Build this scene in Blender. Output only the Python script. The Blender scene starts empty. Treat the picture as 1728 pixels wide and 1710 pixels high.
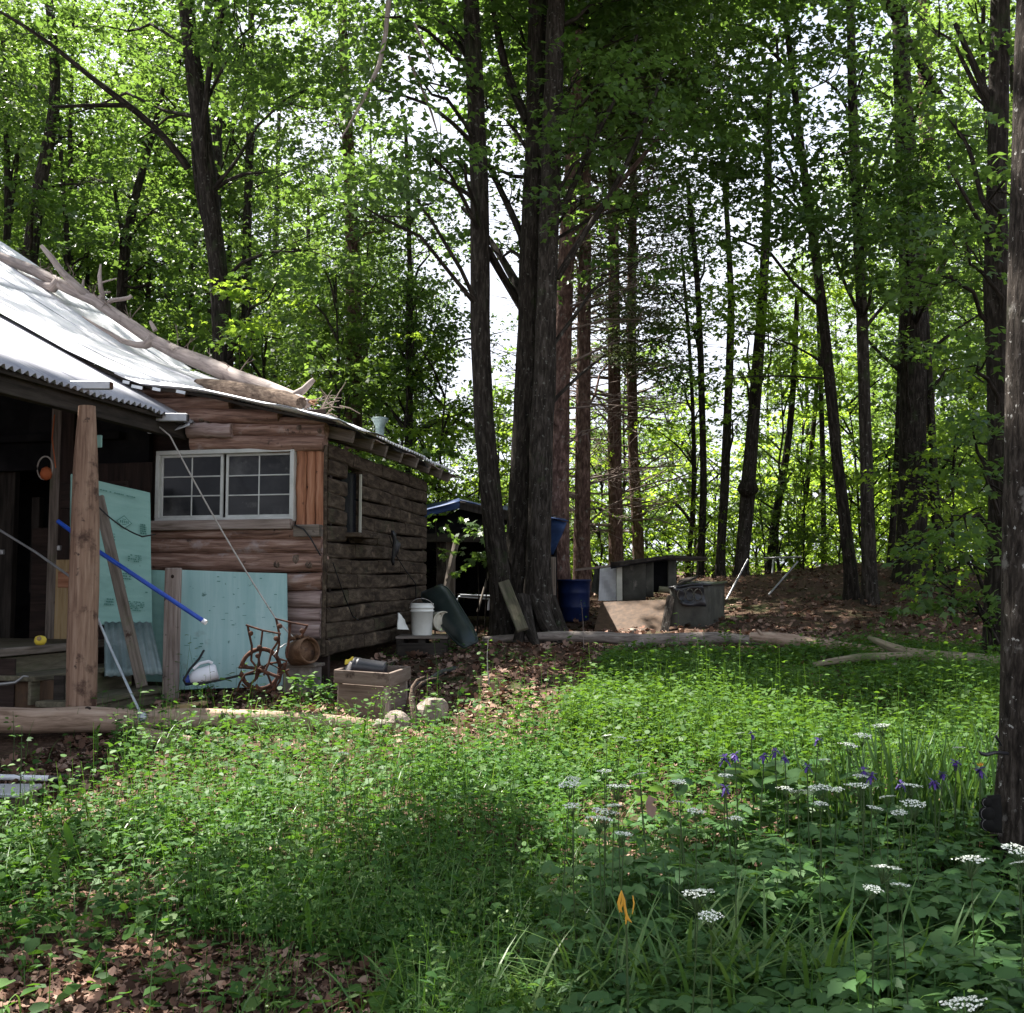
import bpy, math, random
import numpy as np
from mathutils import Vector

# ---------------------------------------------------------------- camera, light, exposure
SC = bpy.context.scene
COL = SC.collection
R = math.radians
EYE = np.array([0.0, 0.0, 1.6])
PITCH = math.atan(135 / 1800.0)
FPX = 1800.0                      # focal length in photograph pixels (photo is 1728 wide)
cam_d = bpy.data.cameras.new('camera')
cam = bpy.data.objects.new('camera', cam_d)
COL.objects.link(cam)
cam.location = EYE
cam.rotation_euler = (R(90) + PITCH, 0, 0)
cam_d.sensor_fit = 'HORIZONTAL'
cam_d.sensor_width = 36
cam_d.lens = 36 * FPX / 1728
cam_d.clip_start = 0.05
cam_d.clip_end = 1000
SC.camera = cam

TO_SUN = Vector((-0.37, 0.30, 0.88)).normalized()
ELEV = math.asin(TO_SUN.z)
world = bpy.data.worlds.new('World')
SC.world = world
world.use_nodes = True
wn = world.node_tree
bg = wn.nodes['Background']
sky = wn.nodes.new('ShaderNodeTexSky')
sky.sky_type = 'NISHITA'
sky.sun_disc = False
sky.sun_elevation = ELEV
sky.sun_rotation = math.atan2(TO_SUN.x, TO_SUN.y)
sky.air_density = 1.2
sky.dust_density = 2.5
bg.inputs['Strength'].default_value = 0.065
# thin bright summer cloud over the blue, thickest towards the horizon all round
tco = wn.nodes.new('ShaderNodeTexCoord')
cln = wn.nodes.new('ShaderNodeTexNoise'); cln.inputs['Scale'].default_value = 3.2; cln.inputs['Detail'].default_value = 6
wn.links.new(tco.outputs['Generated'], cln.inputs['Vector'])
sep = wn.nodes.new('ShaderNodeSeparateXYZ'); wn.links.new(tco.outputs['Generated'], sep.inputs['Vector'])
hz = wn.nodes.new('ShaderNodeMapRange'); hz.inputs['From Min'].default_value = .1; hz.inputs['From Max'].default_value = .8
hz.inputs['To Min'].default_value = .55; hz.inputs['To Max'].default_value = -.05
wn.links.new(sep.outputs['Z'], hz.inputs['Value'])
ad = wn.nodes.new('ShaderNodeMath'); ad.operation = 'ADD'
wn.links.new(cln.outputs['Fac'], ad.inputs[0]); wn.links.new(hz.outputs['Result'], ad.inputs[1])
cf = wn.nodes.new('ShaderNodeMapRange'); cf.inputs['From Min'].default_value = .48; cf.inputs['From Max'].default_value = .75
wn.links.new(ad.outputs[0], cf.inputs['Value'])
cmx = wn.nodes.new('ShaderNodeMix'); cmx.data_type = 'RGBA'
wn.links.new(cf.outputs['Result'], cmx.inputs['Factor'])
wn.links.new(sky.outputs['Color'], cmx.inputs['A'])
cmx.inputs['B'].default_value = (5.5, 5.75, 6.5, 1)
wn.links.new(cmx.outputs['Result'], bg.inputs['Color'])
sun_d = bpy.data.lights.new('sun', 'SUN')
sun_d.energy = 5.0
sun_d.angle = R(0.5)
sun_d.color = (1.0, 0.95, 0.87)
sun = bpy.data.objects.new('sun', sun_d)
COL.objects.link(sun)
sun.rotation_euler = (-TO_SUN).to_track_quat('-Z', 'Y').to_euler()
SC.view_settings.view_transform = 'Standard'
SC.view_settings.look = 'None'
SC.view_settings.gamma = 1
SC.view_settings.use_curve_mapping = False
SC.view_settings.exposure = 1.98
SC.render.engine = 'CYCLES'
SC.cycles.max_bounces = 7
SC.cycles.diffuse_bounces = 4
SC.cycles.glossy_bounces = 3
SC.cycles.transmission_bounces = 5
SC.cycles.transparent_max_bounces = 6
SC.cycles.use_denoising = True
SC.cycles.sample_clamp_indirect = 8

# ---------------------------------------------------------------- geometry of the view
rng = np.random.default_rng(7)
rnd = random.Random(7)


def reseed(k):
    """Each part of the scene draws from its own random stream."""
    rng.bit_generator.state = np.random.default_rng(k).bit_generator.state
    rnd.seed(k)


CP, SP = math.cos(PITCH), math.sin(PITCH)


def ray(u, v):
    x, y = (u - 864.0) / FPX, (855.0 - v) / FPX
    return np.array([x, CP - SP * y, SP + CP * y])


def at(u, v, Y):
    """World point at depth Y that the photograph shows at pixel (u, v)."""
    d = ray(u, v)
    return EYE + d * (Y / d[1])


def px(Y):
    return Y / FPX                # metres per photograph pixel at depth Y


def project(p):
    p = np.asarray(p, float) - EYE
    x, y, z = p[..., 0], p[..., 1], p[..., 2]
    f = CP * y + SP * z
    w = -SP * y + CP * z
    f = np.maximum(f, 1e-3)
    return 864 + FPX * x / f, 855 - FPX * w / f


GY = [-40, 0, 3, 4, 5, 7, 9, 10, 11, 12, 13, 14, 15, 17, 20, 30, 60, 120, 300]
GZ = [-.6, -.05, 0, .03, .10, .24, .38, .49, .62, .72, .78, .81, .86, .92, 1.03, 1.3, 1.7, 4, 6]


def hill(x, y):
    return 0.95 * np.exp(-((x - 7.6) / 4.2) ** 2 - ((y - 22.5) / 4.6) ** 2) \
        + .25 * np.exp(-((x - 3) / 1.8) ** 2 - ((y - 23) / 4) ** 2)


def ground(x, y):
    x = np.asarray(x, float); y = np.asarray(y, float)
    z = np.interp(y, GY, GZ)
    z = z + hill(x, y)
    z = z - .10 * np.exp(-((x + 4.2) / 1.6) ** 2 - ((y - 11.2) / 1.3) ** 2)
    n = .025 * np.sin(1.7 * x + .6 * y) + .02 * np.sin(2.9 * y - 1.3 * x + 1) + .012 * np.sin(5.1 * x + 4.3 * y)
    return z + n * np.clip((y - 1) / 3, 0, 1)


def ray_height(u, v, h=0.0, y0=2.0, y1=80.0):
    """First point along the pixel's ray that is h above the ground."""
    d = ray(u, v)
    ys = np.concatenate([np.arange(y0, 30, .03), np.arange(30, y1, .3)])
    pts = EYE + d[None, :] * (ys / d[1])[:, None]
    below = pts[:, 2] <= ground(pts[:, 0], pts[:, 1]) + h
    i = int(np.argmax(below)) if below.any() else len(ys) - 1
    return pts[i]


# house frame: corner of the log wall; A runs back along the side wall, B runs right along the window wall
A2 = np.array([math.sin(R(13)), math.cos(R(13)), 0.0])
B2 = np.array([math.cos(R(13)), -math.sin(R(13)), 0.0])
C0 = at(543, 1110, 11.0); C0[2] = 0
UP = np.array([0, 0, 1.0])


def W(t, s, z):
    """t metres left of the corner along the window wall, s metres back along the side wall."""
    return C0 - B2 * t + A2 * s + UP * z


def fw(u, v, s=0.0):
    """(t, z) where the pixel's ray meets the plane of the window wall moved back by s."""
    d = ray(u, v)
    k = ((C0 + A2 * s - EYE) @ A2) / (d @ A2)
    p = EYE + d * k
    return -((p - C0) @ B2), p[2]


def fwp(u, v, s=0.0):
    t, z = fw(u, v, s)
    return W(t, s, z)


def sw(u, v, t=0.0):
    """(s, z) where the ray meets the plane of the side wall."""
    d = ray(u, v)
    k = ((C0 - B2 * t - EYE) @ B2) / (d @ B2)
    p = EYE + d * k
    return (p - C0) @ A2, p[2]


# ---------------------------------------------------------------- materials
def material(name, stops, scale=(4, 4, 4), rough=.8, metal=0.0, bump=.3, detail=8, spots=None, bdist=.02,
             spec=.3, coat=0.0, wave=None, emit=None, distort=.4):
    m = bpy.data.materials.new(name)
    m.use_nodes = True
    nt = m.node_tree; N = nt.nodes; L = nt.links
    b = N['Principled BSDF']
    at_ = N.new('ShaderNodeAttribute'); at_.attribute_name = 'lc'
    mp = N.new('ShaderNodeMapping'); mp.inputs['Scale'].default_value = scale
    L.new(at_.outputs['Vector'], mp.inputs['Vector'])
    no = N.new('ShaderNodeTexNoise'); no.inputs['Scale'].default_value = 1.0
    no.inputs['Detail'].default_value = detail; no.inputs['Roughness'].default_value = .62
    no.inputs['Distortion'].default_value = distort
    L.new(mp.outputs['Vector'], no.inputs['Vector'])
    cr = N.new('ShaderNodeValToRGB')
    el = cr.color_ramp.elements
    n = len(stops)
    for i, c in enumerate(stops):
        p = .3 + .4 * i / max(1, n - 1)
        if i < 2:
            e = el[i]; e.position = p
        else:
            e = el.new(p)
        e.color = (*c, 1)
    L.new(no.outputs['Fac'], cr.inputs['Fac'])
    out = cr.outputs['Color']
    hsrc = no.outputs['Fac']
    if wave:
        wv = N.new('ShaderNodeTexWave'); wv.wave_type = 'BANDS'; wv.bands_direction = wave[1]
        wv.inputs['Scale'].default_value = wave[0]; wv.inputs['Distortion'].default_value = wave[2]
        wv.inputs['Detail'].default_value = 3; wv.inputs['Detail Scale'].default_value = 1.5
        L.new(at_.outputs['Vector'], wv.inputs['Vector'])
        mx = N.new('ShaderNodeMix'); mx.data_type = 'RGBA'; mx.blend_type = 'MULTIPLY'
        mx.inputs['Factor'].default_value = wave[3]
        L.new(out, mx.inputs['A']); L.new(wv.outputs['Color'], mx.inputs['B'])
        out = mx.outputs['Result']
        ad = N.new('ShaderNodeMath'); ad.operation = 'ADD'
        L.new(wv.outputs['Fac'], ad.inputs[0]); L.new(no.outputs['Fac'], ad.inputs[1]); hsrc = ad.outputs[0]
    for sp in (spots or []):
        col, sscale, lo, hi = sp
        n2 = N.new('ShaderNodeTexNoise'); n2.inputs['Scale'].default_value = sscale
        n2.inputs['Detail'].default_value = 6; n2.inputs['Roughness'].default_value = .65
        L.new(at_.outputs['Vector'], n2.inputs['Vector'])
        mr = N.new('ShaderNodeMapRange'); mr.inputs['From Min'].default_value = lo; mr.inputs['From Max'].default_value = hi
        L.new(n2.outputs['Fac'], mr.inputs['Value'])
        mx = N.new('ShaderNodeMix'); mx.data_type = 'RGBA'
        L.new(mr.outputs['Result'], mx.inputs['Factor']); L.new(out, mx.inputs['A'])
        mx.inputs['B'].default_value = (*col, 1)
        out = mx.outputs['Result']
    L.new(out, b.inputs['Base Color'])
    b.inputs['Roughness'].default_value = rough
    b.inputs['Metallic'].default_value = metal
    b.inputs['Specular IOR Level'].default_value = spec
    if coat:
        b.inputs['Coat Weight'].default_value = coat
    if bump:
        bp = N.new('ShaderNodeBump'); bp.inputs['Strength'].default_value = bump
        bp.inputs['Distance'].default_value = bdist
        L.new(hsrc, bp.inputs['Height']); L.new(bp.outputs['Normal'], b.inputs['Normal'])
    return m


def leaf_material(name, stops, trans, fac=.4, rough=.45, spec=.35):
    """Leaf: a per-leaf tint picks the green; light passes through the blade."""
    m = bpy.data.materials.new(name)
    m.use_nodes = True
    nt = m.node_tree; N = nt.nodes; L = nt.links
    b = N['Principled BSDF']; out = N['Material Output']
    a = N.new('ShaderNodeAttribute'); a.attribute_name = 'tint'
    cr = N.new('ShaderNodeValToRGB'); el = cr.color_ramp.elements
    for i, c in enumerate(stops):
        p = i / (len(stops) - 1)
        if i < 2:
            e = el[i]; e.position = p
        else:
            e = el.new(p)
        e.color = (*c, 1)
    L.new(a.outputs['Fac'], cr.inputs['Fac'])
    L.new(cr.outputs['Color'], b.inputs['Base Color'])
    b.inputs['Roughness'].default_value = rough
    b.inputs['Specular IOR Level'].default_value = spec
    t = N.new('ShaderNodeBsdfTranslucent')
    hs = N.new('ShaderNodeMix'); hs.data_type = 'RGBA'; hs.inputs['Factor'].default_value = .75
    L.new(cr.outputs['Color'], hs.inputs['A']); hs.inputs['B'].default_value = (*trans, 1)
    L.new(hs.outputs['Result'], t.inputs['Color'])
    mix = N.new('ShaderNodeMixShader'); mix.inputs['Fac'].default_value = fac
    L.new(b.outputs['BSDF'], mix.inputs[1]); L.new(t.outputs['BSDF'], mix.inputs[2])
    L.new(mix.outputs['Shader'], out.inputs['Surface'])
    return m


MT = {}
MT['bark'] = material('maple_bark', [(.007, .006, .005), (.022, .018, .0145), (.062, .053, .045)], (26, 26, 5), .95, 0, 1.0, 9,
                      [((.10, .10, .085), 16, .62, .67), ((.03, .042, .018), 2.2, .58, .75)], .03, .1)
MT['bark_near'] = material('rough_near_bark', [(.006, .005, .0045), (.030, .024, .020), (.085, .072, .062)], (46, 46, 11), .95, 0, 1.0, 10,
                           [((.34, .33, .31), 26, .63, .66), ((.14, .13, .12), 7, .60, .68), ((.03, .04, .02), 2.2, .6, .75)], .02, .1)
MT['bark_grey'] = material('grey_bark', [(.009, .0075, .006), (.030, .025, .021), (.078, .067, .058)], (24, 24, 5), .95, 0, 1.0, 9,
                           [((.13, .13, .115), 18, .61, .66), ((.035, .05, .022), 2.2, .6, .75)], .03, .1)
MT['bark_pine'] = material('pine_bark', [(.028, .016, .013), (.095, .058, .048), (.22, .145, .125)], (18, 18, 7), .95, 0, 1.0, 8,
                           [((.2, .19, .17), 7, .6, .7)], .03, .1)
MT['twig'] = material('dead_twig', [(.07, .05, .042), (.17, .13, .11), (.25, .2, .17)], (20, 20, 6), .9, 0, .3)
MT['bare_wood'] = material('barkless_fallen_trunk', [(.16, .125, .115), (.28, .23, .21), (.38, .325, .30)], (3, 24, 24), .75, 0, .5, 8,
                           [((.07, .05, .04), 4, .60, .75), ((.2, .17, .15), 1.5, .55, .8)], .012)
MT['bark_log'] = material('shaggy_bark', [(.035, .025, .02), (.11, .08, .062), (.2, .155, .12)], (7, 24, 24), .95, 0, 1.0, 9, None, .03, .1)
MT['peeled'] = material('peeled_log', [(.10, .054, .035), (.215, .13, .088), (.31, .21, .15)], (34, 34, 2.2), .7, 0, .5, 9,
                        [((.06, .03, .02), 4.2, .57, .68), ((.27, .21, .17), 2, .58, .8), ((.05, .028, .02), 9, .64, .70)], .01)
MT['ground_log'] = material('weathered_fallen_log', [(.14, .09, .06), (.30, .21, .155), (.42, .32, .25)], (3, 26, 26), .85, 0, .6, 8,
                            [((.06, .06, .035), 3, .58, .72), ((.07, .045, .03), 7, .62, .72)], .012)
MT['log_front'] = material('wall_log_brown', [(.05, .026, .019), (.23, .132, .098), (.43, .31, .26)], (2.2, 24, 24), .68, 0, 1.0, 9,
                           [((.36, .30, .29), 2.6, .58, .70), ((.02, .012, .01), 6, .62, .70)], .015, .35)
MT['log_pale'] = material('wall_log_pale', [(.11, .07, .06), (.29, .205, .185), (.44, .355, .335)], (2.2, 26, 26), .7, 0, .8, 9,
                          [((.05, .03, .025), 4, .62, .72)], .012, .35)
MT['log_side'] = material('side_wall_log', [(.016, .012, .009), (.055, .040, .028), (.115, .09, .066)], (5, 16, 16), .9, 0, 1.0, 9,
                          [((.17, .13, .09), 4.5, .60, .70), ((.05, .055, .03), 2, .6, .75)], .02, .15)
MT['board_red'] = material('red_brown_board', [(.12, .045, .022), (.30, .13, .07), (.42, .22, .135)], (26, 26, 1.8), .75, 0, .6, 8,
                           [((.03, .015, .01), 5, .64, .70)], .01)
MT['board_dark'] = material('dark_board', [(.008, .005, .004), (.022, .013, .010), (.04, .024, .018)], (24, 24, 2), .85, 0, .5)
MT['wood_grey'] = material('grey_weathered_wood', [(.10, .075, .06), (.24, .19, .165), (.35, .295, .27)], (28, 28, 2), .85, 0, .5, 8,
                           [((.05, .03, .022), 7, .64, .70)], .008)
MT['wood_greyx'] = material('grey_weathered_plank', [(.06, .048, .038), (.14, .115, .094), (.23, .195, .17)], (28, 28, 2), .85, 0, .5, 8,
                            [((.05, .03, .022), 6, .64, .70), ((.09, .1, .05), 2.4, .6, .75)], .008)
MT['crate_wood'] = material('old_crate_board', [(.07, .05, .04), (.14, .105, .085), (.2, .16, .135)], (26, 26, 2.2), .85, 0, .5, 8,
                            [((.04, .026, .02), 5, .60, .70)], .008)
MT['log_moss'] = material('mossy_log', [(.08, .068, .046), (.18, .15, .10), (.28, .24, .17)], (2.5, 22, 22), .9, 0, .6, 8,
                           [((.07, .09, .035), 2, .52, .7), ((.03, .022, .017), 6, .62, .72)], .01)
MT['log_grey'] = material('grey_barky_log', [(.08, .065, .056), (.21, .175, .15), (.34, .295, .26)], (4, 24, 24), .9, 0, .9, 9,
                         [((.05, .06, .03), 2.4, .6, .75)], .02)
MT['wood_green'] = material('mossy_plank', [(.05, .045, .03), (.105, .092, .062), (.17, .148, .105)], (22, 22, 2.5), .9, 0, .5, 8,
                            [((.07, .09, .035), 2, .52, .7), ((.03, .022, .017), 6, .62, .72)], .008)
MT['wood_yellow'] = material('raw_lumber', [(.2, .13, .06), (.34, .24, .12), (.4, .3, .17)], (26, 26, 2), .75, 0, .3)
MT['dark'] = material('painted_interior_shade', [(.006, .006, .007), (.012, .012, .013), (.02, .019, .02)], (3, 3, 3), .95, 0, .1, spec=.05)  # near-black colour stands in for the shade inside porch, shed and hutch
MT['metal_porch'] = material('porch_roof_metal', [(.26, .26, .30), (.34, .34, .38), (.40, .40, .44)], (2.5, 2.5, .8), .40, .25, .05, 5,
                             [((.3, .3, .34), 1.8, .58, .75)], .004, .4)
MT['shed_dark'] = material('shed_boards', [(.016, .014, .013), (.035, .03, .026), (.055, .047, .04)], (20, 20, 2), .95, 0, .4, spec=.08)
MT['metal'] = material('bright_roof_metal', [(.60, .60, .63), (.74, .74, .77), (.80, .80, .82)], (2.5, 2.5, .8), .38, .15, .06, 5,
                       [((.42, .42, .46), 1.6, .58, .75), ((.30, .2, .15), 6, .70, .76)], .004, .5)
MT['metal_dull'] = material('dull_galvanised', [(.30, .33, .36), (.42, .45, .48), (.52, .55, .58)], (3, 3, 3), .45, .6, .08, 5,
                            [((.22, .22, .22), 3, .6, .75)], .004, .5)
MT['metal_bar'] = material('grey_channel', [(.36, .37, .40), (.45, .46, .49), (.52, .53, .56)], (2, 8, 8), .5, .35, .06)
MT['scrap_metal'] = material('grey_ribbed_scrap', [(.10, .14, .14), (.16, .21, .21), (.24, .29, .29)], (4, 4, 4), .45, .4, .1)
MT['foam'] = material('green_foam_board', [(.17, .32, .285), (.21, .375, .335), (.25, .42, .38)], (2, 2, 9), .65, 0, .12, 6,
                      [((.11, .23, .19), 1.7, .56, .78), ((.05, .11, .09), 13, .67, .71), ((.16, .17, .12), 2.6, .64, .76)], .004)
MT['foam_blue'] = material('blue_green_foam_board', [(.19, .335, .335), (.255, .405, .40), (.35, .49, .485)], (7, 7, .5), .6, 0, .12, 6,
                           [((.07, .15, .13), 9, .65, .70), ((.42, .54, .52), 1.3, .58, .8), ((.15, .17, .13), 2.2, .62, .78)], .004)
MT['print'] = material('dark_green_print', [(.06, .17, .14), (.07, .19, .16)], (3, 3, 3), .7, 0, 0)
MT['white_frame'] = material('white_vinyl', [(.38, .39, .37), (.47, .48, .46), (.52, .53, .51)], (6, 6, 6), .45, 0, .05, 5,
                             [((.36, .34, .29), 4, .62, .8)], .003)
MT['glass'] = material('dark_window_glass', [(.006, .007, .009), (.012, .013, .016)], (2, 2, 2), .16, 0, .02, 4,
                       [((.03, .03, .032), 2.2, .5, .75)], .002, .16)
MT['glass_smudge_sheen'] = material('smudged_sheen_glass', [(.012, .013, .015), (.03, .03, .032)], (3, 9, 2), .22, 0, .02, 6,
                             [((.075, .075, .075), 1.8, .52, .72), ((.10, .10, .095), 5, .60, .75)], .002, .2)  # smudges, plus a pale reflection put into the pane colour
MT['white_plastic'] = material('white_bucket_plastic', [(.58, .58, .53), (.70, .70, .65), (.75, .75, .71)], (5, 5, 5), .5, 0, .06, 5,
                               [((.32, .28, .22), 3.5, .60, .8)], .003)
MT['dirty_plastic'] = material('stained_bucket_plastic', [(.36, .32, .24), (.56, .52, .42), (.66, .62, .52)], (9, 9, 9), .6, 0, .1, 6,
                               [((.14, .10, .06), 10, .58, .68)], .003)
MT['white_label'] = material('jug_white', [(.66, .66, .70), (.76, .76, .80)], (5, 5, 5), .35, 0, .02)
MT['blue_cap'] = material('blue_plastic_cap', [(.03, .055, .26), (.045, .08, .33)], (4, 4, 4), .4, 0, .02)
MT['blue_pole'] = material('blue_pole_plastic', [(.012, .05, .33), (.02, .085, .47)], (4, 4, 4), .35, 0, .02, spec=.5)
MT['blue_barrel'] = material('navy_barrel', [(.004, .010, .05), (.008, .020, .085)], (4, 4, 4), .5, 0, .05)
MT['blue_tarp'] = material('blue_tarpaulin', [(.006, .018, .065), (.012, .035, .11), (.03, .07, .17)], (4, 4, 4), .55, 0, .3)
MT['black_plastic'] = material('black_plastic', [(.012, .012, .014), (.025, .025, .03)], (6, 6, 6), .38, 0, .06, 5,
                               [((.08, .07, .06), 5, .62, .8)], .004, .5)
MT['grey_plastic'] = material('faded_pot', [(.09, .085, .085), (.16, .15, .15)], (9, 9, 9), .6, 0, .1)
MT['green_plastic'] = material('dark_green_plastic', [(.010, .017, .016), (.02, .032, .03)], (4, 4, 4), .42, 0, .06, 5,
                               [((.05, .055, .05), 3, .6, .8)], .004, .5)
MT['rust'] = material('rusty_iron', [(.018, .009, .007), (.06, .026, .016), (.14, .06, .035)], (16, 16, 16), .85, .2, .5, 8, None, .006)
MT['rust_drum'] = material('rusty_sheet', [(.045, .022, .013), (.12, .065, .036), (.22, .14, .09)], (9, 9, 9), .7, .3, .3, 8,
                           [((.04, .025, .02), 5, .6, .7)], .006)
MT['cable'] = material('pale_cable', [(.30, .27, .24), (.48, .45, .42)], (30, 30, 30), .6, .2, .1)
MT['black_wire'] = material('black_wire', [(.008, .008, .009), (.014, .014, .015)], (8, 8, 8), .5, 0, 0)
MT['rock'] = material('grey_brown_rock', [(.10, .08, .065), (.23, .19, .16), (.36, .31, .27)], (9, 9, 9), .92, 0, 1.0, 9,
                      [((.4, .37, .33), 14, .62, .7), ((.08, .1, .045), 3, .58, .72)], .03)
MT['plywood'] = material('brown_plywood', [(.032, .019, .011), (.065, .038, .021), (.10, .06, .036)], (14, 2.5, 14), .75, 0, .25, 7,
                         [((.09, .05, .025), 3, .56, .75)], .005)
MT['grey_panel'] = material('mouldy_grey_panel', [(.035, .034, .028), (.065, .063, .052), (.10, .095, .078)], (3, 3, 3), .85, 0, .2, 8,
                            [((.19, .17, .145), 5, .60, .7), ((.03, .03, .025), 4, .6, .72)], .006)
MT['white_sheet'] = material('white_plastic_sheet', [(.6, .6, .6), (.74, .74, .75)], (4, 4, 4), .6, 0, .3, 6, [((.5, .49, .45), 3, .6, .75)], .02)
MT['cream'] = material('cream_trim', [(.42, .41, .34), (.55, .54, .46)], (8, 8, 3), .7, 0, .1)
MT['aluminium'] = material('pale_aluminium', [(.20, .20, .205), (.30, .30, .30)], (6, 6, 6), .4, .6, .05)
MT['concrete'] = material('weathered_block', [(.09, .075, .065), (.16, .14, .125), (.24, .215, .2)], (10, 10, 10), .92, 0, .5)
MT['yellow'] = material('yellow_plastic', [(.55, .40, .03), (.72, .56, .08)], (5, 5, 5), .5, 0, .1, 5, [((.25, .2, .05), 18, .6, .66)])
MT['orange'] = material('orange_red_rope', [(.28, .06, .02), (.42, .12, .04)], (9, 9, 9), .7, 0, .2)
MT['soil'] = material('potting_soil', [(.03, .02, .014), (.075, .05, .036)], (18, 18, 18), .95, 0, 1)
MT['cut_wood'] = material('broken_wood', [(.22, .11, .06), (.42, .25, .15)], (20, 20, 20), .8, 0, .8)
MT['umbel'] = material('white_petals', [(.66, .70, .60), (.82, .84, .78)], (30, 30, 30), .7, 0, 0)
MT['purple'] = material('purple_petals', [(.025, .012, .09), (.055, .026, .17), (.10, .05, .25)], (20, 20, 20), .6, 0, 0)
MT['pinkpetal'] = material('pink_petals', [(.42, .12, .28), (.55, .2, .3)], (20, 20, 20), .6, 0, 0)
MT['lily'] = material('wilted_orange_petals', [(.55, .26, .03), (.72, .40, .05)], (20, 20, 20), .6, 0, 0)
MT['deadleaf'] = leaf_material('dead_leaf', [(.035, .02, .014), (.10, .055, .038), (.19, .11, .08), (.30, .205, .16), (.14, .065, .04)], (.2, .1, .06), .08, .8, .15)
MT['maple'] = leaf_material('maple_leaf', [(.025, .056, .020), (.043, .090, .026), (.060, .116, .031), (.082, .138, .040)], (.20, .34, .045), .47, .42, .45)
MT['maple_far'] = leaf_material('maple_leaf_far', [(.030, .065, .022), (.054, .102, .031), (.082, .130, .042)], (.26, .41, .055), .50, .42, .45)
MT['sapling'] = leaf_material('sapling_leaf', [(.05, .11, .02), (.08, .155, .025), (.115, .19, .035)], (.42, .60, .05), .58, .5, .2)
MT['needle'] = leaf_material('pine_needles', [(.028, .05, .018), (.06, .085, .03), (.11, .115, .05)], (.1, .13, .03), .25, .6)
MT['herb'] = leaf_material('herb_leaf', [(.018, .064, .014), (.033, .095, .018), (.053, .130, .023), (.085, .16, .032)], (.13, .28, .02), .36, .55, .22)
MT['herb_sun_tint'] = leaf_material('sun_tinted_herb_leaf', [(.028, .082, .016), (.048, .115, .020), (.080, .15, .028)], (.16, .30, .02), .38, .55, .22)  # lighter, yellower copy of the herb leaf, sunlight put into its colour
MT['gout'] = leaf_material('goutweed_leaf', [(.036, .095, .030), (.056, .13, .038), (.09, .17, .052)], (.18, .32, .045), .34, .5, .28)
MT['grass'] = leaf_material('grass_blade', [(.045, .11, .026), (.07, .15, .035), (.12, .19, .055)], (.16, .28, .03), .3, .42)
MT['black_matte'] = material('matte_black', [(.008, .008, .008), (.018, .017, .016)], (8, 8, 8), .9, 0, .2, spec=.08)
MT['stem'] = material('green_stem', [(.03, .055, .016), (.055, .085, .025)], (20, 20, 4), .6, 0, 0)
MT['ground'] = material('forest_floor', [(.03, .019, .013), (.075, .046, .032), (.15, .098, .07)], (26, 26, 26), .95, 0, 1.0, 9,
                        [((.045, .06, .022), 1.1, .52, .68)], .03, .1)

# ---------------------------------------------------------------- mesh helpers


def nrm(a):
    a = np.asarray(a, float)
    return a / (np.linalg.norm(a, axis=-1, keepdims=True) + 1e-12)


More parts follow.
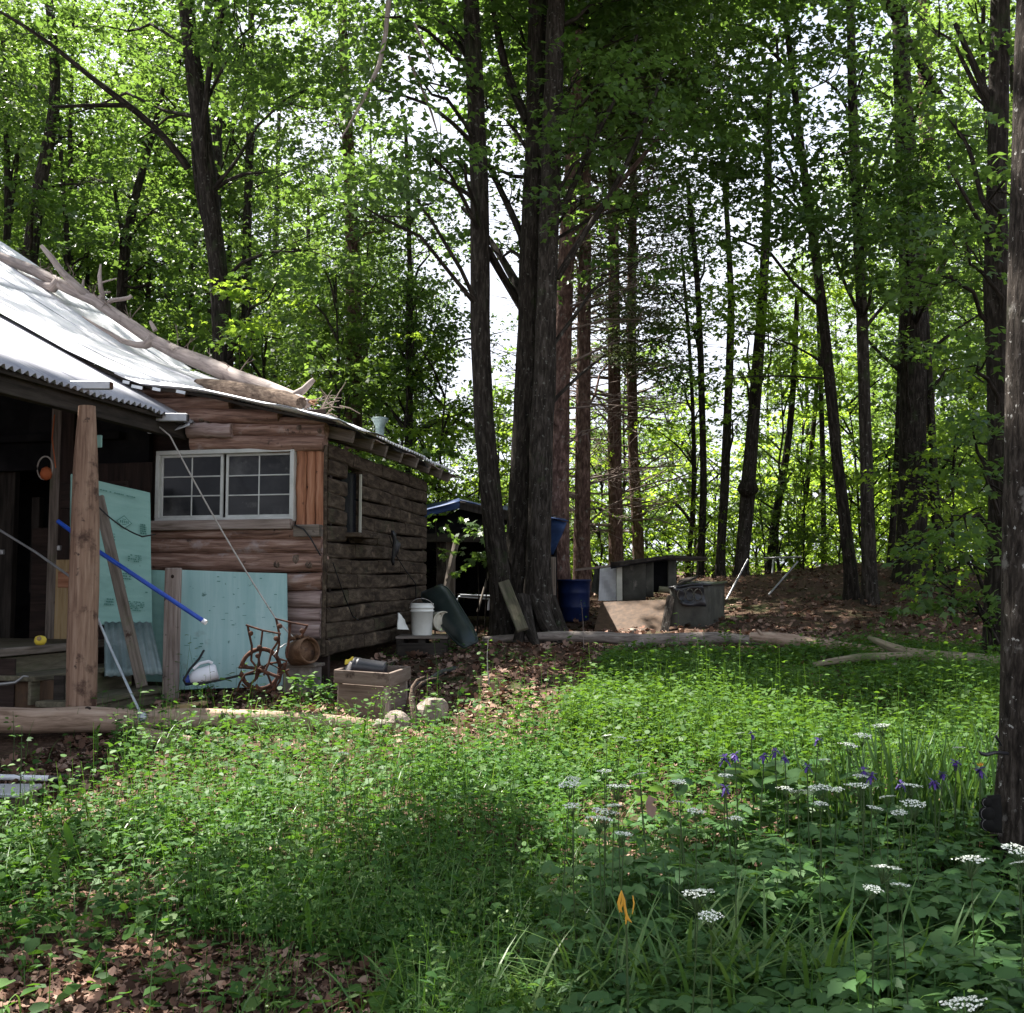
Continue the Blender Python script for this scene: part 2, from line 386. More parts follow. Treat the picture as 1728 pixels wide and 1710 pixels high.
class MB:
    """Collects faces for ONE mesh object; 'lc' keeps each piece's own coordinates for grain and bark."""

    def __init__(self):
        self.v = []; self.lc = []; self.f = []; self.n = 0; self.mi = []; self.sm = []

    def add(self, v, f, lc=None, mi=0, smooth=False):
        v = np.asarray(v, float)
        self.v.append(v)
        self.lc.append(v if lc is None else np.asarray(lc, float))
        n = self.n
        self.f.extend([tuple(int(i) + n for i in q) for q in f])
        self.mi.extend([mi] * len(f)); self.sm.extend([smooth] * len(f))
        self.n += len(v)

    def tube(self, pts, rad, seg=10, cap=True, lump=0.0, mi=0, smooth=True, squash=1.0, seed=None, up=None, section=None, twist=0.0):
        pts = np.asarray(pts, float); k = len(pts)
        rad = np.broadcast_to(np.asarray(rad, float), (k,))
        t = np.gradient(pts, axis=0); t = nrm(t)
        ref = np.array([0, 0, 1.0]) if up is None else np.asarray(up, float)
        if up is None and abs(nrm(pts[-1] - pts[0])[2]) > .8:
            ref = np.array([1.0, 0, 0])
        x = nrm(np.cross(ref[None, :].repeat(k, 0), t)); y = np.cross(t, x)
        if section is None:
            a = np.arange(seg) * 2 * math.pi / seg
            sec = np.stack([np.cos(a), np.sin(a) * squash], 1)
        else:
            sec = np.asarray(section, float); seg = len(sec)
        off = np.array([rnd.uniform(-50, 50) for _ in range(3)]) if seed is None else np.array([seed * 3.7, seed * 1.3, seed * 2.1])
        L = np.concatenate([[0], np.cumsum(np.linalg.norm(np.diff(pts, axis=0), axis=1))])
        vs = []; lcs = []
        ang = np.arctan2(sec[:, 1], sec[:, 0])
        for i in range(k):
            s = sec
            if twist:
                c_, s_ = math.cos(twist * L[i]), math.sin(twist * L[i])
                s = sec @ np.array([[c_, s_], [-s_, c_]])
            r = rad[i] * np.ones(seg)
            if lump:
                r = r * (1 + lump * (np.sin(ang * 2 + off[0] + L[i] * 1.9) * .5 + np.sin(ang * 3 + off[1] - L[i] * 2.7) * .4
                                     + np.sin(L[i] * 4.3 + off[2] + ang) * .5))
            q = x[i][None] * (s[:, :1] * r[:, None]) + y[i][None] * (s[:, 1:] * r[:, None])
            vs.append(pts[i] + q)
            # along the axis in the direction the piece mostly runs, so grain follows it
            lcs.append(np.stack([s[:, 0] * r, s[:, 1] * r, np.full(seg, L[i])], 1) + off)
        v = np.concatenate(vs); lc = np.concatenate(lcs)
        f = []
        for i in range(k - 1):
            for j in range(seg):
                j2 = (j + 1) % seg
                f.append((i * seg + j, i * seg + j2, (i + 1) * seg + j2, (i + 1) * seg + j))
        self.add(v, f, lc, mi, smooth)
        if cap:
            self.add(v[:seg], [tuple(range(seg - 1, -1, -1))], lc[:seg], mi)
            self.add(v[-seg:], [tuple(range(seg))], lc[-seg:], mi)
        return self

    def log(self, p0, p1, r0, r1=None, seg=12, n=8, lump=.06, bow=0.0, mi=0, squash=1.0, jitter=0.0):
        """A log between two points; lc has its length in x so the side grain runs along it."""
        p0 = np.asarray(p0, float); p1 = np.asarray(p1, float); r1 = r0 if r1 is None else r1
        t = np.linspace(0, 1, n)
        pts = p0 + (p1 - p0) * t[:, None]
        pts[:, 2] += bow * np.sin(math.pi * t)
        if jitter:
            pts[1:-1] += np.array([[rnd.uniform(-1, 1) for _ in range(3)] for _ in range(n - 2)]) * jitter
        m0 = len(self.lc)
        self.tube(pts, r0 + (r1 - r0) * t, seg, True, lump, mi, True, squash)
        for i in range(m0, len(self.lc)):
            self.lc[i] = self.lc[i][:, [2, 0, 1]]
        return self

    def box(self, c, ax, size, bev=.004, mi=0, grain=0):
        """Chamfered box: centre, three axes, full sizes; grain picks the axis that wood runs along."""
        c = np.asarray(c, float); ax = [nrm(a) for a in ax]
        h = np.asarray(size, float) / 2
        b = min(bev, h.min() * .6)
        vs = []; key = {}
        for sx in (-1, 1):
            for sy in (-1, 1):
                for sz in (-1, 1):
                    s = (sx, sy, sz)
                    for a in range(3):
                        p = [s[i] * (h[i] - (0 if i == a else b)) for i in range(3)]
                        key[s + (a,)] = len(vs); vs.append(p)
        f = []
        for a in range(3):
            o = [i for i in range(3) if i != a]
            for s in (-1, 1):
                q = []
                for (m, n) in ((-1, -1), (1, -1), (1, 1), (-1, 1)):
                    g = [0, 0, 0]; g[a] = s; g[o[0]] = m; g[o[1]] = n
                    q.append(key[tuple(g) + (a,)])
                f.append(q)
        for a in range(3):
            o = [i for i in range(3) if i != a]
            for m in (-1, 1):
                for n in (-1, 1):
                    q = []
                    for s in (-1, 1):
                        g = [0, 0, 0]; g[a] = s; g[o[0]] = m; g[o[1]] = n
                        q.append((key[tuple(g) + (o[0],)], key[tuple(g) + (o[1],)]))
                    f.append([q[0][0], q[0][1], q[1][1], q[1][0]])
        for sx in (-1, 1):
            for sy in (-1, 1):
                for sz in (-1, 1):
                    f.append([key[(sx, sy, sz, a)] for a in range(3)])
        vs = np.array(vs)
        # consistent outward winding
        out = []
        for q in f:
            p = vs[q]; nn = np.cross(p[1] - p[0], p[2] - p[0])
            out.append(q if nn @ p.mean(0) > 0 else q[::-1])
        wv = c + vs @ np.array(ax)
        off = np.array([rnd.uniform(-50, 50) for _ in range(3)])
        lc = vs[:, [(grain + 1) % 3, (grain + 2) % 3, grain]] + off
        self.add(wv, out, lc, mi)
        return self

    def beam(self, p0, p1, w, h, up=(0, 0, 1), bev=.004, mi=0):
        p0 = np.asarray(p0, float); p1 = np.asarray(p1, float)
        d = nrm(p1 - p0); x = nrm(np.cross(d, np.asarray(up, float))); z = np.cross(x, d)
        return self.box((p0 + p1) / 2, (d, x, z), (np.linalg.norm(p1 - p0), w, h), bev, mi, 0)

    def sheet(self, p00, p10, p11, p01, th=.01, nu=6, nv=6, warp=0.0, corr=None, mi=0, smooth=False, edge=None):
        """Slab from four front corners; corr=(waves across u, amplitude) makes real corrugations running along v."""
        P = [np.asarray(p, float) for p in (p00, p10, p11, p01)]
        N = nrm(np.cross(P[1] - P[0], P[3] - P[0]))
        if corr:
            nu = corr[0] * 6
        U, V = np.meshgrid(np.linspace(0, 1, nu + 1), np.linspace(0, 1, nv + 1))
        U = U.ravel()[:, None]; V = V.ravel()[:, None]
        g = (P[0] * (1 - U) + P[1] * U) * (1 - V) + (P[3] * (1 - U) + P[2] * U) * V
        o = [rnd.uniform(0, 6) for _ in range(4)]
        w = warp * (np.sin(U * 5 + o[0] + V * 2) + np.sin(V * 6.5 + o[1] - U * 2) * .7 + .5 * np.sin(9 * V + 8 * U + o[2]))
        if corr:
            w = w + corr[1] * np.sin(U * corr[0] * 2 * math.pi)
        if edge:
            w = w + edge * V * V
        g = g + N * w
        lu = np.linalg.norm(P[1] - P[0]); lv = np.linalg.norm(P[3] - P[0])
        off = np.array([rnd.uniform(-50, 50) for _ in range(3)])
        lcf = np.concatenate([U * lu, np.zeros_like(U), V * lv], 1) + off
        v = np.concatenate([g, g - N * th]); lc = np.concatenate([lcf, lcf - [0, th, 0]])
        m = (nu + 1) * (nv + 1); f = []
        for j in range(nv):
            for i in range(nu):
                a = j * (nu + 1) + i
                f.append((a, a + 1, a + nu + 2, a + nu + 1))
                f.append((a + m, a + nu + 1 + m, a + nu + 2 + m, a + 1 + m))
        for i in range(nu):
            a = i; f.append((a, a + m, a + 1 + m, a + 1))
            a = nv * (nu + 1) + i; f.append((a, a + 1, a + 1 + m, a + m))
        for j in range(nv):
            a = j * (nu + 1); b = a + nu + 1
            f.append((a, b, b + m, a + m))
            a += nu; b += nu
            f.append((a, a + m, b + m, b))
        self.add(v, f, lc, mi, smooth)
        return self

    def lathe(self, prof, origin, axis=(0, 0, 1), seg=24, mi=0, smooth=True, close=False):
        axis = nrm(axis); ref = np.array([1.0, 0, 0]) if abs(axis[0]) < .9 else np.array([0, 1.0, 0])
        x = nrm(np.cross(axis, ref)); y = np.cross(axis, x)
        a = np.arange(seg) * 2 * math.pi / seg
        ring = np.cos(a)[:, None] * x + np.sin(a)[:, None] * y
        o = np.asarray(origin, float)
        v = np.concatenate([o + ring * r + axis * z for r, z in prof])
        lc = np.concatenate([np.stack([np.cos(a) * r, np.sin(a) * r, np.full(seg, z)], 1) for r, z in prof]) + rnd.uniform(-30, 30)
        f = []
        k = len(prof)
        for i in range(k - 1):
            for j in range(seg):
                j2 = (j + 1) % seg
                f.append((i * seg + j, i * seg + j2, (i + 1) * seg + j2, (i + 1) * seg + j))
        if close:
            f.append(tuple(range(seg - 1, -1, -1))); f.append(tuple(range((k - 1) * seg, k * seg)))
        self.add(v, f, lc, mi, smooth)
        return self

    def build(self, name, mats, parent=None, **kw):
        v = np.concatenate(self.v); lc = np.concatenate(self.lc)
        base = world_loc(parent) if parent is not None else None
        o_ = None
        if parent is None:
            o_ = np.array([v[:, 0].mean(), v[:, 1].mean(), v[:, 2].min()])
            v = v - o_
        else:
            v = v - base
        me = bpy.data.meshes.new(name)
        me.from_pydata(v.tolist(), [], self.f)
        if not isinstance(mats, (list, tuple)):
            mats = [mats]
        for m in mats:
            me.materials.append(m)
        me.polygons.foreach_set('material_index', self.mi)
        me.polygons.foreach_set('use_smooth', self.sm)
        a = me.attributes.new('lc', 'FLOAT_VECTOR', 'POINT')
        a.data.foreach_set('vector', lc.ravel())
        me.update()
        o = link(name, me, parent, **kw)
        if parent is None:
            o.location = o_
        return o


def world_loc(o):
    p = np.zeros(3)
    while o is not None:
        p = p + np.array(o.location); o = o.parent
    return p


def link(name, data, parent=None, label=None, cat=None, group=None, kind=None):
    o = bpy.data.objects.new(name, data)
    COL.objects.link(o)
    if parent is not None:
        o.parent = parent
    for k, val in (('label', label), ('category', cat), ('group', group), ('kind', kind)):
        if val:
            o[k] = val
    return o


def thing(name, label, cat, loc, group=None):
    o = link(name, None, None, label, cat, group)
    o.empty_display_size = .2
    o.location = loc
    return o


def copy_thing(src, loc, rotz, scale, label=None):
    c = src.copy(); COL.objects.link(c)
    c.location = loc; c.rotation_euler = (0, 0, rotz); c.scale = scale
    if label:
        c['label'] = label
    for ch in src.children:
        d = ch.copy(); COL.objects.link(d); d.parent = c
    return c


# ---------------------------------------------------------------- leaves
MAPLE = np.array([(0, 0, 0), (.20, .10, -.02), (.46, .16, -.10), (.27, .36, -.05), (.52, .62, -.13), (.20, .60, -.03), (0, 1, -.12),
                  (-.20, .60, -.03), (-.52, .62, -.13), (-.27, .36, -.05), (-.46, .16, -.10), (-.20, .10, -.02)], float)
LOBE = np.array([(0, 0, 0), (.50, .42, -.12), (.17, .60, -.02), (0, 1, -.14), (-.17, .60, -.02), (-.50, .42, -.12)], float)
OVATE = np.array([(0, 0, 0), (.28, .28, .07), (.23, .66, .05), (0, 1, -.12), (-.23, .66, .05), (-.28, .28, .07)], float)
LANCE = np.array([(0, 0, 0), (.13, .3, .04), (.11, .65, .03), (0, 1, -.12), (-.11, .65, .03), (-.13, .3, .04)], float)
SERR = np.array([(0, 0, 0), (.26, .12, .03), (.35, .32, .05), (.27, .44, .05), (.28, .60, .03), (.15, .74, .02), (0, 1, -.14),
                 (-.15, .74, .02), (-.28, .60, .03), (-.27, .44, .05), (-.35, .32, .05), (-.26, .12, .03)], float)
HEART = np.array([(0, .1, 0), (.22, 0, .05), (.46, .22, .09), (.40, .55, .07), (0, 1, -.1), (-.40, .55, .07), (-.46, .22, .09), (-.22, 0, .05)], float)
DEAD = np.array([(0, 0, .1), (.40, .25, .22), (.20, .55, .02), (.42, .72, .25), (0, 1, .18), (-.34, .6, .2), (-.22, .42, .0), (-.38, .2, .2)], float)


def leaf_arrays(shape, pos, head, normal, size):
    """Vertices of one leaf per row: tip towards head, face towards normal."""
    y = nrm(head); n = nrm(normal - y * (normal * y).sum(1, keepdims=True)); x = np.cross(y, n)
    s = size[:, None, None]
    v = pos[:, None, :] + s * (x[:, None, :] * shape[None, :, :1] + y[:, None, :] * shape[None, :, 1:2] + n[:, None, :] * shape[None, :, 2:3])
    return v


class Leaves:
    def __init__(self):
        self.b = []

    def add(self, shape, pos, head, normal, size, tint):
        v = leaf_arrays(shape, pos, head, normal, size)
        self.b.append((v, np.repeat(tint[:, None], v.shape[1], 1)))

    def raw(self, v, tint):
        """v: (n, k, 3) polygons."""
        self.b.append((v, np.repeat(tint[:, None], v.shape[1], 1)))

    def count(self):
        return sum(len(v) for v, t in self.b)

    def mesh(self, name, mat, base):
        V = np.concatenate([v.reshape(-1, 3) for v, t in self.b]) - base
        T = np.concatenate([t.ravel() for v, t in self.b])
        sizes = np.concatenate([np.full(v.shape[0], v.shape[1]) for v, t in self.b])
        me = bpy.data.meshes.new(name)
        me.vertices.add(len(V)); me.vertices.foreach_set('co', V.astype(np.float32).ravel())
        me.loops.add(len(V)); me.loops.foreach_set('vertex_index', np.arange(len(V), dtype=np.int32))
        me.polygons.add(len(sizes))
        st = np.concatenate([[0], np.cumsum(sizes)[:-1]]).astype(np.int32)
        me.polygons.foreach_set('loop_start', st)
        me.materials.append(mat)
        a = me.attributes.new('tint', 'FLOAT', 'POINT')
        a.data.foreach_set('value', T.astype(np.float32))
        me.update(calc_edges=True)
        return me

    def build(self, name, mat, parent=None, **kw):
        base = world_loc(parent) if parent is not None else np.zeros(3)
        return link(name, self.mesh(name, mat, base), parent, **kw)


def rand_dirs(n, r=rng):
    d = r.normal(size=(n, 3))
    return nrm(d)


def spray_leaves(lv, shape, cen, out, m, L, Wd, size, r=rng, droop=.25, flat=.35, tint0=None):
    """Flat maple-like sprays: m leaves on each little branch, lying in layers."""
    n = len(cen)
    if n == 0:
        return
    out = nrm(out)
    side = nrm(np.cross(out, np.array([0, 0, 1.0])[None].repeat(n, 0)))
    a = r.random((n, m)); b = r.uniform(-1, 1, (n, m)) * (.35 + .65 * np.sin(math.pi * np.clip(a, .05, .95)))
    c = r.normal(size=(n, m)) * .05 * L
    Ls = L * r.uniform(.7, 1.3, (n, 1))
    p = cen[:, None] + out[:, None] * ((a - .35) * Ls)[..., None] + side[:, None] * (b * Wd)[..., None]
    p[..., 2] += c - droop * L * (a ** 2)
    hd = out[:, None] + side[:, None] * (b * 1.0)[..., None] + r.normal(size=(n, m, 3)) * .45
    hd[..., 2] -= .22
    tilt = r.normal(size=(n, 1, 3)) * .25
    nm = np.array([0, 0, 1.0]) + tilt + r.normal(size=(n, m, 3)) * flat
    sz = size * r.uniform(.6, 1.25, (n, m))
    tn = np.clip((r.random((n, 1)) if tint0 is None else tint0) * .6 + r.random((n, m)) * .4, 0, 1)
    lv.add(shape, p.reshape(-1, 3), hd.reshape(-1, 3), nm.reshape(-1, 3), sz.ravel(), tn.ravel())


def blob_points(c, rad, n, r=rng, shell=.45):
    d = rand_dirs(n, r)
    q = r.random((n, 1)) ** shell
    return c + d * q * rad, d


# ---------------------------------------------------------------- setting: ground sheet
def build_ground():
    xs = np.concatenate([np.arange(-300, -30, 30), np.arange(-30, -9, 3), np.arange(-9, 12.01, .2), np.arange(14, 33, 3), np.arange(40, 301, 30)])
    ys = np.concatenate([np.arange(-90, -6, 12), np.arange(-6, 1, 1.0), np.arange(1, 28, .2), np.arange(28, 60, 2.0), np.arange(65, 320, 25)])
    X, Y = np.meshgrid(xs, ys)
    Z = ground(X, Y)
    v = np.stack([X, Y, Z], -1).reshape(-1, 3)
    nx, ny = len(xs), len(ys)
    i, j = np.meshgrid(np.arange(nx - 1), np.arange(ny - 1))
    a = (j * nx + i).ravel()
    f = np.stack([a, a + 1, a + nx + 1, a + nx], 1)
    mb = MB(); mb.add(v, f.tolist(), None, 0, True)
    mb.build('ground', MT['ground'], kind='structure', label='forest floor of soil and old leaves rising towards the cabin')


build_ground()
# ================================================================ LOG CABIN
GF = .80    # level of the wall foot at the corner
cab = thing('log_cabin', 'weathered log cabin with bright metal roof, porch and white framed window', 'cabin', W(2, 1, 0.6))


def P(mb, name, mats, parent=None, **kw):
    return mb.build(name, mats, parent or cab, **kw)


# ---- window wall: logs (t = metres left of the corner)
def wall_log(u0, u1, v0, v1, m='log_front', deep=.0, name='log', lump=.05, squash=None, s=None, bow=0.0):
    """One log of the window wall from pixel columns u0..u1 between rows v0..v1."""
    t0, z0 = fw(u0, (v0 + v1) / 2); t1, z1 = fw(u1, (v0 + v1) / 2)
    zt = fw((u0 + u1) / 2, v0)[1]; zb = fw((u0 + u1) / 2, v1)[1]
    r = (zt - zb) / 2
    s_ = (r * .55 + .02 if s is None else s) - deep
    mb = MB()
    mb.log(W(t0, s_, z0), W(t1, s_, z1), r * 1.0, r * .97, 14, 12, lump, bow, jitter=.006)
    return P(mb, name, MT[m])


for (u0, u1, v0, v1, m) in [(246, 541, 889, 910, 'log_front'), (246, 542, 907, 934, 'log_front'), (246, 543, 932, 966, 'log_front'),
                            (300, 542, 965, 998, 'log_front'), (300, 541, 997, 1026, 'log_pale'), (300, 540, 1025, 1049, 'log_pale'),
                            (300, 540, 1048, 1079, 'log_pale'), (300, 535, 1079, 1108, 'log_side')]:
    wall_log(u0, u1, v0, v1, m, lump=.09, bow=rnd.uniform(-.012, .012))
wall_log(322, 546, 735, 763, 'log_front', .03, lump=.10)
wall_log(300, 547, 713, 738, 'log_front', .0, lump=.06)
wall_log(322, 394, 714, 741, 'log_pale', .09, lump=.06)
wall_log(258, 470, 689, 715, 'log_front', .02, lump=.08)
wall_log(440, 547, 703, 717, 'log_front', .0, lump=.08)
wall_log(240, 385, 668, 691, 'log_front', .0, lump=.08)
wall_log(228, 310, 654, 670, 'log_front', .0, lump=.06)
# dark backing of the whole window wall
mb = MB()
for (ta, tb, za, zb) in ((0.02, 3.6, .45, fw(400, 884)[1]), (0.02, .33, 1.5, 3.0), (1.78, 2.95, 1.5, 3.15), (0.1, 2.4, fw(400, 757)[1], fw(400, 690)[1])):
    mb.box(W((ta + tb) / 2, .24, (za + zb) / 2), (B2, A2, UP), (tb - ta, .06, zb - za))
P(mb, 'backing', MT['board_dark'])
# knots on the logs
for (u, v, rr) in ((341, 706, .05), (348, 716, .04), (500, 945, .055), (522, 952, .05), (468, 952, .05), (505, 723, .035), (540, 728, .03)):
    p = fwp(u, v, .0)
    mb = MB(); mb.lathe([(rr, .0), (rr * .9, .03), (rr * .5, .045), (rr * .1, .04)], p + A2 * .02, -A2 + UP * .2, 10)
    P(mb, 'knot', MT['bark_log'])

# ---- upright red-brown boards right of the window, dark boards left of it
for (u0, u1, va, vb) in ((497, 514, 760, 886), (514, 529, 760, 886), (529, 542, 758, 887)):
    t0, z0 = fw(u0 + .6, va); t1, z1 = fw(u1 - .6, vb)
    mb = MB()
    n = 9; zz = np.linspace(z1, z0, n)
    hw = (t0 - t1) / 2
    mb.tube([W((t0 + t1) / 2 + rnd.uniform(-.004, .004), .06 + rnd.uniform(-.01, .01), z) for z in zz], hw, 12, True, .05, squash=.8, up=A2)
    P(mb, 'board', MT['board_red'])
for i in range(9):
    u0 = 104 + i * 18.2
    t0, z0 = fw(u0 + .4, 700); t1, z1 = fw(u0 + 17.4, 895)
    mb = MB(); mb.box(W((t0 + t1) / 2, .10 + rnd.uniform(-.012, .012), (z1 + 2.95) / 2), (A2, B2, UP), (.035, abs(t1 - t0), 2.95 - z1), .006, grain=2)
    P(mb, 'board', MT['board_dark'])

# ---- the window (frame, two sashes with muntins, panes, sill board)
wt0, wz0 = fw(265, 762); wt1, wz1 = fw(496, 879)
wt0 = wt0; win = None


def bar(mb, ta, za, tb, zb, s0, s1):
    mb.box(W((ta + tb) / 2, (s0 + s1) / 2, (za + zb) / 2), (B2, A2, UP), (abs(ta - tb), abs(s1 - s0), abs(za - zb)), .003)


mb = MB()
fwid = .045
bar(mb, wt0, wz0, wt1, wz0 - fwid, -.02, .08); bar(mb, wt0, wz1 + fwid, wt1, wz1, -.02, .08)
bar(mb, wt0, wz0 - fwid, wt0 - fwid, wz1 + fwid, -.022, .08); bar(mb, wt1 + fwid, wz0 - fwid, wt1, wz1 + fwid, -.022, .08)
win = P(mb, 'window', MT['white_frame'], label='white framed sliding window with twelve dark panes')
tm = (fw(376, 820)[0])
for (ta, tb, s0) in ((wt0 - fwid, tm + .01, .012), (tm - .015, wt1 + fwid, .035)):
    mb = MB()
    za, zb = wz0 - fwid, wz1 + fwid
    w2 = .028
    bar(mb, ta, za, tb, za - w2, s0, s0 + .03); bar(mb, ta, zb + w2, tb, zb, s0, s0 + .03)
    bar(mb, ta, za - w2, ta - w2, zb + w2, s0 - .001, s0 + .03); bar(mb, tb + w2, za - w2, tb, zb + w2, s0 - .001, s0 + .03)
    P(mb, 'sash', MT['white_frame'], win)
    mid = (ta + tb) / 2
    mb = MB(); bar(mb, mid + .007, za - w2, mid - .007, zb + w2, s0 + .006, s0 + .02)
    P(mb, 'muntin', MT['white_frame'], win)
    for k in (1, 2):
        z = za - w2 + (zb - za + 2 * w2) * k / 3
        mb = MB(); bar(mb, ta - w2, z + .007, tb + w2, z - .007, s0 + .004, s0 + .019)
        P(mb, 'muntin', MT['white_frame'], win)
    hw = (ta - w2 - mid)
    for k in range(3):
        for (a, b) in ((ta - w2, mid), (mid, tb + w2)):
            z1_ = za - w2 + (zb - za + 2 * w2) * k / 3; z2_ = za - w2 + (zb - za + 2 * w2) * (k + 1) / 3
            mb = MB(); bar(mb, a, z1_, b, z2_, s0 + .014, s0 + .017)
            P(mb, 'pane', MT['glass_smudge_sheen' if (s0 > .02 and rnd.random() < .8) or rnd.random() < .2 else 'glass'], win)
t0, z0 = fw(252, 880); t1, z1 = fw(495, 893)
mb = MB(); mb.box(W((t0 + t1) / 2, -.02, (z0 + z1) / 2), (B2, A2, UP), (t0 - t1, .14, z0 - z1), .006, grain=0)
P(mb, 'sill', MT['wood_grey'])
t0, z0 = fw(498, 886); t1, z1 = fw(541, 906)
mb = MB(); mb.box(W((t0 + t1) / 2, .01, (z0 + z1) / 2), (B2, A2, UP), (t0 - t1, .12, z0 - z1), .006, grain=0)
P(mb, 'board', MT['wood_greyx'])

# ---- side wall: courses of squared log ends, each piece an object
SIDE_L = sw(722, 900)[0]
zt0 = sw(543, 742)[1]; zb0 = sw(543, 1112)[1]
ztE = sw(722, 812)[1] - .0; zbE = sw(722, 1068)[1]
NR = 13
cuts = [0, .9, 1.75, 2.6, SIDE_L]
ws0, _ = sw(588, 850); ws1, _ = sw(612, 850)
wzt = sw(600, 797)[1]; wzb = sw(600, 900)[1]
for r_ in range(NR):
    f0, f1 = r_ / NR, (r_ + 1) / NR
    shift = rnd.uniform(-.25, .25)
    cs = [.13] + sorted(min(SIDE_L - .2, max(.45, c + shift + rnd.uniform(-.2, .2))) for c in (.95, 1.75, 2.6)) + [SIDE_L]
    segs = []
    for a, b in zip(cs[:-1], cs[1:]):
        zmid = zb0 + (zt0 - zb0) * (f0 + f1) / 2
        if wzb - .05 < zmid < wzt + .05 and a < ws1 and b > ws0:
            if ws0 - a > .08: segs.append((a, ws0 - .01))
            if b - ws1 > .08: segs.append((ws1 + .01, b))
        else:
            segs.append((a, b))
    for (a, b) in segs:
        mb = MB()
        n = max(3, int((b - a) / .16) + 2)
        ss = np.linspace(a + .006, b - .006, n)
        pts = []; rad = []
        for s in ss:
            q = s / SIDE_L
            wob = .012 * math.sin(s * 2.3 + r_ * 1.7)
            zl = wob + (zb0 + (zt0 - zb0) * f0) * (1 - q) + (zbE + (ztE - zbE) * f0) * q
            zh = wob + (zb0 + (zt0 - zb0) * f1) * (1 - q) + (zbE + (ztE - zbE) * f1) * q
            pts.append(W(.09, s, (zl + zh) / 2 + rnd.uniform(-.004, .004))); rad.append((zh - zl) / 2 * .985)
        hs = .95
        sec = [(-1, -.75), (-.8, -.96), (0, -1), (.75, -.93), (1, -.6), (1.06, 0), (1, .6), (.75, .93), (0, 1), (-.8, .96), (-1, .75)]
        mb.tube(pts, np.array(rad) * rnd.uniform(.97, 1.0), section=sec, lump=.05, up=UP, smooth=False)
        for i in range(len(mb.lc)):
            mb.lc[i] = mb.lc[i][:, [2, 0, 1]]
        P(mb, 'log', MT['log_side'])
mb = MB(); mb.box(W(.26, SIDE_L / 2, (zt0 + zb0) / 2 - .1), (A2, B2, UP), (SIDE_L - .1, .06, zt0 - zb0 - .25))
P(mb, 'backing', MT['board_dark'])
mb = MB(); mb.box(W(SIDE_L * 0 + 1.8, SIDE_L - .05, 1.9), (B2, A2, UP), (3.5, .1, 2.3))
P(mb, 'rear_wall', MT['board_dark'])
# corner post edge, lichen-pale and splintered
mb = MB(); mb.tube([W(-.015, .0, z) for z in np.linspace(zb0 + .05, zt0 - .05, 9)], .020, 8, True, .35)
P(mb, 'corner_post', MT['log_side'])
# small side window
mb = MB()
mb.box(W(.09, (ws0 + ws1) / 2, (wzt + wzb) / 2), (A2, B2, UP), (ws1 - ws0, .02, wzt - wzb), .002)
sidew = P(mb, 'side_window', MT['glass'], label='narrow dark window in the shaded log side wall')
mb = MB()
mb.box(W(.03, ws1 + .004, (wzt + wzb) / 2), (A2, B2, UP), (.016, .03, wzt - wzb), .002)
P(mb, 'jamb', MT['cream'], sidew)
mb = MB(); mb.box(W(-.05, (ws0 + ws1) / 2 + .03, wzb - .03), (A2, B2, UP), (ws1 - ws0 + .2, .22, .05), .008)
P(mb, 'sill', MT['log_side'], sidew)

# ---- roof profile: read off the photograph along the front edge and the back edge
prof_f = sorted(fw(u, v, -.30) for (u, v) in ((-6, 531), (110, 594), (230, 648), (330, 659), (430, 682), (560, 707), (604, 727)))
prof_b = sorted([fw(-6, 411, 3.9), fw(150, 512, 3.9), fw(330, 634, 3.9), (1.8, fw(330, 634, 3.9)[1] - .62), fw(770, 800, 3.9)])
prof_f = [(prof_f[0][0] - .05, prof_f[0][1] - .01)] + prof_f + [(8.2, prof_f[-1][1] + .53 * (8.2 - prof_f[-1][0]))]
prof_b = [(-.6, prof_b[0][1] - .05)] + prof_b + [(8.8, prof_b[-1][1] + .55 * (8.8 - prof_b[-1][0]))]


def roof_z(t, s):
    q = (s + .3) / 4.2
    a = np.interp(t, [p[0] for p in prof_f], [p[1] for p in prof_f]); b = np.interp(t, [p[0] for p in prof_b], [p[1] for p in prof_b])
    return a * (1 - q) + b * q


NS = 6
for i in range(NS):
    s0 = -.30 + 4.2 * i / NS; s1 = s0 + 4.2 / NS + .05
    for (ta, tb, dz) in ((-.28, 2.28, 0), (2.16, 5.2, .012), (5.1, 8.2, .024)):
        nt = 18; waves = 8; nu = waves * 6
        ts = np.linspace(ta + rnd.uniform(-.03, .03), tb, nt)
        us = np.linspace(s0, s1, nu + 1)
        T, S = np.meshgrid(ts, us, indexing='ij')
        amp = .014
        Z = roof_z(T, S) + amp * np.sin((S - s0) / (s1 - s0) * waves * 2 * math.pi) + dz + .012 * (i % 2) + .01 * np.sin(T * 2.1 + i)
        base = C0[None, None] - B2 * T[..., None] + A2 * S[..., None]
        top = base + UP * (Z + .02)[..., None]
        v = np.concatenate([top.reshape(-1, 3), (top - UP * .006).reshape(-1, 3)])
        m = nt * (nu + 1); f = []
        for a in range(nt - 1):
            for b in range(nu):
                k = a * (nu + 1) + b
                f.append((k, k + 1, k + nu + 2, k + nu + 1)); f.append((k + m, k + m + nu + 1, k + m + nu + 2, k + m + 1))
        for b in range(nu):
            for k in (b, (nt - 1) * (nu + 1) + b):
                f.append((k, k + m, k + m + 1, k + 1))
        for a in range(nt - 1):
            for k in (a * (nu + 1), a * (nu + 1) + nu):
                f.append((k, k + nu + 1, k + nu + 1 + m, k + m))
        lc = np.concatenate([np.stack([S.ravel(), Z.ravel() * 0, T.ravel()], 1)] * 2) + rnd.uniform(-9, 9)
        mb = MB(); mb.add(v, f, lc, 0, True)
        P(mb, 'roof_sheet', MT['metal'])
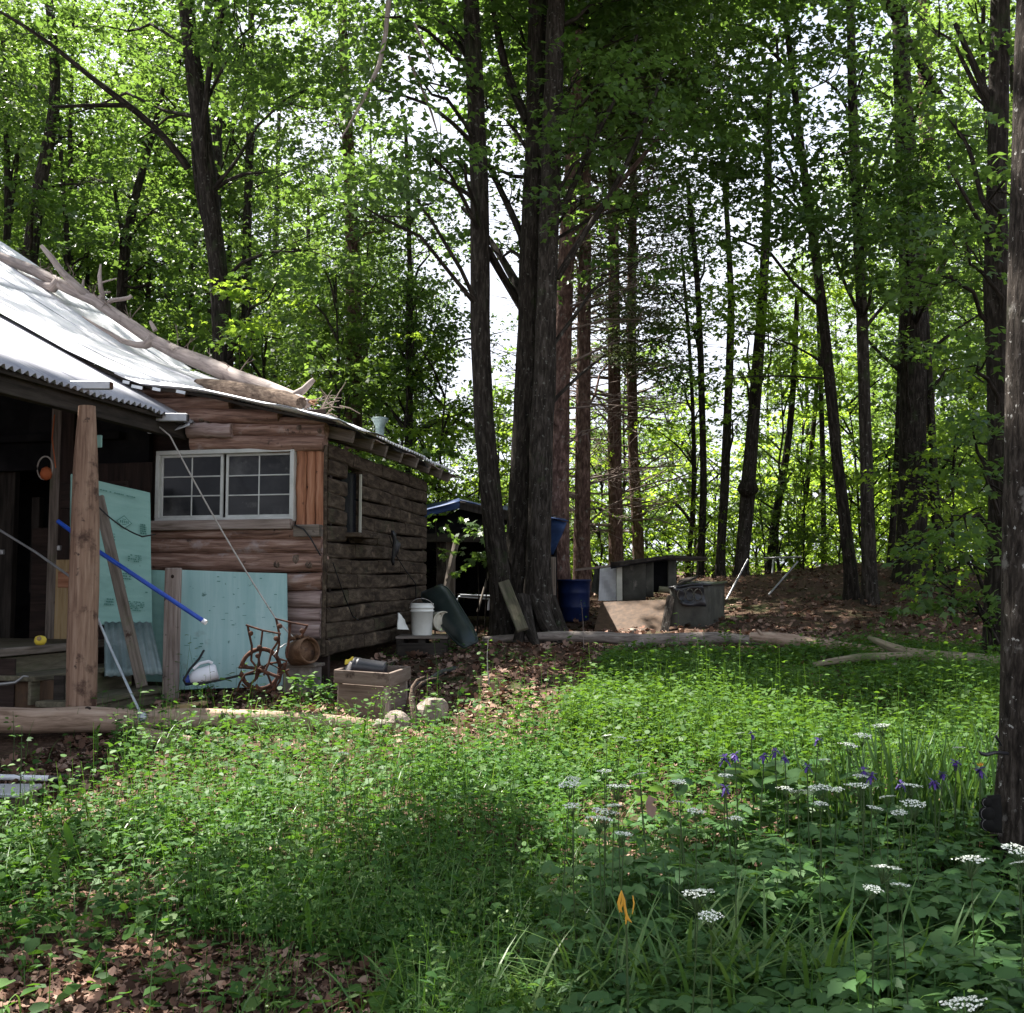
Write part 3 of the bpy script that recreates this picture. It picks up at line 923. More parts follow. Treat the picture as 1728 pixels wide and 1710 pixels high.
# far slope of the roof beyond the ridge, and its gable below
rz = roof_z(8.2, -.3)
mb = MB(); mb.sheet(W(8.2, -.3, rz - .01), W(8.2, 3.95, roof_z(8.2, 3.9) - .01), W(11.5, 3.95, roof_z(8.2, 3.9) - 1.9), W(11.5, -.3, rz - 1.9), .01, corr=(24, .009), nv=4, smooth=True)
P(mb, 'roof_sheet', MT['metal'])

# rafters with their tails sticking out over the side wall, roof boards and front fascia
for k in range(8):
    s = .22 + k * .52
    mb = MB()
    z = roof_z(-.1, s)
    mb.beam(W(2.2, s, roof_z(2.2, s) - .10), W(-.22 - rnd.uniform(0, .05), s, roof_z(-.22, s) - .10), .06, .13, bev=.006)
    P(mb, 'rafter', MT['wood_greyx'])
    mb = MB()
    c = W(-.26, s + .27, roof_z(-.24, s + .27) - .045)
    mb.sheet(c + A2 * -.2 + UP * .03, c + A2 * .2 + UP * rnd.uniform(-.01, .03), c + A2 * .22 - B2 * .5 + UP * .09, c - A2 * .2 - B2 * .5 + UP * .1, .012, 4, 4, .014)
    P(mb, 'roof_board', MT['wood_grey' if k % 2 else 'black_plastic'])
tt = np.linspace(-.2, 3.5, 12)
mb = MB()
for a, b in zip(tt[:-1], tt[1:]):
    mb.beam(W(a, -.20, roof_z(a, -.20) - .03), W(b, -.20, roof_z(b, -.20) - .03), .03, .028, bev=.003)
P(mb, 'fascia', MT['shed_dark'])
for (u, w_) in ((250, 22), (282, 16), (322, 18), (232, 14)):
    t, z = fw(u, 0, -.27)
    z = roof_z(t, -.27) - .05
    mb = MB(); mb.box(W(t, -.285, z + .015), (nrm(B2 - UP * .22), A2, nrm(UP + B2 * .22)), (w_ * px(11), .012, .035), .002); P(mb, 'metal_scrap', MT['metal_dull'])
# crumpled light flashing at the roof corner
mb = MB()
q = [W(.55, -.32, roof_z(.55, -.3) + .035), W(-.30, -.36, roof_z(-.28, -.3) + .02), W(-.42, .75, roof_z(-.28, .7) - .02), W(.3, .8, roof_z(.3, .7) + .05)]
mb.sheet(*q, th=.004, nu=9, nv=8, warp=.014); P(mb, 'roof_flashing', MT['metal_dull'])
# stove pipe with a flared cap at the eave
p = at(641, 722, 12.6)
mb = MB(); mb.lathe([(.05, -.25), (.052, .0), (.056, .03), (.085, .10), (.10, .11), (.10, .135), (.07, .14), (.02, .142)], p - UP * .02, UP, 20)
P(mb, 'stove_pipe', MT['scrap_metal'])
# upper wall under the steep roof, in shade, and the doorway behind the porch
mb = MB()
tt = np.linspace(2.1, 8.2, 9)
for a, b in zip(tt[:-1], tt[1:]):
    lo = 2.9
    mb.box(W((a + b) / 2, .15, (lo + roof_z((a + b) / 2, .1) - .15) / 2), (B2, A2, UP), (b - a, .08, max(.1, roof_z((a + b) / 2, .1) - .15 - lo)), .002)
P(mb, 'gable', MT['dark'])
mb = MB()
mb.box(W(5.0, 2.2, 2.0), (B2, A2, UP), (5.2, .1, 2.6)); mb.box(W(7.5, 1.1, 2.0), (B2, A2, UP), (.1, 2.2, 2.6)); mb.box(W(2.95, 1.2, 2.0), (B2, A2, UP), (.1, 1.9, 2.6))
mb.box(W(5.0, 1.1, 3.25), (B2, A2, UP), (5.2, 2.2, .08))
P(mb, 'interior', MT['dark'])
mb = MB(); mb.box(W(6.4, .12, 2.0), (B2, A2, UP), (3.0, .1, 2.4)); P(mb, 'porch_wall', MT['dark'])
mb = MB(); mb.box(W(6.55, -2.85, 3.2), (B2, A2, UP), (.08, 5.7, 5.0), .004); P(mb, 'added_porch_end_wall', MT['dark'])  # unseen end wall added to keep sun out of the porch
# door posts and inner uprights
for (u0, u1, va, vb, s, m) in ((92, 108, 690, 1095, .02, 'wood_greyx'), (108, 118, 690, 1095, -.01, 'board_dark'), (8, 20, 690, 1090, .3, 'shed_dark'), (58, 66, 840, 1000, .5, 'shed_dark')):
    t0, z0 = fw(u0, va, s); t1, z1 = fw(u1, vb, s)
    mb = MB(); mb.box(W((t0 + t1) / 2, s, (z0 + z1) / 2), (B2, A2, UP), (t0 - t1, .09, z0 - z1), .006, grain=2)
    P(mb, 'door_post', MT[m])
t0, z0 = fw(98, 945, -.03); t1, z1 = fw(118, 1092, -.03)
mb = MB(); mb.box(W((t0 + t1) / 2, -.05, (z0 + z1) / 2), (B2, A2, UP), (t0 - t1, .03, z0 - z1), .004, grain=2)
P(mb, 'board', MT['wood_yellow'])
for (u0, u1, v0, v1, s, m) in ((105, 214, 815, 857, -.42, 'board_dark'), (100, 178, 965, 992, -.36, 'board_red')):
    t0, z0 = fw(u0, v0, s); t1, z1 = fw(u1, v1, s)
    mb = MB(); mb.box(W((t0 + t1) / 2, s, (z0 + z1) / 2), (B2, A2, UP), (t0 - t1, .05, z0 - z1), .005, grain=0)
    P(mb, 'cross_board', MT[m])

# ---- porch: corrugated lean-to roof, eave beam, rafters, floor, steps, posts
te = 1.47
ze = fw(322, 713, 0)[1] - .01


def porch_z(t):
    return ze + .53 * (t - te)


for i in range(7):
    s1 = .0 - i * .82; s0 = s1 - .86
    mb = MB()
    lift = .012 * (i % 2)
    mb.sheet(W(te, s0, porch_z(te) + lift), W(te, s1, porch_z(te) + lift), W(6.6, s1, porch_z(6.6) + lift), W(6.6, s0, porch_z(6.6) + lift), .004, nv=10, warp=.004, corr=(9, .021), smooth=True)
    P(mb, 'porch_roof_sheet', MT['metal_porch'])
mb = MB(); mb.beam(W(te + .16, .0, ze - .10), W(te + .16, -5.7, ze - .10), .10, .16); P(mb, 'eave_beam', MT['shed_dark'])
mb = MB(); mb.beam(W(te + .06, .02, ze - .02), W(te + .06, -5.7, ze - .02), .03, .04); P(mb, 'eave_batten', MT['shed_dark'])
for k in range(8):
    s = -.2 - k * .75
    mb = MB(); mb.beam(W(te + .1, s, porch_z(te + .1) - .08), W(6.6, s, porch_z(6.6) - .08), .05, .11); P(mb, 'rafter', MT['shed_dark'])
# the big peeled post
pb = at(137, 1210, 9.15); pt = at(147, 686, 9.2)
gz = float(ground(pb[0], pb[1]))
zs = np.linspace(0, 1, 14)
pts = [(pb + (pt - pb) * q) for q in zs]; pts[0] = pts[0] + UP * (gz - .05 - pts[0][2])
us = [48, 49, 49, 49, 48, 48, 47, 46, 45, 43, 41, 38, 33, 28]
mb = MB(); mb.tube(pts, [w_ * px(9.18) / 2 for w_ in us], 20, True, .035)
P(mb, 'porch_post', MT['peeled'], label='thick peeled tree trunk post holding the porch corner')
# floor and steps
fl_z = fw(60, 1090, -1.2)[1]
flz = 1.04
s_in, s_out = -.72, -2.25
mb = MB(); mb.box(W(3.7, -1.2, flz - .03), (B2, A2, UP), (3.26, 2.3, .05), .004); P(mb, 'porch_floor', MT['wood_green'])
mb = MB(); mb.box(W(2.05, -1.2, flz - .012), (B2, A2, UP), (.06, 2.31, .07), .006, grain=1); P(mb, 'nosing', MT['wood_greyx'])
for (t_, z_, th) in ((1.68, .835, .045), (1.29, .625, .05)):
    mb = MB(); mb.beam(W(t_ + .17, s_in, z_ - th / 2), W(t_ + .17, s_out, z_ - th / 2), .38, th, bev=.006); P(mb, 'tread', MT['wood_green'])
    mb = MB(); mb.beam(W(t_ + .03, s_in - .02, z_ - th - .1), W(t_ + .03, s_out, z_ - th - .1), .03, .20, bev=.004); P(mb, 'riser', MT['wood_green'])
mb = MB(); mb.beam(W(2.09, s_in - .02, flz - .17), W(2.09, s_out, flz - .17), .03, .21); P(mb, 'riser', MT['wood_green'])
for (u0, u1, v0, v1, Y, m) in ((-30, 24, 1112, 1196, 9.3, 'board_dark'), (24, 92, 1148, 1198, 9.32, 'plywood'), (92, 108, 1140, 1200, 9.3, 'shed_dark')):
    a, b = at(u0, v0, Y), at(u1, v1, Y)
    mb = MB(); mb.box((a + b) / 2, ((1, 0, 0), (0, 1, 0), UP), (b[0] - a[0], .03, a[2] - b[2]), .004); P(mb, 'skirt_board', MT[m])
a = at(291, 962, 10.45); b = at(289, 1192, 10.45)
mb = MB(); mb.box((a + b) / 2, (B2, A2, UP), (24 * px(10.45), .09, a[2] - b[2] + .04), .006, grain=2); P(mb, 'newel_post', MT['wood_grey'])
mb = MB(); mb.lathe([(.018, 0), (.012, .004), (.002, .005)], at(291, 973, 10.40), -A2, 10); P(mb, 'knot', MT['board_dark'])
# small green-white enamel tag and bracket beside the post
a = at(168, 745, 10.2)
mb = MB(); mb.box(a, (B2, A2, UP), (.05, .02, .12), .004); P(mb, 'tag', MT['foam'])
# loose sheet end curling under the eave corner
mb = MB()
q = [fwp(250, 722, -.2), fwp(318, 712, -.2), fwp(322, 704, .1), fwp(245, 714, .1)]
n = 10
vv = []
for i in range(n + 1):
    a = i / n
    e = fwp(250 + 70 * a, 732 - 14 * a ** 2.2, -.25); g = fwp(240 + 78 * a, 721 - 12 * a ** 2, -.02)
    vv += [e, g, e + UP * .006, g + UP * .006]
f = []
for i in range(n):
    k = i * 4
    f += [(k, k + 4, k + 5, k + 1), (k + 2, k + 3, k + 7, k + 6), (k, k + 2, k + 6, k + 4), (k + 1, k + 5, k + 7, k + 3)]
mb = MB(); mb.add(vv, f, None, 0, True); P(mb, 'loose_flashing', MT['metal'])
# ================================================================ THINGS AT THE CABIN
def G(p, h=0.0):
    p = np.array(p, float); p[2] = float(ground(p[0], p[1])) + h
    return p


# two grey channels lying over the porch eave
for (u0, u1, v, s, lab, end) in ((45, 187, 650, -1.9, 'grey metal channel on the porch eave, with rusty open end, above the peeled post', 'rust'),
                                 (195, 316, 704, -.55, 'grey metal channel with dark open end, at the eave corner by the window', 'black_plastic')):
    Y = C0[1] + (B2[1] * -te + A2[1] * s) - 0
    Y = W(te, s, 0)[1]
    a, b = at(u0, v, Y), at(u1, v + 1, Y)
    o = thing('metal_channel', lab, 'metal channel', (a + b) / 2, 'grey channels on the porch eave')
    mb = MB(); d = nrm(b - a); mb.beam(a, b, .07, 13 * px(Y), bev=.003); mb.build('channel', MT['metal_bar'], o)
    mb = MB(); mb.beam(b - d * .0, b + d * .012, .062, 11 * px(Y), bev=.002); mb.build('end', MT[end], o)

# cables
def cable(label, pts, r, m='cable', name='cable', cat='cable', seg=6):
    mb = MB(); mb.tube(pts, r, seg, True, 0)
    return mb.build(name, MT[m], None, label=label, cat=cat)


def sag(a, b, d, n=12):
    t = np.linspace(0, 1, n)
    p = a + (b - a) * t[:, None]
    p[:, 2] -= d * 4 * t * (1 - t)
    return p


a = W(1.62, -.45, ze + .01); b = at(494, 1074, 10.55)
mid1 = at(283, 731, 10.75); 
cable('long pale cable from the eave corner down past the window to the rusty drum', np.concatenate([sag(at(258, 712, 10.85), at(286, 735, 10.8), 0, 4), sag(at(288, 738, 10.8), at(466, 1045, 10.6), .05, 14), sag(at(468, 1048, 10.6), at(497, 1078, 10.5), 0, 4)]), .0085)
cable('pale guy rod running into the dark doorway behind the post', [at(-20, 883, 9.9), at(60, 932, 9.7), at(122, 976, 9.45)], .011, 'aluminium')
cable('pale steel cable from the post down to the front log', np.concatenate([sag(at(163, 1040, 9.25), at(238, 1206, 8.75), .01, 8)]), .012, 'metal_dull')
mb = MB(); mb.lathe([(.03, -.02), (.04, .0), (.03, .02)], at(240, 1210, 8.72), (0, -1, .3), 12, close=True); mb.build('cable_clamp', MT['metal_dull'], None, label='small steel clamp where the cable meets the front log', cat='clamp')
cable('black wire sagging across the green foam board', np.concatenate([sag(at(150, 838, 10.1), at(238, 905, 10.2), .05, 10), sag(at(240, 906, 10.2), at(262, 902, 10.5), .0, 4)]), .008, 'black_wire', 'wire', 'wire')
cable('dark wire hanging from the window sill over the log ends', [fwp(497, 886, -.06), fwp(512, 893, -.08), fwp(524, 908, -.08), fwp(534, 926, -.06), fwp(541, 938, -.03)], .008, 'black_wire', 'wire', 'wire')
p = [sw(u, v, -.05) for u, v in ((548, 950), (560, 985), (570, 1012), (582, 1040), (592, 1047))]
cable('dark wire looping down the shaded side wall near the corner', [W(-.14, s, z) for s, z in p], .007, 'black_wire', 'wire', 'wire')
p = [sw(u, v, -.05) for u, v in ((645, 905), (655, 935), (672, 962), (690, 985), (691, 1040))]
cable('dark wire trailing beside the hanging dark cloth on the side wall', [W(-.14, s, z) for s, z in p], .007, 'black_wire', 'wire', 'wire')
# dark cloth on the side wall
mb = MB(); s0, z0 = sw(640, 896); s1, z1 = sw(648, 955)
o_ = [W(-.16, s0 - .05, z0), W(-.15, s0 + .10, z0 - .02), W(-.17, s0 + .14, z1 + .2), W(-.15, s0 + .03, z1)]
mb.sheet(o_[0], o_[1], o_[2], o_[3], .03, 4, 8, .015, smooth=True)
mb.build('dark_cloth', MT['black_plastic'], None, label='dark cloth hanging on the shaded log side wall', cat='cloth')

# blue pole
mb = MB(); mb.tube([at(98, 880, 10.3), at(168, 932, 9.95), at(346, 1050, 9.6)], .021, 12, True)
po = mb.build('blue_pole', MT['blue_pole'], None, label='bright blue plastic pole slanting down from behind the post', cat='pole')
mb = MB(); a = at(342, 1047.5, 9.61); b = at(347.5, 1051, 9.595); mb.tube([a, b], .0225, 12, True); mb.build('end_cap', MT['white_label'], po)

# ---- foam boards
def slab(name, label, cat, pix, Ys, th, mat, group=None, warp=.006, n=8):
    q = [at(u, v, Y) for (u, v), Y in zip(pix, Ys)]
    mb = MB(); mb.sheet(q[0], q[1], q[2], q[3], th, n, n, warp)
    return mb.build(name, MT[mat], None, label=label, cat=cat, group=group), q


fb, q = slab('foam_board', 'tall pale green foam board with dark printing leaning behind the post', 'foam board',
             [(118, 1052), (257, 1058), (253, 832), (120, 800)], [10.35, 10.75, 11.0, 10.55], .05, 'foam', 'foam boards against the cabin')


def on(q, a, b, off=.006):
    """Point on a board: a across, b up."""
    n = nrm(np.cross(q[1] - q[0], q[3] - q[0]))
    return (q[0] * (1 - a) + q[1] * a) * (1 - b) + (q[3] * (1 - a) + q[2] * a) * b + n * off


def print_bars(q, bars, parent, name='print', mat='print', off=.02):
    mb = MB()
    for (a0, b0, a1, b1) in bars:
        mb.add([on(q, a0, b0, off), on(q, a1, b0, off), on(q, a1, b1, off), on(q, a0, b1, off)], [(0, 1, 2, 3)])
    return mb.build(name, MT[mat], parent, kind='stuff')


def txt(a0, b0, w, rows, h=.010, gap=.018, dens=.75):
    out = []
    for r_ in range(rows):
        x = a0
        while x < a0 + w:
            l = rnd.uniform(.008, .03)
            if rnd.random() < dens:
                out.append((x, b0 - r_ * gap, min(a0 + w, x + l), b0 - r_ * gap + h))
            x += l + .006
    return out


bars = txt(.70, .50, .17, 4, .009, .014) + txt(.58, .36, .16, 3) + txt(.70, .165, .20, 6, .008, .012) + txt(.40, .17, .12, 3) + txt(.5, .63, .04, 4, .01, .02) + txt(.86, .735, .08, 5, .012, .016, .95) + txt(.35, .93, .45, 1, .008) + txt(.88, .24, .07, 1)
print_bars(q, bars, fb)
for (ca, cb, ha, hb) in ((.655, .735, .10, .05), (.63, .27, .045, .035)):
    mb = MB()
    def dia(k, o): return [on(q, ca - ha * k, cb, o), on(q, ca, cb - hb * k, o), on(q, ca + ha * k, cb, o), on(q, ca, cb + hb * k, o)]
    mb.add(dia(1, .021), [(0, 1, 2, 3)]); mb.build('logo_diamond', MT['print'], fb)
    mb = MB(); mb.add(dia(.86, .0225), [(0, 1, 2, 3)])
    mb.build('logo_field', MT['foam'], fb)
    lt = [(ca - ha * .55 + i * ha * .24, cb - hb * .18, ca - ha * .55 + i * ha * .24 + ha * .15, cb + hb * .22) for i in range(5)] + [(ca - ha * .3, cb - hb * .42, ca + ha * .3, cb - hb * .3), (ca - ha * .25, cb + hb * .36, ca + ha * .25, cb + hb * .46)]
    print_bars(q, lt, fb, 'logo_letters', off=.024)
fb2, q2 = slab('foam_board', 'wide blue-green foam board under the window, behind the rusty cultivator', 'foam board',
               [(301, 1164), (486, 1158), (484, 968), (303, 962)], [10.60, 10.72, 10.92, 10.80], .05, 'foam_blue', 'foam boards against the cabin')
slab('foam_board', 'narrow strip of green foam board between the grey stair post and the tall board', 'foam board',
     [(246, 1150), (308, 1152), (306, 964), (252, 962)], [10.92, 10.95, 11.08, 11.05], .03, 'foam', 'foam boards against the cabin')
bars = [(rnd.uniform(.05, .9), rnd.uniform(.1, .95), 0, 0) for _ in range(34)]
bars = [(a, b, a + rnd.uniform(.01, .045), b + rnd.uniform(.003, .008)) for a, b, _, _ in bars]
print_bars(q2, bars, fb2, 'scratches', 'print')

# ribbed scrap sheet and leaning plank
q3 = [at(176, 1142, 10.1), at(275, 1138, 10.35), at(255, 1050, 10.62), at(176, 1050, 10.5)]
mb = MB(); mb.sheet(*q3, th=.004, nv=6, corr=(7, .011), smooth=True)
mb.build('ribbed_sheet', MT['scrap_metal'], None, label='grey ribbed metal offcut leaning below the tall foam board', cat='metal sheet')
mb = MB(); mb.beam(at(166, 838, 10.25), at(240, 1160, 9.95), .10, .04, up=(0, -1, .2), bev=.006)
mb.build('leaning_plank', MT['wood_greyx'], None, label='grey plank leaning diagonally across the tall foam board', cat='plank')
# hanging orange rope and red wire, yellow toy ball
mb = MB(); c = at(76, 790, 10.9); aa = np.linspace(0, 2 * math.pi, 20)
mb.tube([c + B2 * .09 * math.cos(x) + UP * .12 * math.sin(x) for x in aa], .008, 6, False)
ro = mb.build('rope_coil', MT['cable'], None, label='coil of rope with an orange bundle hanging by the dark doorway', cat='rope')
mb = MB(); mb.lathe([(.01, -.07), (.05, -.05), (.06, 0), (.045, .05), (.01, .07)], c + B2 * .03 - UP * .06 - A2 * .02, UP, 12, close=True); mb.build('bundle', MT['orange'], ro)
mb = MB(); p0 = at(68, 1081, 9.7)
prof = [(.0, -.045), (.034, -.04), (.052, -.015), (.053, .012), (.04, .035), (.016, .043), (0, .045)]
mb.lathe(prof, p0, UP, 18); yb = mb.build('yellow_float', MT['yellow'], None, label='small round yellow float on the porch floor at the doorway', cat='float')
mb = MB(); mb.lathe([(.018, -.02), (.022, 0), (.018, .012)], p0 + np.array([.01, -.05, .02]), (0.1, -1, .3), 10, close=True); mb.build('plug', MT['wood_yellow'], yb)
cable('thin red wire hanging on the door post', [at(92, 700, 10.7), at(88, 740, 10.7), at(94, 790, 10.7)], .006, 'orange', 'wire', 'wire')
for (u, v) in ((100, 925), (4, 932)):
    mb = MB(); mb.box(at(u, v, 10.6), (B2, A2, UP), (.035, .04, .05), .006)
    mb.build('hook_plate', MT['aluminium'], None, label='small pale fitting on the %s' % ('door post beside the peeled post' if u > 50 else 'dark inner wall at the picture edge'), cat='fitting')

# white jug lying down
jc = at(338, 1142, 10.1); jd = nrm(np.array([.94, .25, .28])); ju = nrm(np.array([-.25, 0, 1.0])); 
jug = thing('plastic_jug', 'white plastic jug with blue cap lying before the blue-green foam board', 'jug', G(jc))
mb = MB()
mb.tube([jc - jd * .10, jc - jd * .095, jc - jd * .06, jc - jd * .0, jc + jd * .10, jc + jd * .15, jc + jd * .16], [.03, .05, .085, .10, .10, .095, .075], 16, True, .02, squash=.8)
mb.build('body', MT['white_label'], jug)
mb = MB(); mb.tube([jc - jd * .15, jc - jd * .145, jc - jd * .095], [.04, .047, .05], 16, True); mb.build('cap', MT['blue_cap'], jug)
mb = MB(); mb.tube([jc + np.array([0, -.02, .09]) - jd * .06, jc + np.array([0, -.02, .125]), jc + np.array([0, -.02, .12]) + jd * .08, jc + np.array([0, -.02, .09]) + jd * .12], .014, 8, True); mb.build('handle', MT['white_label'], jug)
mb = MB()
for i in range(9):
    a = jc + jd * rnd.uniform(0.0, .13) - np.array([0, .0835, 0]) + UP * rnd.uniform(-.05, .02)
    mb.box(a, (jd, (0, 1, 0), UP), (rnd.uniform(.02, .05), .006, rnd.uniform(.008, .02)), .001)
mb.build('label_print', MT['black_plastic'], jug, kind='stuff')
cable('dark hose bent upright beside the white jug and trailing to the cultivator', [at(344, 1098, 10.3), at(336, 1112, 10.2), at(320, 1130, 10.05), at(310, 1148, 9.9), at(313, 1154, 9.85), at(340, 1154, 9.85), at(370, 1148, 9.9), at(405, 1140, 10.0), at(440, 1135, 10.1)], .012, 'black_wire', 'hose', 'hose')

# ---- rusty wheel cultivator
wc = at(440, 1129, 9.95)
cu = thing('rusty_cultivator', 'rusty iron wheel cultivator with upright handles before the foam board', 'cultivator', G(wc))
Yc = 9.95; k_ = px(Yc)
wx = nrm(np.array([.86, .5, 0])); wn_ = np.cross(wx, UP)
aa = np.linspace(0, 2 * math.pi, 33)
Rw = 33 * k_
mb = MB(); mb.tube([wc + wx * Rw * math.cos(x) + UP * Rw * math.sin(x) for x in aa], .020, 8, False); wheel = mb.build('wheel', MT['rust'], cu)
mb = MB(); mb.lathe([(.02, -.05), (.035, -.045), (.035, .045), (.02, .05)], wc, wn_, 12, close=True); mb.build('hub', MT['rust'], wheel)
for i in range(5):
    x = 2 * math.pi * i / 5 + .3
    mb = MB(); mid = wc + wx * Rw * .5 * math.cos(x + .25) + UP * Rw * .5 * math.sin(x + .25)
    mb.tube([wc, mid, wc + wx * Rw * math.cos(x) + UP * Rw * math.sin(x)], .011, 6, False); mb.build('spoke', MT['rust'], wheel)


def iron(name, pix, Y=9.95, r=.010, m='rust', par=None):
    mb = MB(); Y = Y if isinstance(Y, (list, tuple)) else [Y] * len(pix)
    mb.tube([at(u, v, y) for (u, v), y in zip(pix, Y)], r, 6, True); return mb.build(name, MT[m], par or cu)


iron('handle', [(418, 1056), (421, 1072), (425, 1090), (424, 1115), (436, 1130)], 9.85, .011)
iron('handle', [(443, 1065), (440, 1090), (436, 1120), (430, 1150)], 9.88, .010)
iron('handle', [(472, 1070), (468, 1085), (459, 1098), (454, 1118), (445, 1140)], 9.85, .011)
iron('handle', [(466, 1045), (471, 1068), (471, 1090), (466, 1110)], 9.9, .011)
iron('crossbar', [(415, 1055), (443, 1064), (474, 1070)], 9.85, .010)
iron('crossbar', [(464, 1044), (492, 1051), (520, 1056)], 9.95, .009)
iron('crossbar', [(403, 1126), (425, 1127), (438, 1130), (450, 1135), (468, 1142)], 9.85, .016)
iron('upright', [(518, 1057), (512, 1068), (509, 1074)], 9.95, .010)
iron('upright', [(490, 1052), (488, 1075), (484, 1110)], 9.95, .013)
iron('tine', [(400, 1166), (405, 1152), (414, 1138), (436, 1130)], 9.8, .010)
iron('tine', [(408, 1155), (416, 1161), (430, 1160)], 9.8, .009)
iron('tine', [(432, 1155), (440, 1166), (452, 1168), (462, 1162), (470, 1140)], 9.8, .012)
iron('tine', [(455, 1120), (470, 1128), (480, 1118), (472, 1150), (462, 1166)], 9.9, .010)
iron('brace', [(470, 1112), (484, 1116), (480, 1130), (490, 1146)], 9.95, .012)
iron('brace', [(468, 1140), (478, 1135), (488, 1130)], 9.9, .010)
for (u, v) in ((423, 1069), (472, 1057), (466, 1078), (438, 1093), (510, 1065), (435, 1107)):
    mb = MB(); mb.lathe([(.006, -.02), (.024, -.015), (.024, .015), (.006, .02)], at(u, v, 9.84), (0.3, -1, 0), 9, close=True); mb.build('bolt', MT['rust'], cu)

# rusty drum on a block at the corner
dc = at(511, 1100, 10.35)
dr = thing('rusty_drum', 'small rusty drum with a torn rim standing on a block at the cabin corner', 'drum', G(dc))
ax = nrm(np.array([.35, -.9, .12])); kk = px(10.35)
ax = nrm(np.array([.75, -.62, .2]))
mb = MB(); mb.lathe([(.115, -.12), (.128, -.11), (.13, .10), (.12, .112), (.11, .10), (.108, -.10)], dc, ax, 22); mb.build('shell', MT['rust_drum'], dr)
mb = MB(); mb.lathe([(.0, .06), (.106, .055), (.109, .02)], dc, ax, 22); mb.build('head', MT['rust_drum'], dr)
mb = MB()
for i in range(7):
    p = at(492 + i * 4.6, 1077 - 4 * math.sin(i * .5) + (i % 2) * 2, 10.3)
    mb.lathe([(.002, -.02), (.016, -.012), (.018, .004), (.004, .02)], p, (rnd.uniform(-.5, .5), -.3, 1), 7, close=True)
mb.build('torn_rim', MT['rust_drum'], dr, kind='stuff')
mb = MB(); a = G(at(510, 1150, 10.5)); zt = dc[2] - .135; mb.box((a[0], a[1], (a[2] + zt) / 2 - .02), (B2, A2, UP), (.30, .26, zt - a[2] + .04), .012); mb.build('block', MT['concrete'], None, label='weathered block under the rusty drum at the cabin corner', cat='block')
mb = MB(); mb.box((a[0], a[1] - .01, zt + .0), (B2, A2, UP), (.36, .28, .03), .006); mb.build('drum_board', MT['wood_greyx'], None, label='thin grey board between the rusty drum and its block', cat='board')
cable('pale twine curling from the drum to the cultivator', [at(462, 1106, 9.95), at(470, 1095, 9.98), at(480, 1088, 10.1), at(494, 1082, 10.15)], .006, 'aluminium', 'twine', 'twine')

# ---- planter crate with pots
cr = thing('wooden_crate', 'weathered wooden planter crate of grey boards holding two plant pots', 'crate', G(at(630, 1200, 9.75)))
L0 = at(566, 1134, 9.75); R0 = at(656, 1147, 9.35); R1 = at(691, 1120, 10.15); L1 = at(602, 1112, 10.45)
zt = (L0[2] + R0[2] + R1[2] + L1[2]) / 4
cor = [np.array([p[0], p[1], zt]) for p in (L0, R0, R1, L1)]
gz = [float(ground(p[0], p[1])) for p in cor]
zb = min(gz)
up_h = 22 * px(9.6)
for i in range(4):
    a, b = cor[i], cor[(i + 1) % 4]
    mb = MB(); mb.beam(a - UP * up_h / 2, b - UP * up_h / 2, .03, up_h, bev=.004); mb.build('board', MT['crate_wood'], cr)
    ins = nrm((sum(cor) / 4) - (a + b) / 2) * .035
    h2 = (zt - up_h - zb)
    for k in range(1):
        zc = zt - up_h - h2 * (k + .5)
        mb = MB(); A_ = a + ins; B_ = b + ins; A_ = np.array([A_[0], A_[1], zc]); B_ = np.array([B_[0], B_[1], zc])
        mb.beam(A_ + nrm(B_ - A_) * .04, B_ - nrm(B_ - A_) * .04, .022, h2 - .008, bev=.004); mb.build('board', MT['crate_wood'], cr)
    mb = MB(); c = a + nrm((sum(cor) / 4) - a) * .055
    mb.box((c[0], c[1], (zt + zb) / 2 - .01), (B2, A2, UP), (.05, .05, zt - zb - .03), .004, grain=2); mb.build('corner_stake', MT['wood_grey'], cr)
cen = sum(cor) / 4
mb = MB(); mb.sheet(cor[0] - UP * .10 + (cen - cor[0]) * .08, cor[1] - UP * .10 + (cen - cor[1]) * .08, cor[2] - UP * .07 + (cen - cor[2]) * .08, cor[3] - UP * .07 + (cen - cor[3]) * .08, .05, 10, 10, .015, smooth=True)
mb.build('soil', MT['soil'], cr)
pp = at(624, 1128, 9.85); ax = nrm(np.array([1, -.15, -.10]))
pot = thing('plant_pot', 'shiny black plastic plant pot lying on its side in the crate', 'plant pot', pp, 'pots in the wooden crate')
mb = MB(); rr = 15 * px(9.85)
mb.lathe([(rr * 1.06, -.15), (rr * 1.06, -.125), (rr, -.12), (rr * 1.04, -.11), (rr * 1.04, -.095), (rr * .99, -.09), (rr * .9, .14), (rr * .85, .15), (0, .15)], pp, ax, 24); mb.build('shell', MT['black_plastic'], pot)
mb = MB(); mb.lathe([(rr * .99, -.148), (rr * .92, -.05), (rr * .8, .12), (0, .125)], pp, ax, 24); mb.build('inner_wall', MT['black_plastic'], pot)
p2 = at(594, 1132, 10.0); ax = nrm(np.array([.35, -.2, .75]))
pot = thing('plant_pot', 'faded grey plant pot tipped over at the left end of the crate', 'plant pot', p2, 'pots in the wooden crate')
mb = MB(); mb.lathe([(0, .08), (.05, .08), (.055, .075), (.085, -.10), (.094, -.10), (.094, -.12)], p2, ax, 22); mb.build('shell', MT['grey_plastic'], pot)
mb = MB(); mb.sheet(at(582, 1122, 10.1), at(596, 1118, 10.1), at(597, 1109, 10.15), at(584, 1112, 10.15), .01, 4, 4, .01); mb.build('yellow_scrap', MT['yellow'], None, label='yellow plastic scrap at the back corner of the crate', cat='scrap')
mb = MB()
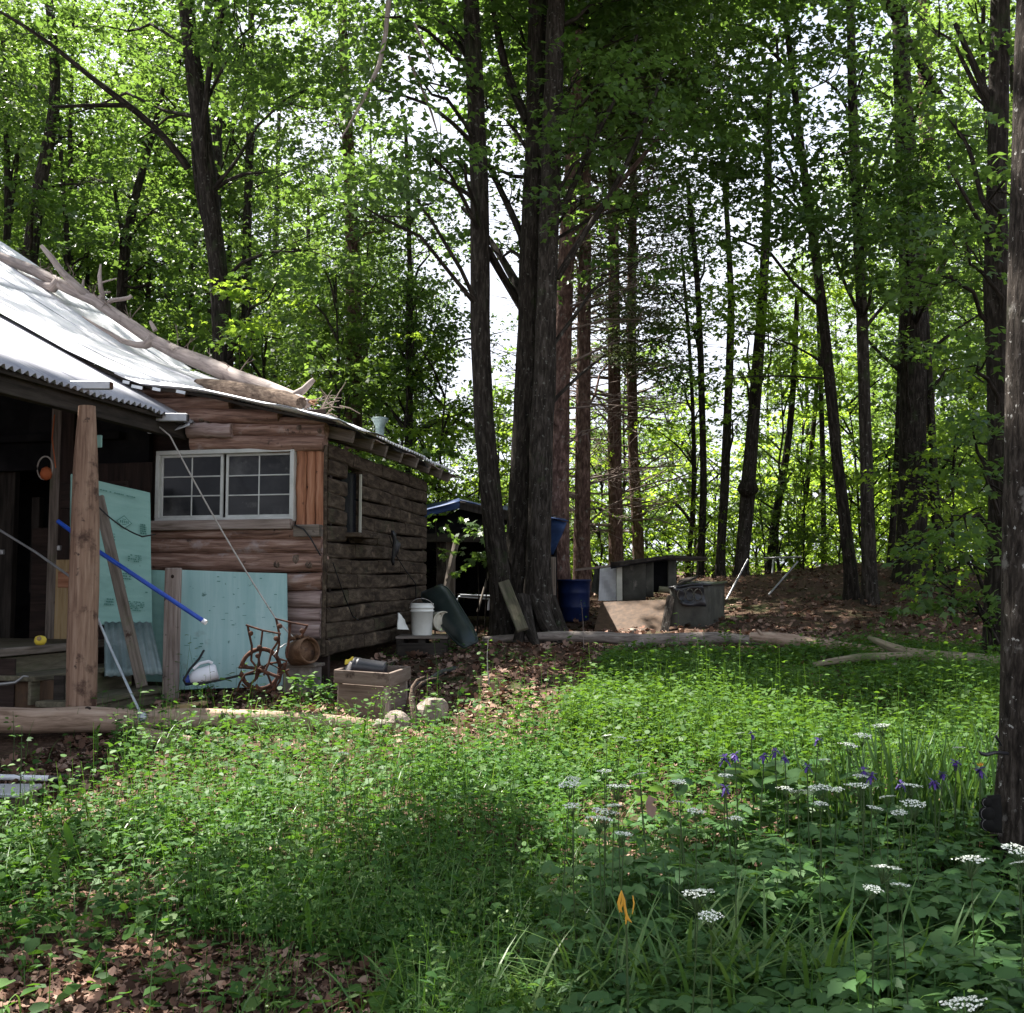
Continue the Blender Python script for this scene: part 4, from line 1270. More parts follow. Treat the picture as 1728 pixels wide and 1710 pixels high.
for i in range(9):
    a = at(rnd.uniform(640, 672), rnd.uniform(1112, 1128), 10.0); mb.tube([a, a + np.array([rnd.uniform(-.1, .1), rnd.uniform(-.05, .05), rnd.uniform(-.03, .03)])], .006, 5, True)
mb.build('dry_stalks', MT['twig'], None, kind='stuff', label='tangle of dry grey stalks lying in the crate behind the black pot', cat='stalks')

# rocks
def rock(label, c, rad, seed, name='rock'):
    r = np.random.default_rng(seed)
    nu, nv = 16, 10
    v = []
    dirs = r.normal(size=(11, 3)); dirs = nrm(dirs); cut = r.uniform(.62, .95, 11)
    for j in range(nv + 1):
        for i in range(nu):
            th, ph = 2 * math.pi * i / nu, math.pi * j / nv
            d = np.array([math.cos(th) * math.sin(ph), math.sin(th) * math.sin(ph), math.cos(ph)])
            k = 1.0
            for dd, cc in zip(dirs, cut):
                x = d @ dd
                if x > 0: k = min(k, cc / x)
            k *= 1 + .05 * math.sin(7 * d[0] + seed) * math.sin(6 * d[1] + 2) + r.normal() * .012
            v.append(c + d * k * rad)
    f = [(j * nu + i, j * nu + (i + 1) % nu, (j + 1) * nu + (i + 1) % nu, (j + 1) * nu + i) for j in range(nv) for i in range(nu)]
    mb = MB(); mb.add(v, f, None, 0, False)
    return mb.build(name, MT['rock'], None, label=label, cat='rock')


rock('large angular rock on the dead leaves right of the crate', G(at(728, 1196, 9.6), .07), np.array([.17, .14, .16]), 3)
rock('pale mossy rock in the weeds at the foot of the crate', G(at(668, 1214, 9.15), .06), np.array([.13, .12, .12]), 5)
rock('low rock half hidden beside the pale mossy rock', G(at(640, 1216, 9.15), .02), np.array([.10, .09, .08]), 8)
mb = MB(); mb.tube([G(at(702, 1222, 9.2)), at(699, 1200, 9.25), at(694, 1178, 9.3), at(696, 1160, 9.35), at(704, 1148, 9.4), at(717, 1142, 9.45)], [.045, .034, .026, .018, .012, .006], 8, True, .15)
st = mb.build('broken_root', MT['bark_log'], None, label='forked broken root leaning by the large angular rock', cat='root')
mb = MB(); mb.tube([at(697, 1166, 9.34), at(712, 1152, 9.4), at(726, 1146, 9.5), at(737, 1144, 9.5)], [.016, .011, .008, .005], 6, True, .1); mb.build('fork', MT['bark_log'], st)
for (u0, v0, u1, v1, lab) in ((596, 1108, 650, 1093, 'short rotten branch on the ground along the side wall'), (640, 1096, 668, 1104, 'grey wood chip beside the side wall foot'), (622, 1102, 634, 1092, 'stub of grey wood by the side wall foot')):
    mb = MB(); mb.log(G(at(u0, v0, 11.6), .03), G(at(u1, v1, 12.2), .03), .03, .02, 8, 5, .15); mb.build('rotten_branch', MT['bark_grey'], None, label=lab, cat='branch')

# ---- logs in front of the porch
mb = MB()
pts = [at(-70, 1212, 8.75), at(60, 1217, 8.8), at(145, 1214, 8.85), at(230, 1217, 8.9), at(330, 1215, 9.0), at(450, 1217, 9.1), at(560, 1222, 9.2), at(612, 1226, 9.25)]
mb.tube(pts, [.105, .105, .11, .1, .095, .088, .078, .07], 16, True, .04)
for i in range(len(mb.lc)): mb.lc[i] = mb.lc[i][:, [2, 0, 1]]
fl = mb.build('fallen_log', MT['ground_log'], None, label='long pale barkless log lying along the front of the porch', cat='log')
for (u, v) in ((148, 1199), (55, 1229), (376, 1209)):
    mb = MB(); mb.lathe([(.035, -.02), (.03, .012), (.018, .016), (.002, .008)], at(u, v, 8.72 + u * .0006), (0, -1, .5 if v < 1210 else -.2), 10); mb.build('knot', MT['board_dark'], fl)
mb = MB(); mb.log(at(238, 1244, 8.45), at(322, 1256, 8.4), .075, .06, 12, 6, .06); mb.build('short_log', MT['ground_log'], None, label='short pale log piece in the weeds in front of the long log', cat='log')
mb = MB(); mb.beam(at(240, 1205, 9.35), at(345, 1186, 9.75), .10, .04, bev=.006); mb.build('loose_board', MT['wood_yellow'], None, label='loose tan board lying on the leaves behind the long front log', cat='board')
mb = MB(); mb.tube([at(-20, 1156, 9.1), at(10, 1154, 9.1), at(26, 1152, 9.1), at(36, 1145, 9.1), at(40, 1141, 9.1), at(48, 1142, 9.1)], [.012, .014, .012, .012, .01, .006], 8, True); mb.build('bent_rod', MT['aluminium'], None, label='pale forked metal hook poking from the porch skirt', cat='hook')

# shovel handle and grey bin at the left edge
Ys = float(ray_height(60, 1318, .0)[1]) - .12
sh = thing('shovel', 'shovel with shiny white shaft and black D grip lying in the sun patch', 'shovel', G(at(60, 1312, Ys)))
mb = MB(); mb.tube([at(-60, 1310, Ys), at(86, 1314, Ys)], .020, 14, True); mb.build('shaft', MT['white_label'], sh)
mb = MB(); mb.tube([at(83, 1314, Ys), at(100, 1315, Ys)], .022, 12, True)
mb.tube([at(98, 1315, Ys), at(106, 1309, Ys), at(118, 1308, Ys), at(131, 1309, Ys), at(131, 1314, Ys), at(131, 1322, Ys), at(118, 1324, Ys), at(106, 1322, Ys), at(98, 1316, Ys)], .013, 8, True); mb.build('grip', MT['black_plastic'], sh)
mb = MB(); Yg = 6.6; a, b = at(-60, 1347, Yg), at(27, 1420, Yg); mb.box(((a[0] + b[0]) / 2, Yg + .15, (a[2] + b[2]) / 2), ((1, 0, 0), (0, 1, 0), UP), (b[0] - a[0], .3, a[2] - b[2]), .02)
bn = mb.build('grey_bin', MT['wood_green'], None, label='low grey-green box at the left edge below the shovel', cat='box')
mb = MB(); mb.box(((a[0] + b[0]) / 2, Yg + .15, a[2] + .015), ((1, 0, 0), (0, 1, 0), UP), (b[0] - a[0] + .03, .33, .03), .008); mb.build('lid', MT['metal_bar'], bn)
# ================================================================ FALLEN TREE ON THE ROOF
reseed(31)
def on_roof(u, v, r):
    """Point on the pixel's ray that lies r above the roof surface (nearest crossing, else closest approach)."""
    d = ray(u, v); best = None
    for Y in np.arange(17.5, 10.2, -.05):
        p = EYE + d * (Y / d[1])
        t = -((p - C0) @ B2); s = (p - C0) @ A2
        if not (-.30 < s < 3.85): continue
        g = p[2] - roof_z(t, s) - .03 - r
        if best is None or abs(g) < best[0]: best = (abs(g), Y)
    return best[1]


ft = thing('fallen_tree', 'barkless dead tree lying across the bright metal roof', 'fallen tree', at(260, 580, 14.2))
spec = [(-60, 398, 15.9, 22), (0, 434, 15.5, 23), (60, 458, 15.3, 25), (110, 484, 15.0, 26), (160, 508, 14.8, 26), (200, 535, 14.6, 27), (260, 576, 14.2, 29), (300, 596, 13.9, 32), (345, 614, 13.5, 36), (400, 638, 13.0, 38), (450, 655, 12.6, 36), (495, 672, 12.2, 32), (518, 682, 12.0, 22)]
yy = np.array([on_roof(u, v, w * px(14) * .45) for u, v, Y, w in spec])
yy = np.convolve(np.concatenate([[yy[0]] * 2, yy, [yy[-1]] * 2]), np.ones(5) / 5, 'valid')
yy = np.minimum(yy, np.array([q[2] for q in spec]) - .2)
spec = [(u, v, float(y), w) for (u, v, Y, w), y in zip(spec, yy)]


def trunk_y(u):
    return float(np.interp(u, [q[0] for q in spec], [q[2] for q in spec]))


mb = MB(); mb.tube([at(u, v, Y) for u, v, Y, w in spec], [w * px(Y) * .37 for u, v, Y, w in spec], 18, True, .03)
for i in range(len(mb.lc)): mb.lc[i] = mb.lc[i][:, [2, 0, 1]]
mb.build('trunk', MT['bare_wood'], ft)


def limb(par, pix, Y, mat='bare_wood', name='branch', lump=.06):
    Y = Y if isinstance(Y, (list, tuple)) else [Y] * len(pix)
    mb = MB(); mb.tube([at(p[0], p[1], y) for p, y in zip(pix, Y)], [p[2] * px(y) / 2 for p, y in zip(pix, Y)], 9, True, lump)
    for i in range(len(mb.lc)): mb.lc[i] = mb.lc[i][:, [2, 0, 1]]
    return mb.build(name, MT[mat], par)


limb(ft, [(150, 503, 18), (128, 482, 14), (105, 460, 12), (88, 436, 11), (70, 415, 7)], trunk_y(150))
limb(ft, [(168, 508, 11), (173, 497, 9), (170, 485, 8), (168, 466, 7), (170, 446, 3)], trunk_y(170))
limb(ft, [(168, 478, 4), (182, 474, 3), (197, 470, 2)], trunk_y(170))
limb(ft, [(172, 494, 4), (187, 493, 3)], trunk_y(170))
limb(ft, [(178, 514, 9), (188, 507, 8), (205, 505, 7), (217, 503, 7), (222, 499, 6)], trunk_y(178))
limb(ft, [(258, 574, 22), (245, 583, 14), (228, 582, 11), (205, 575, 9), (188, 564, 7), (165, 551, 5), (138, 534, 2)], [trunk_y(258) - .05 - .02 * i for i in range(7)])
limb(ft, [(100, 474, 18), (90, 486, 18), (70, 480, 12), (40, 468, 8), (10, 452, 5)], [trunk_y(100) - .03, trunk_y(95) - .05, trunk_y(70) - .05, trunk_y(40) - .05, trunk_y(10) - .05])
limb(ft, [(262, 558, 9), (256, 547, 7), (253, 542, 4)], trunk_y(260))
limb(ft, [(140, 492, 6), (140, 480, 5), (141, 472, 3)], trunk_y(140))
limb(ft, [(497, 668, 16), (512, 658, 12), (524, 646, 10), (530, 640, 7)], trunk_y(500))
tb = MB()
for i in range(34):
    u = rnd.choice((rnd.uniform(60, 130), rnd.uniform(150, 230), rnd.uniform(240, 420)))
    v = np.interp(u, [q[0] for q in spec], [q[1] for q in spec]) - rnd.uniform(2, 10)
    a = at(u, v, trunk_y(u)); l = rnd.uniform(.08, .38)
    d = nrm(np.array([rnd.gauss(-.2, .6), rnd.gauss(0, .4), rnd.gauss(.7, .4)]))
    m_ = a + d * l * .5 + rng.normal(size=3) * .02
    tb.tube([a, m_, a + d * l + rng.normal(size=3) * .03], [.008, .006, .002], 4, False)
    tb.tube([m_, m_ + nrm(d + rng.normal(size=3) * .6) * l * .4], [.005, .002], 4, False)
tb.build('twigs', MT['twig'], ft, kind='stuff')
mb = MB(); c = at(520, 678, trunk_y(515))
for i in range(14):
    d = nrm(np.array([.8, -.2, -.1]) + rng.normal(size=3) * .3); mb.tube([c - d * .06, c + d * rnd.uniform(.04, .12)], [.03, .004], 5, True)
mb.build('splintered_end', MT['cut_wood'], ft, kind='stuff')
bl = thing('bark_log', 'dark log with shaggy bark lying on the roof edge beneath the fallen tree', 'log', at(430, 672, 11.9))
mb = MB(); sp = [(333, 646, 14), (350, 650, 22), (385, 654, 24), (430, 662, 25), (480, 672, 25), (508, 680, 20)]
mb.tube([at(u, v, trunk_y(u) - .35) for u, v, w in sp], [w * px(12.1) / 2 for u, v, w in sp], 14, True, .10)
for i in range(len(mb.lc)): mb.lc[i] = mb.lc[i][:, [2, 0, 1]]
mb.build('trunk', MT['bark_log'], bl)
mb = MB()
for i in range(150):
    u = rnd.uniform(372, 530); v = 664 + (u - 372) * .16 + rnd.uniform(-3, 14); a = at(u, v + 2, trunk_y(u) - .45)
    mb.tube([a, a + np.array([rnd.uniform(-.03, .03), -.02, -rnd.uniform(.02, .07)])], [.006, .002], 4, False)
mb.build('bark_fringe', MT['bark_log'], bl, kind='stuff')
tw = thing('twig_heap', 'heap of pale dry twigs at the butt of the fallen tree on the roof', 'twigs', at(540, 690, 12.3))
mb = MB()
for i in range(20):
    a = at(rnd.uniform(510, 575), rnd.uniform(675, 712), 12.3 + rnd.uniform(-.3, .5))
    d = nrm(rng.normal(size=3) * [1, .5, .7]); l = rnd.uniform(.1, .35)
    mb.tube([a, a + d * l * .5 + UP * .02, a + d * l], [.007, .006, .003], 4, False)
mb.build('twigs', MT['twig'], tw, kind='stuff')

# ================================================================ BUCKETS, SLED, SHED AND HUTCH AT THE BACK
Yb = 13.1
pc = G(at(715, 1085, Yb))
pal = thing('low_pallet', 'low dark wooden pallet under the white bucket', 'pallet', pc)
zt = at(712, 1072, Yb)[2]
zt = max(zt, pc[2] + .08)
for k in range(4):
    mb = MB(); mb.box((pc[0], Yb - .25 + k * .17, zt - .015), ((1, 0, 0), (0, 1, 0), UP), (.62, .14, .03), .004); mb.build('slat', MT['wood_greyx'], pal)
for k in (-1, 0, 1):
    mb = MB(); mb.box((pc[0] + k * .26, Yb, (zt - .03 + pc[2] - .03) / 2), ((1, 0, 0), (0, 1, 0), UP), (.09, .6, zt - pc[2]), .004); mb.build('bearer', MT['shed_dark'], pal)


def bucket(o, base, ax, r, h, mat):
    mb = MB()
    mb.lathe([(0, 0), (r * .86, 0), (r * .87, .01), (r * .97, h * .74), (r * 1.06, h * .745), (r * 1.06, h * .77), (r * .98, h * .78), (r * .99, h * .85), (r * 1.07, h * .855), (r * 1.07, h * .88), (r * .99, h * .89), (r, h * .985), (r * 1.03, h), (r * .96, h), (r * .92, h * .5), (r * .84, .02), (0, .02)], base, ax, 28)
    mb.build('shell', MT[mat], o)


k = px(Yb); mb = MB(); mb.box((pc[0], Yb - .31, (zt - .03 + pc[2] - .03) / 2 - .02), ((1, 0, 0), (0, 1, 0), UP), (.58, .03, max(.06, zt - pc[2] - .06)), .004); mb.build('front_board', MT['shed_dark'], pal)
bc = np.array([at(712, 1050, Yb)[0], Yb, zt])
bk = thing('bucket', 'white plastic bucket standing upright on the low pallet', 'bucket', bc, 'buckets by the side wall')
bucket(bk, bc, UP, 19.5 * k, 53 * k, 'white_plastic')
mb = MB(); mb.tube([bc + UP * 45 * k + np.array([19.5 * k * math.cos(x), 19.5 * k * math.sin(x) * 1, -.12 * math.sin(x) if math.sin(x) < 0 else .0]) * [1.05, 1.05, 1] for x in np.linspace(math.pi, 2 * math.pi, 14)], .004, 5, True); mb.build('bail', MT['cable'], bk)
b2 = at(748, 1049, Yb + .05); ax = nrm(np.array([.35, -.95, .02]))
bk = thing('bucket', 'stained white bucket lying on its side, its round bottom facing out', 'bucket', b2, 'buckets by the side wall')
rb = 17.5 * k
mb = MB(); mb.lathe([(rb * .94, -.3), (rb * .96, -.05), (rb, -.01), (rb, .0), (rb * .9, .005), (rb * .86, -.012), (rb * .3, -.012), (rb * .28, -.004), (rb * .1, -.004), (0, -.01)], b2, ax, 28); mb.build('shell', MT['dirty_plastic'], bk)
mb = MB(); a = [at(672, 1062, 12.7), at(690, 1063, 12.9), at(683, 1046, 12.9), at(673, 1034, 12.75)]
mb.sheet(*a, th=.012, nu=3, nv=3, warp=.004); mb.build('white_wedge', MT['white_plastic'], None, label='white triangular scrap left of the upright bucket', cat='scrap')
# dark green sled / liner leaning on the wall end
sl = thing('plastic_sled', 'long dark green plastic sled shell leaning on the cabin end', 'sled', G(at(780, 1090, 13)))
pA = at(728, 994, 13.9); pB = at(794, 1088, 12.7)
axis = nrm(pB - pA); side = nrm(np.array([.55, .45, .45])); side = nrm(side - axis * (side @ axis)); nn = np.cross(axis, side)
if nn[1] > 0: nn = -nn
Lh = np.linalg.norm(pB - pA)
mb = MB(); v = []; nU, nV = 17, 11
for j in range(nU):
    q = j / (nU - 1); wd = (.20 - .07 * q) * (1 - abs(2 * q - 1) ** 6 * .35)
    for i in range(nV):
        a = (i / (nV - 1) - .5) * 2
        dpt = .11 * (1 - abs(a) ** 4) * (1 - abs(2 * q - 1) ** 8)
        v.append(pA + axis * Lh * q + side * a * wd + nn * dpt)
f = [(j * nV + i, j * nV + i + 1, (j + 1) * nV + i + 1, (j + 1) * nV + i) for j in range(nU - 1) for i in range(nV - 1)]
v = np.array(v); m = len(v); v2 = np.concatenate([v, v - nn * .012])
f2 = f + [tuple(x + m for x in q[::-1]) for q in f]
mb.add(v2, f2, None, 0, True); mb.build('shell', MT['green_plastic'], sl)
ring = [v[i] for i in range(nV)] + [v[j * nV + nV - 1] for j in range(1, nU)] + [v[(nU - 1) * nV + i] for i in range(nV - 2, -1, -1)] + [v[j * nV] for j in range(nU - 2, -1, -1)]
mb = MB(); mb.tube(ring, .016, 6, False); mb.build('rim', MT['green_plastic'], sl)
cable('black hose lying on the dead leaves between crate and sled', [G(at(690, 1140, 10.6), .03), G(at(720, 1131, 11.0), .03), G(at(745, 1120, 11.5), .03), G(at(768, 1112, 11.8), .03)], .035, 'black_plastic', 'hose', 'hose', 8)

# shed with blue tarp roof
Yh = 17.0
shd = thing('tarp_shed', 'dark open shed with a blue tarpaulin roof behind the cabin', 'shed', G(at(830, 1010, Yh)))
def quad(name, pix, Ys, mat, par, th=.02, warp=.02, n=8):
    q = [at(u, v, y) for (u, v), y in zip(pix, Ys)]
    mb = MB(); mb.sheet(*q, th=th, nu=n, nv=n, warp=warp, smooth=True); return mb.build(name, MT[mat], par)
quad('tarp_roof', [(690, 868), (776, 846), (776, 842), (690, 858)], [16.4, 16.4, 19.5, 19.5], 'blue_tarp', shd)
quad('tarp_roof', [(776, 846), (958, 884), (950, 872), (776, 842)], [16.4, 16.4, 19.5, 19.5], 'blue_tarp', shd, warp=.03)
quad('tarp_edge', [(690, 880), (776, 858), (776, 846), (690, 868)], [16.39, 16.39, 16.39, 16.39], 'blue_tarp', shd, .01, .01)
quad('tarp_edge', [(776, 860), (880, 884), (880, 866), (776, 846)], [16.39, 16.39, 16.39, 16.39], 'shed_dark', shd, .01, .01)
quad('tarp_flap', [(916, 945), (934, 935), (957, 882), (908, 872)], [16.5, 16.5, 16.45, 16.45], 'blue_tarp', shd, .01, .03)
for (u0, u1, v0, v1, Y) in ((738, 752, 908, 1030, 16.6), (752, 768, 908, 1035, 16.65), (912, 922, 880, 1010, 16.7), (924, 938, 940, 1026, 16.4)):
    a, b = at(u0, v0, Y), at(u1, v1, Y); b[2] = ground(b[0], Y) - .03
    mb = MB(); mb.box((a + b) / 2, ((1, 0, 0), (0, 1, 0), UP), (b[0] - a[0], .12, a[2] - b[2]), .01, grain=2); mb.build('post', MT['wood_greyx' if u0 != 738 else 'bark_grey'], shd)
mb = MB(); mb.beam(at(700, 908, 16.5), at(930, 908, 16.5), .12, .13); mb.build('beam', MT['shed_dark'], shd)
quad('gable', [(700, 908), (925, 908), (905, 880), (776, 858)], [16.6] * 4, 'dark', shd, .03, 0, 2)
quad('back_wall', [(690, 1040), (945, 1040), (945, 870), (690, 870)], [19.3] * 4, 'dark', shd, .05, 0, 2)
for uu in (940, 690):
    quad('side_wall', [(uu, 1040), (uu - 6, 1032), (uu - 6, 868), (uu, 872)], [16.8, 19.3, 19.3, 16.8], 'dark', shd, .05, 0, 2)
mb = MB(); mb.beam(at(770, 915, 16.2), at(750, 1000, 16.0), .07, .07); mb.build('brace', MT['wood_greyx'], shd)
# chrome bench frame and leaning stick
rk = thing('metal_bench', 'low chrome tube bench frame in front of the dark shed', 'bench', G(at(800, 1030, 15.9)))
for pix in ([(772, 1032), (772, 1011), (774, 1007), (826, 1011)], [(824, 1030), (825, 1011)], [(776, 1004), (830, 1006)]):
    mb = MB(); mb.tube([at(u, v, 15.8) for u, v in pix], .012, 8, True); mb.build('tube', MT['metal_dull'], rk)
mb = MB(); mb.beam(at(772, 1004, 16.0), at(832, 1007, 16.0), .25, .035); mb.build('seat', MT['shed_dark'], rk)
mb = MB(); mb.tube([at(827, 958, 15.6), at(806, 1033, 15.3)], .017, 7, True); mb.build('stick', MT['wood_greyx'], None, label='thin stick leaning in front of the chrome bench', cat='stick')
rock('small pale mossy stone before the chrome bench', G(at(790, 1040, 15.2), .04), np.array([.12, .1, .08]), 11)

# plank leaning on the big trunks
mb = MB(); mb.beam(at(850, 982, 14.6), at(882, 1064, 14.0), .16, .05, up=(0, -1, .3), bev=.008); mb.build('leaning_plank', MT['wood_green'], None, label='wide grey plank leaning on the foot of the big trunks', cat='plank')

# blue barrel
Y = 18.0; k = px(Y); bb = at(969, 1046, Y); bb[2] = ground(bb[0], Y) - .02
h = at(969, 978, Y)[2] - bb[2]
br = thing('blue_barrel', 'navy blue plastic barrel standing right of the big trunks', 'barrel', bb)
mb = MB(); r = 27 * k
mb.lathe([(0, 0), (r * .86, 0), (r * .92, .03), (r * .95, h * .32), (r * .98, h * .33), (r * .96, h * .36), (r * .98, h * .66), (r * 1.0, h * .67), (r * .98, h * .70), (r * 1.0, h * .95), (r * 1.06, h * .955), (r * 1.06, h), (r * .95, h), (r * .9, h * .5), (0, h * .45)], bb, UP, 28); mb.build('shell', MT['blue_barrel'], br)

# hutch with white panel, roof slab, plywood sheet, grey cabinet
Y = 18.5
hu = thing('plywood_hutch', 'mouldy grey plywood hutch with a flat black roof among the junk', 'hutch', G(at(1100, 1020, Y)))
def panel(name, pix, Ys, mat, par, th=.03, warp=.004, n=5):
    return quad(name, pix, Ys, mat, par, th, warp, n)
panel('side_panel', [(1048, 1016), (1090, 1016), (1090, 945), (1048, 951)], [18.0, 18.0, 18.0, 18.0], 'grey_panel', hu)
panel('front_panel', [(1090, 1000), (1142, 1000), (1142, 942), (1090, 945)], [18.3, 18.3, 18.3, 18.3], 'dark', hu)
panel('front_panel', [(1089, 1008), (1103, 1008), (1103, 944), (1089, 945)], [18.02] * 4, 'grey_panel', hu)
panel('front_panel', [(1127, 1000), (1141, 1000), (1141, 940), (1127, 942)], [18.1] * 4, 'grey_panel', hu)
panel('roof', [(1030, 955), (1135, 940), (1195, 943), (1085, 946)], [17.7, 17.7, 19.5, 19.5], 'black_plastic', hu, .03, .012)
panel('roof_edge', [(1030, 957), (1137, 941), (1137, 936), (1030, 949)], [17.69] * 4, 'shed_dark', hu, .02, .006)
mb = MB(); mb.beam(at(1137, 940, 17.75), at(1192, 943, 18.8), .06, .05); mb.build('roof_batten', MT['shed_dark'], hu)
mb = MB(); mb.log(at(1112, 995, 17.6), at(1148, 998, 17.6), .05, .05, 8, 4, .1); mb.build('perch_log', MT['log_moss'], hu)
for (u0, u1, v0, v1) in ((1040, 1050, 952, 1014),):
    a, b = at(u0, v0, 17.9), at(u1, v1, 17.9); mb = MB(); mb.box((a + b) / 2, ((1, 0, 0), (0, 1, 0), UP), (b[0] - a[0], .06, a[2] - b[2]), .005); mb.build('corner_trim', MT['cream'], hu)
mb = MB(); mb.beam(at(970, 962, 18.3), at(1035, 955, 18.3), .05, .04); mb.build('grey_rail', MT['wood_grey'], None, label='grey rail laid level above the blue barrel', cat='rail')
slab('white_sheet', 'white plastic sheet standing between the blue barrel and the hutch', 'sheet', [(1010, 1014), (1041, 1014), (1041, 956), (1012, 960)], [18.1, 18.0, 18.0, 18.1], .02, 'white_sheet', None, .02)
slab('grey_tarp_scrap', 'limp grey-white tarp scrap beside the white plastic sheet', 'tarp', [(997, 998), (1013, 1006), (1012, 958), (1003, 960)], [18.3] * 4, .01, 'grey_panel', None, .03)
slab('plywood_sheet', 'brown plywood sheet propped on the ground before the hutch', 'plywood', [(1000, 1074), (1112, 1074), (1126, 1011), (1014, 1017)], [16.0, 15.8, 16.7, 16.9], .02, 'plywood', None, .006)
mb = MB(); mb.beam(at(1120, 1072, 15.9), at(1132, 1008, 16.3), .11, .09, up=(0, -1, 0)); mb.build('bark_post', MT['bark_grey'], None, label='short bark-covered post between plywood sheet and grey cabinet', cat='post')
cb = thing('grey_cabinet', 'grey cabinet draped with torn dark netting right of the plywood sheet', 'cabinet', G(at(1180, 1075, 16.6)))
panel('front', [(1131, 1078), (1195, 1078), (1195, 985), (1131, 990)], [16.3] * 4, 'grey_panel', cb)
panel('side', [(1195, 1078), (1223, 1066), (1223, 984), (1195, 985)], [16.3, 17.6, 17.6, 16.3], 'grey_panel', cb)
panel('top', [(1128, 989), (1196, 985), (1228, 981), (1160, 982)], [16.25, 16.25, 17.7, 17.7], 'black_plastic', cb, .03, .01)
panel('torn_netting', [(1150, 1022), (1192, 1024), (1186, 988), (1136, 992)], [16.26] * 4, 'black_plastic', cb, .01, .025, 8)
mb = MB(); 
for a0 in range(3):
    c = at(1150 + a0 * 14, 1004, 16.2); mb.tube([c + np.array([.06 * math.cos(x), 0, .09 * math.sin(x)]) for x in np.linspace(0, 6.28, 12)], .008, 5, False)
mb.build('netting_loops', MT['grey_panel'], cb, kind='stuff')
slab('tilted_board', 'dark board tilted on top of the grey cabinet', 'board', [(1138, 988), (1165, 978), (1178, 970), (1150, 978)], [16.4, 16.4, 17.2, 17.2], .03, 'shed_dark')
rock('white stone on the ground before the brown plywood', G(at(1069, 1072, 15.7), .03), np.array([.08, .07, .05]), 21)

# pale pipe frame on the mound
for pix, lab in (([(1262, 944), (1226, 1012)], 'pale pipe slanting at the cabinet end, leftmost of the pipe frame'),
                 ([(1289, 942), (1352, 940)], 'pale pipe lying level along the top of the pipe frame'),
                 ([(1346, 948), (1297, 1004)], 'pale pipe slanting at the far end of the pipe frame'),
                 ([(1305, 945), (1303, 968)], 'short upright pipe under the level pipe of the frame')):
    q = [ray_height(u, v, .0) for u, v in pix]
    Yp = 19.0
    mb = MB(); mb.tube([at(u, v, Yp - .6 * i) for i, (u, v) in enumerate(pix)], .017, 8, True); mb.build('metal_pipe', MT['aluminium'], None, label=lab, cat='pipe', group='pale pipes on the mound')

# long fallen logs on the lawn edge
def fallen(label, sp, mat='ground_log', name='fallen_log', forks=()):
    o = thing(name, label, 'log', at(sp[len(sp) // 2][0], sp[len(sp) // 2][1], sp[0][2]))
    mb = MB(); mb.tube([at(u, v, Y) for u, v, Y, w in sp], [w * px(Y) / 2 for u, v, Y, w in sp], 14, True, .05)
    for i in range(len(mb.lc)): mb.lc[i] = mb.lc[i][:, [2, 0, 1]]
    mb.build('trunk', MT[mat], o)
    for fk in forks:
        limb(o, [(p[0], p[1], p[3]) for p in fk], [p[2] for p in fk], mat, 'branch')
    return o


fallen('long dark barky log lying across the clearing edge below the plywood', [(815, 1080, 14.4, 11), (870, 1077, 14.3, 14), (940, 1074, 14.2, 18), (1020, 1076, 14.1, 20), (1080, 1081, 14.0, 21), (1150, 1080, 13.9, 24), (1220, 1077, 13.8, 21), (1275, 1082, 13.7, 15), (1292, 1084, 13.7, 12)], 'log_grey', forks=([(1085, 1086, 13.9, 14), (1060, 1091, 13.8, 11), (1040, 1094, 13.75, 8), (1015, 1093, 13.75, 5)],))
fallen('grey barkless log with a pale broken end lying in the grass', [(1266, 1075, 13.2, 16), (1300, 1077, 13.1, 22), (1340, 1083, 13.0, 24), (1385, 1090, 12.9, 24), (1430, 1095, 12.7, 22), (1490, 1101, 12.5, 16), (1545, 1106, 12.3, 12)], 'ground_log', forks=([(1300, 1078, 13.1, 10), (1286, 1072, 13.1, 8), (1278, 1063, 13.1, 4)],))
fallen('mossy forked log whose butt ends behind the nearest trunk', [(1725, 1123, 11.5, 26), (1640, 1115, 11.55, 26), (1570, 1109, 11.6, 24), (1530, 1102, 11.65, 20), (1500, 1091, 11.7, 15), (1480, 1082, 11.75, 11), (1465, 1076, 11.8, 7)], 'log_moss', forks=([(1545, 1108, 11.6, 16), (1500, 1108, 11.6, 15), (1450, 1110, 11.6, 14), (1400, 1117, 11.6, 12), (1372, 1122, 11.6, 9)],))
fallen('thin grey log lying low in front of the mossy forked log', [(1725, 1140, 11.3, 16), (1640, 1132, 11.35, 15), (1560, 1126, 11.4, 12), (1505, 1122, 11.4, 8)], 'log_grey')
# leaf masses of unseen trees added around the camera to shade the clearing: x, y, height, radius, half height, leaf masses
SHADE = [(-9, -2, 12, 2.6, 2, 40), (3.5, -3, 10, 3, 2, 40), (8, 1, 11, 2.6, 2, 34), (0, -5, 11, 3, 2, 40), (9.5, 5, 12, 2.4, 2.0, 26), (-10.5, 3, 13, 2, 1.6, 24), (-9.8, 6.8, 14, 1.6, 1.4, 14)]
